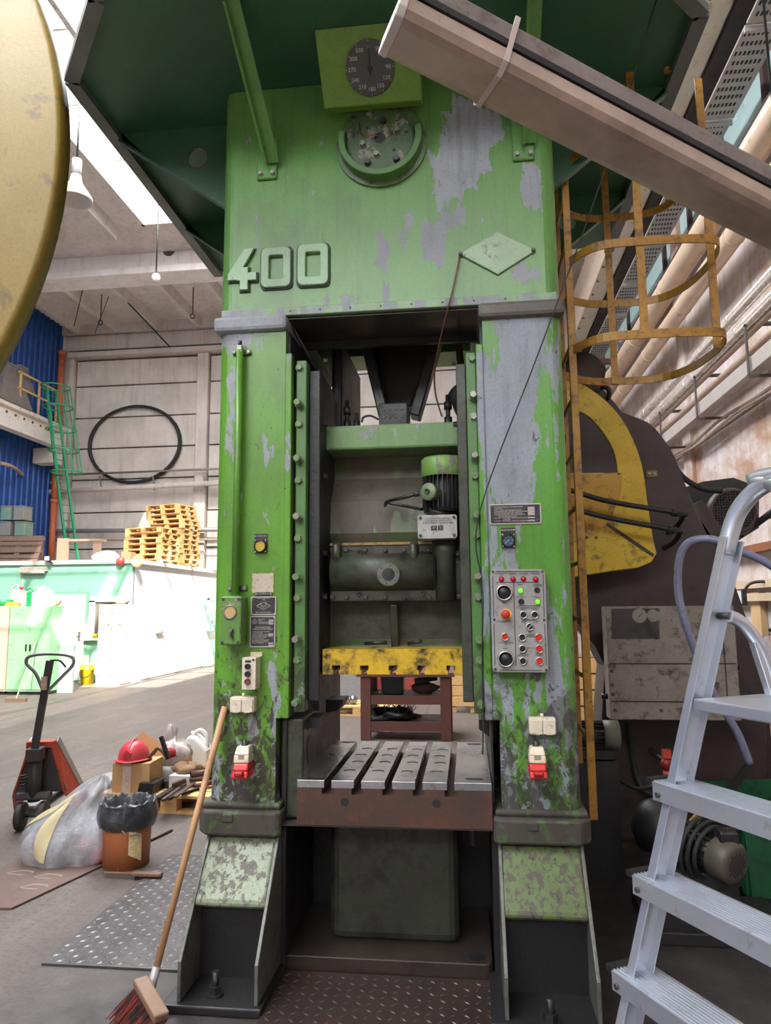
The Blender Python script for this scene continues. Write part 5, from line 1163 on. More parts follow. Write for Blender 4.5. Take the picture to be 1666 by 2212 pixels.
# pipes and cables along the back wall
def xpipe(pxa, pya, pxb, pyb, y, r, m, nm, lab, cat='pipe'):
    a = PY(pxa, pya, y); b = PY(pxb, pyb, y); solo(MB().tube([a, b], r, 12), nm, m, lab, cat)
xpipe(45, 1066, 640, 1034, 18.1, .085, m_conc, 'wall_pipe', 'thick pale pipe across the back wall under the hose loop')
xpipe(130, 1026, 640, 1006, 18.2, .035, m_zinc, 'wall_conduit', 'thin grey conduit above the thick pale pipe on the back wall')
xpipe(60, 1148, 640, 1142, 18.2, .07, M('grey_water_pipe', (150,146,150), .5, .2, .2), 'wall_pipe', 'grey pipe low on the back wall behind the pallets')
xpipe(60, 1168, 640, 1164, 18.25, .03, m_pipe_g, 'wall_conduit', 'thin brown conduit lowest on the back wall behind the pallets')
for k, px in enumerate((215, 330, 440)):
    a = PY(px, 1028, 18.2); b = PY(px+4, 1058, 18.2)
    solo(MB().bar(a, b, .05, .03), 'pipe_hanger', m_zinc, ['left','middle','right'][k]+' small grey hanger between conduit and thick pipe on the back wall', 'hanger', 'pipe hangers on the back wall')
solo(MB().tube(smooth_path([PX(0, 1000, -12.6), PX(30, 1010, -12.6), PY(70, 1040, 17.9), PY(130, 1042, 18.1)]), .06, 8), 'bent_pipe', m_pipe_g, 'grey pipe bending from the blue wall to the back wall', 'pipe')
# rods and hooks under the back roof bay
for k, (a, b, lab) in enumerate((((230, 605), (366, 748), 'long tie rod slanting down to the back wall beam'), ((180, 620), (160, 705), 'thin wire hanging from the roof left of the hook'), ((235, 640), (205, 720), 'thin wire hanging from the roof near the tie rod'))):
    pa = PZ(a[0], a[1], ZC+.01); pb = PY(b[0], b[1], 18.2 if k == 0 else pa.y+.3)
    solo(MB().tube([pa, pb], .022 if k == 0 else .012, 6), 'tie_rod' if k == 0 else 'hanging_wire', m_darkg, lab, 'rod' if k == 0 else 'wire')
for k, (px, lab) in enumerate(((220, 'wire hook hanging from the roof rib left of the press'), (418, 'wire hook hanging from the roof rib close to the press head'))):
    a = PZ(px, 635 if k == 0 else 620, ZC+.01); c = a-Vector((0,0,.85))
    solo(MB().tube([a, c]+[c+Vector((.07*math.sin(t), 0, -.07+.07*math.cos(t))) for t in [2*PI*i/10 for i in range(1, 11)]], .015, 6), 'roof_hook', m_darkg, lab, 'hook')
# bell lamp and bulb
def bell_lamp(px, py, dist, s, lab):
    c = PD(px, py, dist); o = thing('bell_lamp', c-Vector((0,0,.3*s)), lab, 'lamp')
    MB().lathe([(.05, .32), (.09, .3), (.12, .15), (.22, .0), (.3, -.12), (.31, -.2), (.29, -.2), (.2, -.02), (0, .05)], c, (0,0,1), 24).build('lamp_shade', M('white_lamp_shade', (214,206,200), .4, 0, .2), o)
    MB().cyl(c+Vector((0,0,.3)), c+Vector((0,0,.62)), .09, 14).build('lamp_housing', m_grey, o); MB().cyl(c+Vector((0,0,.62)), (c.x, c.y, ZC+.01), .02, 8).build('lamp_rod', m_darkg, o)
bell_lamp(163, 412, 13.2, 1, 'white bell shaped hall lamp hanging left of the skylight')
c = PD(337, 600, 16.0); o = thing('bulkhead_lamp', c-Vector((0,0,.1)), 'small round white lamp under the bright roof girder', 'lamp')
MB().lathe([(0,-.1), (.07,-.08), (.1,0), (.07,.08), (0,.1)], c, (0,0,1), 16).build('lamp_globe', M('white_globe', (236,236,232), .2), o); MB().cyl(c+Vector((0,0,.08)), (c.x, c.y, ZC+.01), .015, 6).build('lamp_rod', m_darkg, o)
# ---- pallets
m_wood = M('new_pallet_timber', (222,178,118), .7, 0, .35, 4, (170,118,66), .25, .1, 40, (5,1,5)); m_woodd = M('old_dark_pallet_timber', (122,98,84), .8, 0, .4, 4, (84,66,58), .3, .1, 40, (5,1,5))
def pallet(lab, group, loc, rz, m=None, nm='pallet', base=None):
    m = m or m_wood
    if base is not None:
        o = copy_tree(base); o.location = loc; o.rotation_euler.z = rz; tag(o, lab, 'pallet', group); return o
    o = thing(nm, loc, lab, 'pallet', group, rz)
    for k, y in enumerate((-.33, -.185, 0, .185, .33)):
        w = .145 if k % 2 == 0 else .1; MB().box(-.6, .6, y-w/2, y+w/2, .122, .144).build('top_board', m, o, local=True)
    for x in (-.53, 0, .53): MB().box(x-.07, x+.07, -.4, .4, .1, .122).build('stringer_board', m, o, local=True)
    src = None
    for x in (-.53, 0, .53):
        for y in (-.35, 0, .35): MB().box(x-.07, x+.07, y-.05, y+.05, .022, .1).build('block', m, o, local=True)
    for y in (-.35, 0, .35): MB().box(-.6, .6, y-.05, y+.05, 0, .022).build('bottom_board', m, o, local=True)
    return o
base = None
ord_ = ['lowest', 'second', 'third', 'fourth', 'fifth', 'sixth', 'seventh', 'eighth', 'ninth', 'tenth', 'topmost']
f = PY(330, 1150, 15.0)
for k in range(7):
    lab = ('topmost' if k == 6 else ord_[k]) + ' pallet of the shorter front stack on the annexe roof'
    r = .25+random.uniform(-.04, .04); l = (f.x+random.uniform(-.03, .03), 15.0+random.uniform(-.03, .03), 2.8+k*.1445)
    o = pallet(lab, 'pallets stacked on the annexe roof', l, -r, base=base); base = base or o
f = PY(380, 1120, 16.7)
for k in range(13):
    lab = (ord_[k] if k < 10 else ['eleventh', 'twelfth', 'topmost'][k-10]) + ' pallet of the taller stack behind on the annexe roof'
    r = .27+random.uniform(-.04, .04); dx = 0
    pallet(lab, 'pallets stacked on the annexe roof', (f.x-.02+random.uniform(-.03, .03)+(.0 if k < 10 else -.12), 16.7+random.uniform(-.03, .03), 2.8+k*.1445), -r, base=base)
# dark pallet on edge, crates and boards on the annexe roof
f = PY(35, 1185, 13.6)
dpal = pallet('old dark pallet leaning on its edge on the annexe roof', None, (f.x, 13.55, 2.8), 0, m_woodd, 'leaning_pallet'); dpal.rotation_euler = (PI/2-.35, 0, .1); dpal.location = (f.x-.1, 13.9, 3.15)
m_crate = [M('grey_crate', (140,138,132), .6, 0, .25), M('green_grey_crate', (122,150,134), .6, 0, .25)]
for k, (px, py, lab) in enumerate(((12, 1108, 'upper left grey green crate'), (40, 1108, 'upper right grey crate'), (10, 1142, 'lower left grey crate'), (42, 1142, 'lower right green crate'))):
    p = PY(px, py, 14.5); o = thing('storage_crate', (p.x, 14.7, p.z-.18), lab+' of four stacked at the left edge of the annexe roof', 'crate', 'crates on the annexe roof')
    MB().box(p.x-.15, p.x+.15, 14.5, 14.9, p.z-.19, p.z+.17).build('crate_body', m_crate[(k+1) % 2 if k < 2 else k % 2], o, .015); MB().box(p.x-.155, p.x+.155, 14.49, 14.91, p.z+.17, p.z+.2).build('crate_lid', m_crate[0], o, .005)
p = PY(20, 1185, 14.6); solo(MB().box(p.x-.7, p.x+.75, 14.45, 15.0, 2.8, PY(10, 1161, 14.5).z-.0), 'timber_crate', m_woodd, 'dark timber crate carrying the four stacked crates', 'crate')
m_board = M('brown_chipboard', (176,148,124), .8, 0, .2, 5)
for px0, px1, py0, lab in ((124, 147, 1163, 'brown board standing upright at the foot of the green ladder'), (202, 217, 1168, 'narrow brown board standing right of the green ladder')):
    a = PY(px0, py0, 14.2); b = PY(px1, 1205, 14.2); solo(MB().box(a.x, b.x, 14.2, 14.24, 2.8, a.z), 'upright_board', m_board, lab, 'board')
a = PY(150, 1165, 14.2); b = PY(218, 1172, 14.2); solo(MB().box(a.x, b.x, 14.15, 14.5, a.z-.06, a.z), 'plank_top', m_board, 'brown plank bridging the two upright boards', 'plank')
p = PY(237, 1196, 13.4)
def crumple(c, rx, ry, rz, seed, nu=16, nv=10, amp=.18, floor_z=None):
    rr = random.Random(seed); ph = [rr.uniform(0, 6.28) for _ in range(12)]
    def fn(u, v):
        a = 2*PI*u; t = PI*(v-.5); k = 1+amp*(math.sin(3*a+ph[0])*math.sin(2*t+ph[1])+.6*math.sin(5*a+ph[2]+3*t)+.4*math.sin(9*a+ph[3]-5*t+ph[4]))
        z = c[2]+rz*k*math.sin(t)
        if floor_z is not None: z = max(z, floor_z)
        return (c[0]+rx*k*math.cos(t)*math.cos(a), c[1]+ry*k*math.cos(t)*math.sin(a), z)
    return MB().grid(nu, nv, fn)
m_bagw = M('white_plastic_film', (226,224,222), .4, 0, .15)
solo(crumple((p.x, 13.2, 2.93), .35, .2, .13, 2, floor_z=2.8), 'plastic_wrap', m_bagw, 'crumpled white plastic on the annexe roof beside the pallets', 'plastic')
p = PY(276, 1192, 13.3); solo(MB().box(p.x-.12, p.x+.12, 13.2, 13.5, 2.8, 3.05), 'small_carton', M('orange_brown_carton', (206,140,104), .8), 'small orange brown carton against the front pallet stack', 'carton', bev=.01)
# ---- lamps and bells on the annexe front
def on_annex(px, py, y=AY-.05): return PY(px, py, y)
p = on_annex(258, 1212, AY-.12); rb = thing('alarm_bell', (p.x, AY-.05, p.z-.1), 'round red alarm bell under the annexe roof edge', 'bell')
MB().lathe([(0,.0), (.1,.0), (.105,.03), (.09,.08), (.05,.1), (0,.105)], (p.x, AY-.04, p.z), FD, 24).build('bell_gong', M('red_bell', (206,64,60), .35), rb); MB().box(p.x-.05, p.x+.05, AY-.05, AY, p.z-.05, p.z+.05).build('bell_back', m_grey, rb)
p = on_annex(293, 1213, AY-.15); yb2 = thing('round_lamp', (p.x, AY-.05, p.z-.13), 'round pale yellow lamp beside the red alarm bell', 'lamp')
MB().lathe([(0,.0), (.13,.0), (.135,.03), (.12,.06), (.1,.06), (.1,.05), (0,.07)], (p.x, AY-.06, p.z), FD, 24).build('lamp_bowl', M('pale_yellow_glass', (240,214,130), .3), yb2); MB().cyl((p.x, AY-.06, p.z), (p.x, AY, p.z), .05, 12).build('lamp_base', m_grey, yb2)
a = on_annex(42, 1232, AY-.12); b = on_annex(98, 1230, AY-.12); tl = thing('tube_lamp', (a.x, AY-.06, a.z-.08), 'beige tube lamp on the green annexe wall', 'lamp')
MB().box(a.x, b.x, AY-.12, AY, a.z-.03, a.z+.07).build('lamp_body', m_cream, tl, .01); MB().cyl((a.x+.03, AY-.11, a.z-.05), (b.x-.03, AY-.11, a.z-.05), .035, 10).build('lamp_tube', M('lamp_tube', (214,200,190), .3), tl)
MB().box(a.x+.02, a.x+.04, AY-.02, AY, a.z-.6, a.z-.03).build('cable_cover', m_cream, tl)
p = on_annex(104, 1207, AY-.15); fd = thing('floodlight', (p.x, AY-.08, p.z-.08), 'small black floodlight at the annexe roof edge', 'lamp')
MB().box(p.x-.08, p.x+.08, AY-.2, AY-.16, p.z-.06, p.z+.07).build('lamp_housing', m_blackp, fd, .008); MB().box(p.x-.06, p.x+.06, AY-.204, AY-.2, p.z-.045, p.z+.055).build('lamp_glass', M('flood_glass', (200,204,204), .2), fd); MB().bar((p.x, AY-.16, p.z-.06), (p.x+.1, AY-.02, p.z-.12), .02, .02).build('lamp_arm', m_blackp, fd)
# ---- tall cupboards with canisters on top
YQ = 10.0
m_cupg = M('pale_green_cupboard_paint', (152,206,150), .5, 0, .2, 3, (112,160,116), .25); m_cupb = M('beige_cupboard_paint', (214,186,160), .5, 0, .2, 3)
def cupboard(px0, px1, m, nm, lab, dep=.6):
    a = PY(px0, 1310, YQ); b = PY(px1, 1310, YQ); zt = a.z
    o = thing(nm, ((a.x+b.x)/2, YQ+dep/2, 0), lab, 'cupboard')
    MB().box(a.x, b.x, YQ, YQ+dep, .06, zt).build('carcass', m, o, .006); MB().box(a.x+.02, b.x-.02, YQ+.03, YQ+dep, 0, .06).build('plinth', m_darkg, o)
    mx = (a.x+b.x)/2
    for x0, x1, s in ((a.x+.012, mx-.003, 1), (mx+.003, b.x-.012, -1)):
        d = MB().box(x0, x1, YQ-.018, YQ, .1, zt-.03).build('door', m, o, .004)
        hx = x1-.04 if s > 0 else x0+.04; MB().box(hx-.012, hx+.012, YQ-.04, YQ-.018, .85, .98).build('handle', m_darkg, d)
    return a.x, b.x, zt
cupboard(-80, 21, m_cupb, 'steel_cupboard', 'beige steel cupboard at the left edge of the photo')
ca, cbx2, cz_ = cupboard(23, 112, m_cupg, 'steel_cupboard', 'pale green steel cupboard below the row of canisters')
def canister(px, m, lab, s=1.0, y=YQ+.2, zz=None, rz=0.0):
    p = PY(px, 1290, y); z0 = cz_ if zz is None else zz; o = thing('canister', (p.x, y, z0), lab, 'canister', None, rz)
    w, d, h = .1*s, .07*s, .26*s
    MB().prism([(-w, 0), (w, 0), (w, h), (w*.5, h*1.15), (-w*.3, h*1.15), (-w, h*.95)], 'y', -d, d).build('canister_body', m, o, .02, local=True)
    MB().tube(smooth_path([(-w*.9, 0, h*.7), (-w*1.05, 0, h*1.2), (-w*.2, 0, h*1.4), (w*.4, 0, h*1.15)]), .016*s, 8).build('canister_handle', m, o, local=True)
    MB().cyl((w*.55, 0, h*1.1), (w*.6, 0, h*1.3), .03*s, 12).build('canister_cap', m_red if 'red cap' in lab else m, o, local=True)
m_cgrey = M('grey_plastic_can', (190,172,170), .4, 0, .1); m_cwhite = M('white_plastic_can', (232,230,224), .4, 0, .1); m_cgreen = M('green_plastic_can', (30,150,80), .4, 0, .1)
canister(38, m_cgrey, 'grey canister with red cap standing on the green cupboard', 1.2, YQ+.42)
canister(50, m_cgrey, 'shorter grey canister left of the green one', .9, YQ+.15)
canister(67, m_cgreen, 'green canister on the green cupboard', 1.0); canister(82, m_cwhite, 'white canister next to the green canister', 1.05)
canister(95, m_cwhite, 'white canister in the middle of the white pair', 1.1, YQ+.3); canister(108, m_cwhite, 'white canister at the right end of the cupboard top', .9)
p = PY(121, 1302, YQ+.3); solo(crumple((p.x-.05, YQ+.3, cz_+.08), .12, .1, .09, 5, floor_z=cz_), 'tan_bundle', M('tan_rag', (206,176,132), .8), 'small tan bundle at the right end of the cupboard top', 'bundle')
p = PY(30, 1303, YQ+.1); solo(MB().prism([(p.x-.16, cz_), (p.x+.15, cz_), (p.x+.17, cz_+.06), (p.x-.1, cz_+.09)], 'y', YQ+.02, YQ+.3), 'parts_tray', M('yellow_tray', (222,170,60), .5), 'yellow tray at the left end of the green cupboard top', 'tray')
p = PY(5, 1300, YQ+.2); solo(MB().lathe([(0,0), (.13,0), (.17,.14), (.16,.14), (.12,.02), (0,.02)], (p.x, YQ+.25, cz_), (0,0,1), 20), 'plastic_bowl', m_cgreen, 'green plastic bowl on the beige cupboard', 'bowl')
p0 = PY(113, 1310, YQ+.1); sp = MB().box(p0.x+.03, p0.x+.36, YQ+.35, YQ+.4, 0, 1.75)
solo(sp, 'mottled_sheet', M('pale_marbled_panel', (190,206,196), .5, 0, .3, 3, (150,160,152), .3), 'pale mottled panel standing beside the green cupboard', 'panel')
# mop leaning on the cupboard
a = PZ(35, 1512, .03); b = PY(78, 1385, YQ-.05)
mp = thing('floor_squeegee', (a.x, a.y, 0), 'long handled floor squeegee leaning on the green cupboard', 'squeegee')
MB().cyl((a.x, a.y, .05), b, .014, 8).build('handle', M('pale_handle', (196,180,150), .6), mp); MB().box(a.x-.2, a.x+.2, a.y-.03, a.y+.03, 0, .06).build('squeegee_head', M('brown_head', (120,92,70), .7), mp)
# lockers
m_lock = M('beige_locker_paint', (216,196,172), .5, 0, .15, 4)
YK = 11.75
a = PY(207, 1475, YK); b = PY(258, 1475, YK); zt5 = PY(230, 1306, YK).z
lk = thing('locker_unit', ((a.x+b.x)/2, YK+.25, 0), 'beige ten door locker standing at the annexe corner', 'locker')
MB().box(a.x, b.x+.0, YK, YK+.5, 0, zt5).build('carcass', m_lock, lk, .004); MB().box(b.x+.002, b.x+.012, YK+.01, YK+.49, .02, zt5-.02).build('side_panel', M('white_side_panel', (232,228,222), .5), lk)
for i in range(2):
    for j in range(5):
        w = (b.x-a.x)/2; x0 = a.x+i*w+.008; z0 = .03+j*(zt5-.05)/5
        d = MB().box(x0, x0+w-.016, YK-.012, YK, z0+.006, z0+(zt5-.05)/5-.006).build('locker_door', m_lock, lk, .003)
        MB().cyl((x0+.04, YK-.012, z0+.17), (x0+.04, YK-.024, z0+.17), .012, 8).build('lock', m_darkg, d)
        MB().box(x0+w-.06, x0+w-.03, YK-.014, YK-.011, z0+.24, z0+.27).build('number_tag', M('red_tag', (200,80,60), .6) if (i, j) == (0, 0) else bpy.data.materials['red_tag'], d)
p = PY(255, 1300, YK+.2); solo(crumple((b.x-.1, YK+.2, zt5+.07), .15, .1, .07, 8, floor_z=zt5), 'cloth_bundle', M('grey_cloth', (150,140,128), .8), 'small grey bundle on top of the lockers', 'bundle')
def bucket(px, py, r, h, m, nm, lab, bail=True):
    p = PZ(px, py); o = thing(nm, (p.x, p.y, 0), lab, 'bucket')
    MB().lathe([(0,0), (r*.85,0), (r*.98,h*.75), (r*1.04,h*.76), (r*1.04,h*.8), (r,h*.81), (r*1.0,h), (r*.94,h), (r*.8,.03), (0,.03)], (p.x, p.y, 0), (0,0,1), 28).build('bucket_shell', m, o)
    if bail: MB().tube([(p.x+r*1.02*math.cos(t), p.y-r*1.05*abs(math.sin(t)), h*.78-h*.4*math.sin(t)) for t in [PI*i/12 for i in range(13)]], .006, 6).build('bail_handle', m_darkg, o)
    return p
bucket(187, 1478, .15, .42, M('bright_yellow_bucket', (240,206,20), .4, 0, .1), 'yellow_bucket', 'bright yellow bucket standing beside the lockers')
p = PZ(181, 1440, .0); q1 = PY(181, 1440, 12.1); solo(MB().box(q1.x-.06, q1.x+.06, 12.1, 12.2, 0, .62), 'white_strip', M('white_strip', (236,234,230), .5), 'white plastic sheet upright behind the yellow bucket', 'sheet')
q1 = PY(205, 1361, AY-.08); solo(MB().lathe([(0,0), (.05,0), (.055,.1), (.05,.1), (.045,.01), (0,.01)], (q1.x, AY-.07, 1.0), (0,0,1), 16), 'yellow_mug', M('yellow_mug', (240,200,30), .4), 'small yellow mug on the annexe window sill', 'mug')
# shovels on the sunlit side
for k, (y, lean, lab) in enumerate(((16.95, .0, 'green bladed shovel leaning left of the other one below the barred window'), (17.5, .25, 'green bladed shovel leaning right of the other one below the barred window'))):
    o = thing('snow_shovel', (AX+.3, y, 0), lab, 'shovel', 'shovels on the annexe side wall')
    MB().cyl((AX+.24, y, .3), (AX+.07, y-.12-lean, 1.55), .014, 8).build('shaft', m_glad, o)
    b = MB().grid(6, 5, lambda u, v: (AX+.24+.07*(1-v)+.05*(2*u-1)**2, y+(u-.5)*.34*(.55+.45*(1-abs(v-.4))), .02+.4*v)); b.build('blade', M('green_blade', (60,170,110), .4, 0, .1) if k == 0 else bpy.data.materials['green_blade'], o, thick=.006)
# ================================================================ THINGS ON THE FLOOR, LEFT
# pallet truck
m_jred = M('red_brown_truck_paint', (190,70,44), .5, 0, .35, 6, (110,54,40), .4); m_jgrey = M('worn_dark_truck_steel', (78,74,74), .45, .4, .4, 8)
w0 = PZ(68, 1800); tip = PZ(188, 1698, .08); dv = (Vector((tip.x, tip.y, 0))-Vector((w0.x, w0.y, 0))); ang = math.atan2(dv.y, dv.x)-PI/2+.06
jk = thing('pallet_truck', (w0.x-.06, w0.y+.09, 0), 'red hand pallet truck with grey loop handle on the left', 'pallet truck', None, ang)
for sx in (-.08, .08):
    w = MB().lathe([(.02,-.025), (.09,-.025), (.1,-.02), (.1,.02), (.09,.025), (.02,.025)], (sx, 0, .1), (1,0,0), 28).build('steer_wheel', M('dark_wheel_tyre', (72,66,64), .6, 0, .3), jk, local=True)
    MB().lathe([(0,-.03), (.028,-.03), (.028,.03), (0,.03)], (sx, 0, .1), (1,0,0), 14).build('wheel_hub', m_boltd, w, local=True)
MB().cyl((-.1, 0, .1), (.1, 0, .1), .012, 10).build('wheel_axle', m_boltd, jk, local=True)
MB().prism([(-.03, .215), (.05, .215), (.05, .265), (-.01, .275)], 'x', -.13, .13).build('steer_yoke', m_jgrey, jk, .015, local=True)
MB().cyl((0, .02, .2), (0, .02, .52), .045, 16).build('pump_ram', m_jgrey, jk, local=True)
b = MB().tube([(-.06+.028*math.cos(t), -.05+.028*math.sin(t), .28+t*.0036) for t in [.4*i for i in range(95)]], .006, 6); b.build('return_spring', m_jgrey, jk, local=True)
MB().box(-.055, .055, -.06, .07, .5, .6).build('handle_knuckle', m_jgrey, jk, .012, local=True)
hA, hB = Vector((0, -.02, .56)), Vector((.06, -.12, 1.3))
hA = Vector((0, -.03, .56)); hB = hA + Vector((.09, -.02, .7)); hd = MB().bar(hA, hB, .055, .03).build('tow_bar', m_jgrey, jk, .006, local=True)
dd = (hB-hA).normalized(); lp = smooth_path([hB-dd*.26, hB+Vector((-.1,0,-.1)), hB+Vector((-.175,0,-.02)), hB+Vector((-.15,0,.035)), hB+Vector((0,0,.05)), hB+Vector((.15,0,.03)), hB+Vector((.175,0,-.03)), hB+Vector((.1,0,-.12)), hB-dd*.26], 5)
MB().tube(lp, .012, 10).build('loop_handle', M('worn_grey_loop', (140,138,136), .4, .4, .3), jk, local=True); MB().tube(smooth_path([hB+Vector((.01,-.02,.0)), hB+Vector((.08,-.03,-.0)), hB+Vector((.13,-.03,-.05))]), .007, 8).build('release_lever', m_blackp, jk, local=True)
MB().box(hB.x-.045, hB.x-.005, hB.y-.04, hB.y-.016, hB.z-.22, hB.z-.12).build('instruction_sticker', M('pale_red_sticker', (206,186,178), .6, 0, .5, 30, (190,60,50), .3), jk, local=True)
for s in (-1, 1):
    cv = [(.08, .09, .62), (.11, .17, .62), (.27, .5, .06), (.25, .3, .06), (.2, .12, .22)]
    b = MB(); b.add([(s*x, y, z) for x, y, z in cv]+[(s*(x-.012), y, z) for x, y, z in cv], [(0,1,2,3,4), (9,8,7,6,5)]+[(i, (i+1) % 5, 5+(i+1) % 5, 5+i) for i in range(5)]); b.build('side_cheek', m_jred, jk, local=True)
    MB().bar((s*.105, .17, .63), (s*.275, .52, .05), .012, .06, (0,1,.5)).build('cheek_flange', m_grey, jk, local=True)
    fk = MB().prism([(s*.19-.08, .35), (s*.19+.08, .35), (s*.19+.08, 1.42), (s*.19+.04, 1.5), (s*.19-.04, 1.5), (s*.19-.08, 1.42)], 'z', .05, .085).build('fork', m_grey, jk, .012, local=True)
    MB().cyl((s*.19-.05, 1.3, .04), (s*.19+.05, 1.3, .04), .04, 14).build('fork_roller', m_blackp, fk, local=True)
MB().prism([(-.09, .6), (-.2, .24), (.2, .24), (.09, .6)], 'y', .12, .15).build('back_plate', m_jgrey, jk, .006, local=True); MB().box(-.1, .1, .07, .18, .58, .63).build('top_bridge', m_jred, jk, .006, local=True)
# cartons at the left edge
m_card = M('corrugated_cardboard', (202,160,110), .8, 0, .2, 6); m_tape = M('clear_tape', (206,184,156), .35)
p = PZ(-6, 1815)
for k, lab in enumerate(('lower cardboard carton stacked at the left edge of the photo', 'upper cardboard carton stacked at the left edge of the photo')):
    o = thing('cardboard_carton', (p.x-.33, p.y-.02, k*.205), lab, 'carton', 'cartons at the left edge', -.15)
    MB().box(-.18, .18, -.14, .14, 0, .2).build('carton_body', m_card, o, .006, local=True); MB().box(-.181, .181, -.143, -.139, .14, .2).build('tape_strip', m_tape, o, local=True)
# rusty sheet on the floor
c = [PZ(-120, 1965), PZ(25, 1966), PZ(232, 1868), PZ(30, 1862)]
b = MB(); b.add([(v.x, v.y, .001) for v in c]+[(v.x, v.y, .012) for v in c], [(0,1,2,3),(4,5,6,7),(0,1,5,4),(1,2,6,5),(2,3,7,6),(3,0,4,7)])
sh = solo(b, 'steel_sheet', M('brown_mill_scale_steel', (112,91,82), .5, .3, .4, 3, (104,80,70), .3), 'flat brown steel sheet lying on the floor in front of the plastic bag', 'sheet')
mk = M('chalk', (188,170,160), .9)
for i, (px, py) in enumerate(((45, 1885), (105, 1893), (75, 1915))):
    cpt = PZ(px, py, .0125); rr = random.Random(i); MB().tube([cpt+Vector((.07*math.cos(t)+.02*math.sin(3*t), .035*math.sin(t), .0)) for t in [2*PI*j/14 for j in range(13)]], .0025, 4).build('chalk_mark', mk, sh)
# see-through sack
def sack():
    c = PZ(150, 1868); c = Vector((c.x-.07, c.y+.12, 0)); rr = random.Random(11); ph = [rr.uniform(0, 6.28) for _ in range(14)]
    def fn(u, v):
        a = 2*PI*u; k = 1+.06*math.sin(4*a+ph[0]+3*v)+.04*math.sin(9*a+ph[1]-6*v)+.025*math.sin(17*a+ph[2]+9*v)
        prof = (1-v)**.55*(.9+.35*math.sin(PI*min(v*1.6, 1))) if v < 1 else 0
        r = .30*max(prof, .02)*k; z = .0+.52*v**.85
        return (c.x+r*math.cos(a)*1.12+.16*v*v, c.y+r*math.sin(a)*.8+.1*v, max(.004, z-.02+.02*math.sin(7*a+ph[3])))
    o = thing('plastic_sack', (c.x, c.y, 0), 'translucent white plastic sack of rubbish beside the brown bucket', 'sack')
    g = G('cloudy_film'); t = g.t; tr = t.nodes.new('ShaderNodeBsdfTransparent'); mx = t.nodes.new('ShaderNodeMixShader')
    g.done(g.mix(g.range(g.noise(6, 4, .6), .4, .65), lin(224,224,232), lin(196,194,200)), .3)
    g.bump(g.noise(9, 5, .65, None, 1.5), .8, .03)
    g.set(mx.inputs[0], g.range(g.noise(4, 4, .6), .3, .7, .3, .66)); t.links.new(tr.outputs[0], mx.inputs[1]); t.links.new(g.b.outputs[0], mx.inputs[2]); t.links.new(mx.outputs[0], g.out.inputs[0])
    MB().grid(64, 24, fn).build('sack_film', g.m, o)
    crumple((c.x, c.y, .1), .24, .16, .13, 4, 20, 12, .2, .006).build('grey_rags', M('grey_rubbish', (104,96,94), .8, 0, .5, 12), o)
    crumple((c.x+.16, c.y-.1, .12), .05, .04, .04, 9).build('red_rag', M('red_rag', (170,40,44), .7), o)
    def strip(u, v):
        q_ = fn(.70+.035*u-.05*v*v, .1+.6*v); n = Vector((q_[0]-c.x, q_[1]-c.y, .1)).normalized()*.008; return (q_[0]+n.x, q_[1]+n.y, q_[2]+n.z)
    MB().grid(5, 20, strip).build('yellow_tape', M('cream_yellow_tape', (214,198,154), .4), o)
    def strip2(u, v):
        q_ = fn(.53+.03*u+.09*v, .3+.65*v); n = Vector((q_[0]-c.x, q_[1]-c.y, .1)).normalized()*.008; return (q_[0]+n.x, q_[1]+n.y, q_[2]+n.z)
    MB().grid(5, 20, strip2).build('yellow_tape', bpy.data.materials['cream_yellow_tape'], o)
sack()
p = PZ(212, 1868); solo(crumple((p.x, p.y+.02, .045), .06, .05, .05, 21, amp=.22, floor_z=.002), 'crimson_rag', M('crimson_cloth', (176,24,70), .7), 'small crimson rag squeezed between the sack and the brown bucket', 'rag')
# brown bucket lined with a black bag
pb_ = PZ(272, 1884); bc = Vector((pb_.x-.07, pb_.y+.14, 0))
bk2 = thing('rubbish_bucket', (bc.x, bc.y, 0), 'brown bucket lined with a black bin bag', 'bucket')
g = G('brown_bucket_plastic'); dn = g.noise(9, 3, .5, g.mapv((3,3,.35))); g.done(g.mix(g.range(dn, .68, .7), lin(168,98,56), lin(206,184,160)), .5)
MB().lathe([(0,0), (.146,0), (.152,.2), (.156,.33), (.15,.33), (.138,.02), (0,.02)], bc, (0,0,1), 36).build('bucket_shell', g.m, bk2)
rr = random.Random(5); ph = [rr.uniform(0, 6.28) for _ in range(10)]
def bagfn(u, v):
    a = 2*PI*u; w = math.sin(7*a+ph[0])*.5+math.sin(13*a+ph[1])*.35+math.sin(23*a+ph[2])*.2
    if v < .45: t = v/.45; r = .168+.014*math.sin(PI*t)+.006*w; z = .25+.14*t+.012*w*(1-t)
    else: t = (v-.45)/.55; r = .176-.06*t+.008*w*t; z = .39+.05*math.sin(PI*t)*(.6+.5*w)-.12*t*t
    return (bc.x+r*math.cos(a)*1.05, bc.y+r*math.sin(a)*1.05, z)
g = G('black_bin_bag'); g.bump(g.noise(14, 5, .65, None, 1.2), .7, .02); m_bag = g.done(g.mix(g.range(g.noise(5), .4, .6), lin(46,46,50), lin(78,80,84)), .22)
MB().grid(96, 18, bagfn).build('bin_bag', m_bag, bk2)
crumple((bc.x, bc.y, .32), .1, .1, .04, 31, 20, 10, .2).build('rubbish', M('pale_rubbish', (150,146,142), .6, 0, .5, 14), bk2)
MB().tube(smooth_path([(bc.x+.02, bc.y-.165, .29), (bc.x+.08, bc.y-.165, .23), (bc.x+.14, bc.y-.1, .22)]), .004, 6).build('wire_bail', m_chrome, bk2)
lbm = M('printed_label', (196,160,70), .5, 0, .6, 18, (220,214,200), .5)
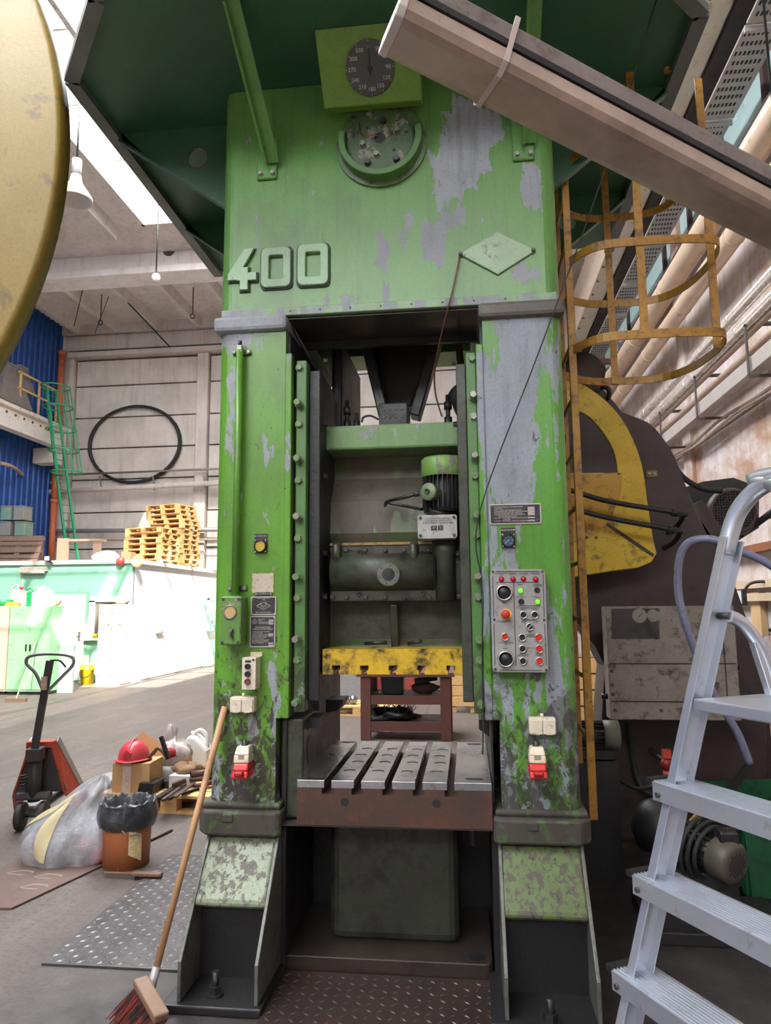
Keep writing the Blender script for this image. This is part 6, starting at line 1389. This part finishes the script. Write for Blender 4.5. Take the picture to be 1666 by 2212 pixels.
MB().grid(6, 4, lambda u, v: (bc.x+.157*math.cos(-1.05+.55*u), bc.y+.157*math.sin(-1.05+.55*u), .1+.16*v-.05*u)).build('paper_label', lbm, bk2)
# brush and rod
a = PZ(224, 1885, .03); b = PZ(350, 1889, .03)
hb2 = thing('hand_brush', (a.x, a.y, 0), 'wooden hand brush lying in front of the brown bucket', 'brush')
MB().bar(a, a.lerp(b, .55), .02, .014).bar(a.lerp(b, .5), b, .045, .022).build('brush_stock', M('dark_brush_wood', (118,88,70), .6, 0, .3, 8), hb2, .006)
br = MB(); rr = random.Random(2)
for k in range(120):
    t_ = a.lerp(b, .55+.44*rr.random())+Vector((0, rr.uniform(-.018, .018), -.01)); br.bar(t_, t_+Vector((rr.uniform(-.006, .006), rr.uniform(-.01, .01), -.018)), .003, .003)
o = br.build('bristles', m_black, hb2); o['kind'] = 'stuff'
a = PZ(318, 1818, .01); b = PZ(372, 1793, .01); solo(MB().cyl(a, b, .009, 8), 'steel_rod', m_steel_rusty, 'short steel rod lying right of the brown bucket', 'rod')
# ---- loaded pallet left of the press
c0 = PZ(222, 1738); c1 = PZ(455, 1768)
pc = Vector((-2.0, 2.8, 0))
pal = pallet('new timber pallet carrying scrap and tools left of the press', None, (pc.x, pc.y, 0), -.04, nm='loaded_pallet')
PTZ = .1445
def pp_(px, py, z=PTZ): return PZ(px, py, z)
a = pp_(236, 1712); bxc = thing('tool_carton', (a.x+.17, a.y+.14, PTZ), 'open cardboard carton with the red helmet on top', 'carton', None, .06)
MB().box(-.16, .16, -.13, .16, 0, .235).build('carton_body', m_card, bxc, .004, local=True); MB().box(-.07, .0, -.133, -.129, 0, .235).build('paper_tape', M('white_paper_tape', (216,206,198), .6, 0, .3, 30, (206,80,70), .35), bxc, local=True)
MB().bar((.0, .16, .235), (.08, .2, .36), .3, .006, (0,1,0)).build('open_flap', m_card, bxc, local=True)
hx = Vector((a.x+.145, a.y+.12, PTZ+.236))
hm = thing('hard_hat', hx, 'red safety helmet resting on the cardboard carton', 'helmet', None, .1)
g = M('dusty_red_helmet', (200,44,60), .35, 0, .3, 5, (180,110,100), .25)
MB().grid(32, 12, lambda u, v: (.125*math.cos(2*PI*u)*math.cos(PI/2*v)**.85, .15*math.sin(2*PI*u)*math.cos(PI/2*v)**.85, .02+.145*math.sin(PI/2*v))).build('helmet_shell', g, hm, local=True)
MB().grid(32, 2, lambda u, v: ((.118+.03*v)*math.cos(2*PI*u), (.14+(.02+.035*max(0, -math.sin(2*PI*u)))*v)*math.sin(2*PI*u), .022-.008*v)).build('helmet_brim', g, hm, local=True, thick=.004)
MB().tube([(0, .14*math.cos(t), .02+.15*math.sin(t)) for t in [PI*.06+PI*.88*i/14 for i in range(15)]], .011, 8).build('helmet_ridge', g, hm, local=True)
MB().prism([(-.03, .05), (.03, .05), (.03, .085), (0, .11), (-.03, .085)], 'y', -.16, -.12).build('helmet_badge', g, hm, local=True)
a = pp_(318, 1665, .45); sb_ = thing('plastic_sack_small', pp_(355, 1690), 'crumpled white sack and grey padding on the loaded pallet', 'sack')
q2 = pp_(356, 1692)
MB().lathe([(0,0), (.13,0), (.15,.03), (.15,.11), (.13,.14), (0,.14)], (q2.x, q2.y+.12, PTZ), (0,0,1), 24).build('grey_padding', M('grey_wrapping', (164,160,156), .6, 0, .3, 8), sb_)
crumple((q2.x+.03, q2.y+.14, PTZ+.22), .16, .12, .12, 14, 30, 16, .17).build('sack_film', M('dirty_white_film', (196,186,182), .4, 0, .4, 9, (140,120,108), .35, .3, 18), sb_)
crumple((q2.x-.04, q2.y+.2, PTZ+.36), .05, .05, .1, 15, 16, 10, .2).build('sack_tail', bpy.data.materials['dirty_white_film'], sb_)
crumple((q2.x+.03, q2.y+.03, PTZ+.25), .05, .03, .04, 16, 10, 6, .15).build('red_rag', bpy.data.materials['red_rag'], sb_)
q3 = pp_(420, 1668); cnn = thing('white_jerrycan', (q3.x, q3.y+.05, PTZ), 'translucent white jerrycan at the back of the loaded pallet', 'canister')
MB().prism([(-.13, 0), (.13, 0), (.13, .2), (.1, .24), (.0, .33), (-.06, .33), (-.13, .22)], 'y', -.09, .09).build('canister_body', M('milky_plastic', (222,220,216), .35, 0, .1), cnn, .025, local=True)
MB().tube(smooth_path([(.1, 0, .22), (.09, 0, .32), (.03, 0, .37), (-.04, 0, .33)]), .02, 8).build('canister_handle', bpy.data.materials['milky_plastic'], cnn, local=True); MB().cyl((-.03, 0, .33), (-.03, 0, .36), .03, 14).build('canister_cap', m_cwhite, cnn, local=True)
q4 = pp_(445, 1640, PTZ); solo(MB().box(-1.64, -1.43, 2.95, 3.15, PTZ, PTZ+.24), 'grey_toolbox', m_darkg, 'grey box behind the press column on the loaded pallet', 'box', bev=.01)
q4 = pp_(364, 1702); solo(MB().box(q4.x, q4.x+.19, q4.y, q4.y+.14, PTZ, PTZ+.1), 'parts_box', M('white_card_box', (214,208,206), .7, 0, .2, 8), 'white card box in front of the jerrycan', 'box', bev=.004)
for k in range(4):
    q5 = pp_(296, 1716); o_ = MB().box(q5.x+.005*k, q5.x+.13+.004*k, q5.y, q5.y+.2, PTZ+k*.022, PTZ+k*.022+.02)
    solo(o_, 'steel_plate', m_darkg, ['lowest','second','third','topmost'][k]+' flat steel plate in the little pile beside the carton', 'plate', 'flat steel plates on the loaded pallet')
q6 = pp_(330, 1703); solo(MB().prism([(q6.x, PTZ), (q6.x+.04, PTZ+.015), (q6.x+.07, PTZ+.01), (q6.x+.13, PTZ), (q6.x+.12, PTZ+.06), (q6.x+.02, PTZ+.06)], 'y', q6.y, q6.y+.05), 'shaped_bracket', m_darkg, 'notched dark steel bracket between plates and parts box', 'bracket')
scr = [((338,1723),(380,1698),.05,.03,'flat dark bar'), ((352,1725),(400,1692),.03,.02,'slim dark bar'), ((366,1722),(405,1700),.02,.02,'thin dark bar'), ((378,1718),(418,1693),.03,.012,'curved dark strip'), ((392,1712),(430,1705),.02,.02,'short dark rod'), ((372,1693),(402,1688),.05,.03,'stubby dark block')]
for k, (a_, b_, w_, h_, nm) in enumerate(scr):
    a2 = pp_(*a_, PTZ+.03+.006*k); b2_ = pp_(*b_, PTZ+.03+.008*k); a2.z = PTZ+.016+.006*k; b2_.z = PTZ+.02+.012*k
    solo(MB().bar(a2, b2_, w_, h_), 'scrap_bar', m_steel_rusty if k % 2 else m_darkg, nm+' in the scrap on the loaded pallet, '+['nearest','second nearest','third from the front','fourth from the front','fifth from the front','farthest back'][k], 'bar', 'scrap bars on the loaded pallet')
for k, (a_, b_, r_, lab) in enumerate((((412, 1673), (470, 1666), .028, 'thickest rusty pipe end on the loaded pallet'), ((410, 1685), (470, 1678), .02, 'middle rusty pipe on the loaded pallet'), ((418, 1698), (470, 1690), .016, 'thin rusty pipe low on the loaded pallet'))):
    a2 = pp_(*a_, PTZ+.12-.04*k); b2_ = pp_(*b_, PTZ+.12-.04*k)
    solo(MB().lathe([(r_*.75,0), (r_,0), (r_,(b2_-a2).length), (r_*.75,(b2_-a2).length), (r_*.75,0)], a2, (b2_-a2), 16), 'rusty_pipe', m_steel_rusty, lab, 'pipe')
q7 = pp_(392, 1668, PTZ+.12); solo(crumple((q7.x+.03, q7.y+.08, PTZ+.13), .14, .07, .05, 17, 20, 8, .25, PTZ), 'brown_paper', M('brown_paper', (150,116,84), .8, 0, .4, 10), 'crumpled brown paper in front of the jerrycan', 'paper')
a2 = pp_(300, 1668, .42); hmr = thing('hammer', (hx.x+.2, hx.y, PTZ+.2), 'wood handled hammer sticking out of the carton beside the helmet', 'hammer')
MB().tube(smooth_path([hx+Vector((.11,.0,.0)), hx+Vector((.17,.0,.06)), hx+Vector((.22,.0,.1)), hx+Vector((.3,-.02,.04))]), .016, 8).build('hammer_handle', M('dark_wood_handle', (96,70,56), .5), hmr); MB().bar(hx+Vector((.24,-.01,.2)), hx+Vector((.32,-.03,.02)), .03, .03).build('hammer_head', m_darkg, hmr, .004)
# ---- chequer plates
m_chq = M('worn_chequer_steel', (96,92,92), .38, .6, .4, 3, (74,68,66), .35); m_chqd = M('oily_chequer_steel', (58,52,50), .4, .4, .4, 3, (84,56,46), .3)
m_loz = M('polished_tread_steel', (172,170,172), .3, .8, .3, 4); m_lozd = M('dull_tread_steel', (86,76,72), .35, .6, .3, 4)
def chequer(x0, x1, y0, y1, z, m, lab, step=.05):
    o = thing('chequer_plate', ((x0+x1)/2, (y0+y1)/2, 0), lab, 'floor plate')
    MB().box(x0, x1, y0, y1, .001, z).build('plate', m, o, .002)
    b = MB(); nx, ny = int((x1-x0)/step), int((y1-y0)/step)
    for i in range(nx):
        for j in range(ny):
            cx, cy = x0+(i+.6)*step, y0+(j+.6)*step; a = .78 if (i+j) % 2 else -.78; l, w = step*.42, step*.13; c, s = math.cos(a), math.sin(a)
            pts = [(l, 0), (0, w), (-l, 0), (0, -w)]
            b.add([(cx+x*c-y*s, cy+x*s+y*c, z) for x, y in pts]+[(cx+x*.45*c-y*.4*s, cy+x*.45*s+y*.4*c, z+.0035) for x, y in pts], [(0,1,5,4),(1,2,6,5),(2,3,7,6),(3,0,4,7),(4,5,6,7)])
    t = b.build('tread_lozenges', m_loz if m is m_chq else m_lozd, o); t['kind'] = 'stuff'
chequer(-1.58, -.84, -.03, 1.45, .012, m_chq, 'grey chequered steel plate on the floor left of the press')
chequer(-.43, .55, -1.6, .02, .01, m_chqd, 'oily dark chequered plate in front of the press base')
# ---- broom leaning on the press
hd0 = PZ(309, 2168, .09); st0 = PZ(331, 2118, .13); st1 = PY(486, 1527, -.02)
bro = thing('push_broom', (hd0.x, hd0.y, 0), 'push broom with wooden handle leaning against the left press column', 'broom')
MB().tube([st0, st1], [.0145, .0155], 12).build('handle', M('worn_wood_handle', (176,134,96), .55, 0, .3, 6, (120,86,60), .25, stretch=(1,1,.3)), bro)
sv = st1-st0; sv.normalize(); MB().cyl(st0-sv*.09, st0+sv*.05, .019, 12, .017).build('socket', m_grey, bro)
ha = PZ(303, 2118, .14); hb_ = PZ(350, 2200, .1); hv = (hb_-ha)
MB().bar(ha, hb_, .06, .035).build('broom_stock', M('broom_stock_wood', (122,94,74), .6, 0, .3, 8), bro, .008)
br = MB(); rr = random.Random(8); sd_ = Vector((-.085, -.03, -.1))
for k in range(520):
    t_ = ha+hv*rr.random()+Vector((rr.uniform(-.02, .02), rr.uniform(-.02, .02), -.015)); e_ = t_+sd_*rr.uniform(.85, 1.1)+Vector((rr.uniform(-.02, .02), rr.uniform(-.02, .02), 0)); e_.z = max(e_.z, .003)
    br.bar(t_, e_, .0035, .0035)
g = G('red_to_black_bristles'); g.done(g.mix(g.range(g.noise(18, 4, .6), .4, .62), lin(38,34,34), lin(126,50,40)), .6)
o = br.build('bristles', g.m, bro); o['kind'] = 'stuff'
# ================================================================ BEHIND THE PRESS
m_bench = M('red_brown_bench_paint', (98,58,50), .5, .05, .3, 4, (70,44,40), .25)
bY = 5.68; x0 = PY(779, 1560, bY).x; x1 = PY(975, 1560, bY).x
bench = thing('steel_bench', ((x0+x1)/2, bY+.35, 0), 'red brown steel bench seen through the press opening', 'bench')
zT = PY(870, 1462, bY).z
for x in (x0, x1-.13):
    for y in (bY, bY+.62): MB().box(x, x+.13, y, y+.08, 0, zT).build('leg', m_bench, bench, .006)
for py0, py1 in ((1455, 1463), (1503, 1522), (1560, 1580)):
    za, zb_ = PY(870, py0, bY).z, PY(870, py1, bY).z
    for y in (bY+.01, bY+.63): MB().box(x0+.1, x1-.1, y, y+.05, zb_, za).build('rail', m_bench, bench)
zs_ = [PY(870, 1503, bY).z, PY(870, 1560, bY).z]
for z in zs_: MB().box(x0+.05, x1-.05, bY+.05, bY+.65, z-.02, z-.004).build('shelf', m_black, bench)
MB().box(x0-.05, x1+.05, bY-.02, bY+.75, zT, zT+.05).build('bench_top', m_bench, bench)
p = PY(848, 1480, bY+.2); solo(MB().prism([(p.x-.13, zs_[0]), (p.x+.13, zs_[0]), (p.x+.15, zs_[0]+.22), (p.x-.15, zs_[0]+.22)], 'y', bY+.15, bY+.45), 'black_tub', m_blackp, 'black plastic tub on the upper bench shelf', 'tub', bev=.01)
p = PY(920, 1485, bY+.2); tr_ = thing('black_tool_tray', (p.x, bY+.3, zs_[0]), 'black tool tray with gloves on the upper bench shelf', 'tray')
crumple((p.x-.02, bY+.25, zs_[0]+.07), .16, .1, .07, 41, 18, 10, .2, zs_[0]).build('gloves', M('brown_gloves', (84,66,58), .8, 0, .4, 14), tr_); MB().bar((p.x-.14, bY+.2, zs_[0]+.16), (p.x+.14, bY+.25, zs_[0]+.2), .14, .06).build('tray', m_blackp, tr_, .01)
def rag_heap():
    rr = random.Random(77); o = thing('rag_heap', (PY(840, 1550, bY+.2).x, bY+.3, zs_[1]), 'heap of oily black swarf on the lower bench shelf', 'swarf')
    cx = o.location.x; crumple((cx, bY+.25, zs_[1]+.05), .34, .18, .08, 51, 40, 14, .25, zs_[1]).build('swarf_mass', m_black, o)
    b = MB()
    for k in range(60):
        s_ = Vector((cx+rr.uniform(-.3, .3), bY+.25+rr.uniform(-.15, .15), zs_[1]+.08)); pts = [s_]
        for j in range(5): pts.append(pts[-1]+Vector((rr.uniform(-.04, .04), rr.uniform(-.04, .04), rr.uniform(-.02, .05))))
        b.tube(pts, .005, 4)
    t_ = b.build('swarf_curls', m_darkg, o); t_['kind'] = 'stuff'
rag_heap()
p = PY(815, 1535, 8.5); p2 = PZ(740, 1548); pl2 = pallet('new pallet on the floor behind the steel bench', None, (p.x-.2, p2.y+.45, 0), .0, nm='floor_pallet')
ztp = .1445
for k, (px, lab) in enumerate(((748, 'left steel ball on the pallet behind the bench'), (763, 'right steel ball on the pallet behind the bench'))):
    pz = PY(px, 1513, p2.y+.3); solo(MB().lathe([(.07*math.cos(t), .07*math.sin(t)) for t in [-PI/2+PI*i/12 for i in range(13)]], (pz.x, p2.y+.3, ztp+.07), (0,0,1), 18), 'steel_ball', m_steel, lab, 'ball')
p = PZ(1010, 1540); m_w2 = m_wood
cr_ = thing('timber_crate', (p.x, p.y+.4, 0), 'low timber crate seen through the right of the press opening', 'crate')
xa_, xb_ = PY(972, 1500, p.y).x, PY(1060, 1500, p.y).x
for k in range(3): MB().box(xa_, xb_, p.y, p.y+.03, .1+k*.16, .1+k*.16+.15).build('side_board', m_w2, cr_, .004)
for x in (xa_, (xa_+xb_)/2, xb_-.1): MB().box(x, x+.1, p.y+.03, p.y+.13, 0, .58).build('crate_post', m_w2, cr_)
MB().box(xa_, xb_, p.y, p.y+.8, .58, .61).build('crate_lid', m_w2, cr_)
p = PY(760, 1470, 9.2); solo(MB().box(p.x-.55, p.x+.35, 9.2, 9.7, 0, 1.1), 'grey_cabinet', m_grey, 'grey steel cabinet behind the bench seen through the press', 'cabinet', bev=.01)
p = PY(905, 1470, 9.4); solo(MB().box(p.x-.75, p.x+.15, 9.4, 9.9, 0, 1.05), 'red_cabinet', M('dull_red_cabinet', (156,64,60), .5, 0, .2), 'dull red steel cabinet behind the bench seen through the press', 'cabinet', bev=.01)
# glimpses between the press and the maroon machine
p = PY(1285, 1500, 6.0); gc = thing('pine_crate', (p.x+.1, 6.3, 0), 'pine crate glimpsed between the press and the grey cabinet', 'crate')
for k in range(5): MB().box(p.x-.5, p.x+.5, 6.0, 6.03, k*.2, k*.2+.18).build('crate_board', m_wood, gc, .004)
MB().box(p.x-.5, p.x+.5, 6.03, 6.7, 0, 1.0).build('crate_core', m_woodd, gc)
# ================================================================ FOREGROUND
# ---- hanging tube light
A1 = PD(817, 133, 1.6); B1_ = PD(1735, 592, 1.93); A2 = PD(868, 33, 1.46)
ax_ = (B1_-A1).normalized(); wv = (A2-A1); wv = wv-ax_*wv.dot(ax_); W_ = wv.length; wv.normalize(); nv = ax_.cross(wv); nv = nv if nv.z > 0 else -nv
L_ = (B1_-A1).length
lamp = thing('tube_light', A1+ax_*L_/2, 'dusty fluorescent light fitting hanging across the top right corner', 'lamp')
def lprism(prof, a, b, name, m, bev=0):
    n = len(prof); vs = [A1+ax_*t+wv*p[0]+nv*p[1] for t in (a, b) for p in prof]
    return MB().add(vs, [tuple(range(n))[::-1], tuple(range(n, 2*n))]+[(i, (i+1) % n, n+(i+1) % n, n+i) for i in range(n)]).build(name, m, lamp, bev)
m_diff = G('dusty_ribbed_diffuser'); _n = m_diff.noise(3.2, 7, .65); _c = m_diff.mix(m_diff.range(_n, .35, .7), lin(182,160,142), lin(128,108,97))
_d = m_diff.noise(9, 8, .72); _c = m_diff.mix(m_diff.range(_d, .66, .72), _c, lin(70,58,54))
m_diff.set(m_diff.b.inputs['Transmission Weight'], .12); m_diff = m_diff.done(_c, .3)
lprism([(0, .05), (.004, .02), (.02, .004), (.04, 0), (W_-.03, 0), (W_-.01, .006), (W_, .02), (W_, .05)], .012, L_, 'diffuser', m_diff, .003)
lprism([(-.004, .052), (W_+.004, .052), (W_+.004, .066), (-.004, .066)], .0, L_+.01, 'gasket', m_black_rub)
lprism([(-.002, .066), (W_+.002, .066), (W_-.004, .11), (W_-.02, .12), (.02, .12), (.004, .11)], .0, L_+.01, 'lamp_body', M('dusty_grey_lamp_body', (120,110,106), .6, 0, .4, 5, (80,70,66), .3), .004)
lprism([(-.003, .06), (-.002, .02), (.018, .001), (.04, -.002), (W_-.03, -.002), (W_-.008, .003), (W_+.003, .02), (W_+.003, .06)], -.006, .014, 'end_cap', M('pale_end_cap', (196,186,182), .45, 0, .2), .003)
tc = .24; lprism([(-.006, .125), (-.006, .015), (.02, -.005), (W_-.02, -.005), (W_+.006, .015), (W_+.006, .125), (W_+.002, .125), (W_+.002, .016), (W_-.021, -.001), (.021, -.001), (-.002, .016), (-.002, .125)], tc, tc+.012, 'cable_tie', M('white_cable_tie', (190,176,168), .45))
for k, (s_, w_) in enumerate(((.12, .3), (.85, .75))):
    c_ = A1+ax_*(L_*s_)+wv*(W_/2)+nv*.12; MB().cyl(c_, Vector((c_.x, c_.y, ZC-.1)), .003, 6).build('suspension_wire', m_darkg, lamp)
# ---- yellow flywheel guard of the neighbouring machine
fw = thing('neighbour_machine', (-3.642, .3, 0), 'big yellow round flywheel guard at the upper left edge', 'machine')
m_fy = M('dull_yellow_guard_paint', (140,116,40), .42, 0, .35, 1.2, (70,56,38), .25, .1)
MB().lathe([(0,.0), (2.226,0), (2.226,.09), (2.2,.1), (0,.1)], (-3.774, -.2, 3.957), FD, 96).build('flywheel_guard', m_fy, fw)
MB().box(-4.6, -2.9, -.19, 1.2, 0, 4.2).build('machine_column', m_mbrown, fw, .02)
# ---- aluminium stepladder
RA = PZ(1462, 1690, 1.2); RB = PZ(1375, 2100, .74); rd = (RA-RB)/(1.2-.74)
def rail(z): return RB+rd*(z-.74)
sdir = Vector((.47, -.88, 0)).normalized(); fdir = Vector((-.88, -.47, 0))      # along the steps, and out of the front
wid = .40
taper = rd.dot(sdir)
def rrail(z): return rail(z)+sdir*(wid+2*taper*(1.2-z)*1.0)
m_al2 = M('brushed_aluminium', (206,212,222), .32, .85, .12, 4, (170,160,150), .12)
lf = rail(0); rf = rrail(0); cen = (lf+rf)/2
sl = thing('stepladder', (cen.x+.25, cen.y+.12, 0), 'aluminium stepladder standing in the right foreground', 'stepladder')
zpiv = 1.62
def chan(a, b, name, outw):
    "C-channel stile: web plus two flanges"
    d = (b-a).normalized(); o2 = (outw-d*outw.dot(d)).normalized(); f2 = d.cross(o2).normalized()
    m = MB().bar(a, b, .06, .004, o2)
    for s in (-1, 1): m.bar(a+f2*s*.029-o2*.012, b+f2*s*.029-o2*.012, .004, .026, o2)
    return m.build(name, m_al2, sl, .0015)
top_z = 1.82
for fn, s in ((rail, -1), (rrail, 1)):
    a, b = fn(0.015), fn(top_z); chan(a, b, 'front_stile', sdir*s)
    MB().bar(a+Vector((0,0,-.015)), a+Vector((0,0,.03)), .07, .04).build('rubber_foot', m_blackp, sl)
# bent safety handle joining the two stiles at the top
ta, tb_ = rail(top_z), rrail(top_z); up_ = rd.normalized()
arc = smooth_path([rail(top_z-.04), rail(top_z+.06)+sdir*.01, rail(top_z+.12)+sdir*.06, rail(top_z+.145)+sdir*.14, rrail(top_z+.145)-sdir*.14, rrail(top_z+.12)-sdir*.06, rrail(top_z+.06)-sdir*.01, rrail(top_z-.04)], 5)
MB().tube(arc, .023, 14).build('hand_hoop', m_al2, sl)
for k, z in enumerate((.28, .51, .74, .97, 1.2)):
    a, b = rail(z), rrail(z); a2 = a-sdir*.03; b2 = b+sdir*.03; c_ = fdir*.005
    st = MB().bar(a2-c_+Vector((0,0,-.002)), b2-c_+Vector((0,0,-.002)), .115, .006).build('step', m_al2, sl)
    MB().bar(a2+fdir*.05-Vector((0,0,.022)), b2+fdir*.05-Vector((0,0,.022)), .004, .044).build('step_front', m_al2, st)
    MB().bar(a2-fdir*.06-Vector((0,0,.018)), b2-fdir*.06-Vector((0,0,.018)), .004, .034).build('step_back', m_al2, st)
    for j in range(10): MB().bar(a2+c_+fdir*(-.055+j*.0105)+Vector((0,0,.002)), b2+c_+fdir*(-.055+j*.0105)+Vector((0,0,.002)), .0035, .004).build('tread_rib', m_al2, st)
    for e_ in (a2, b2):
        s_ = 1 if e_ is a2 else -1
        MB().bar(e_+fdir*.052-sdir*.012*s_, e_-fdir*.052-sdir*.012*s_, .022, .014).build('step_end_cap', m_blackp, st)
        MB().cyl(e_+fdir*.052+sdir*.02*s_-Vector((0,0,.028)), e_+fdir*.058+sdir*.02*s_-Vector((0,0,.028)), .007, 10).build('step_rivet', m_boltd, st)
# platform
pz = 1.40; a = rail(pz)+sdir*.035; b = rrail(pz)-sdir*.035
pf_ = MB().bar((a-fdir*.09), (b-fdir*.09), .25, .03).build('platform', m_al2, sl, .004)
for e_ in (a, b): MB().cyl(e_-fdir*.02, e_-fdir*.02+sdir*(.05 if e_ is b else -.05), .012, 12).build('platform_pin', m_blackp, pf_)
# rear legs, curved brackets
for fn, s in ((rail, 1), (rrail, -1)):
    j0 = fn(zpiv)+sdir*.03*s-fdir*.02; j1 = j0-fdir*.11-Vector((0,0,.09)); foot = Vector((j0.x, j0.y, 0))-fdir*.62; foot.z = .0
    pth = smooth_path([j0, j0-fdir*.05-Vector((0,0,.02)), j1, j1.lerp(foot, .08)], 5)
    MB().tube(pth, .017, 10).build('hinge_bracket', m_al2, sl)
    d_ = (foot-j1).normalized(); MB().bar(j1-d_*.03, foot, .05, .022, sdir).build('rear_leg', m_al2, sl, .003)
    MB().cyl(j0-sdir*.05*s, j0+sdir*.01*s, .009, 10).build('hinge_rivet', m_boltd, sl)
z_ = .5; MB().bar(Vector((rail(zpiv).x, rail(zpiv).y, 0))-fdir*.5+Vector((0,0,.35))+sdir*.03, Vector((rrail(zpiv).x, rrail(zpiv).y, 0))-fdir*.5+Vector((0,0,.35))-sdir*.03, .02, .04).build('rear_brace', m_al2, sl)
# ---- lettering becomes plain mesh
def texts_to_mesh():
    bpy.context.view_layer.update(); dg = bpy.context.evaluated_depsgraph_get()
    for o in [o for o in col.objects if o.type == 'FONT']:
        me = bpy.data.meshes.new_from_object(o.evaluated_get(dg)); nm = o.name
        n = bpy.data.objects.new(nm + '_', me); col.objects.link(n); n.parent = o.parent; n.location = o.location; n.rotation_euler = o.rotation_euler; n.scale = o.scale
        bpy.data.objects.remove(o, do_unlink=True); n.name = nm
texts_to_mesh()
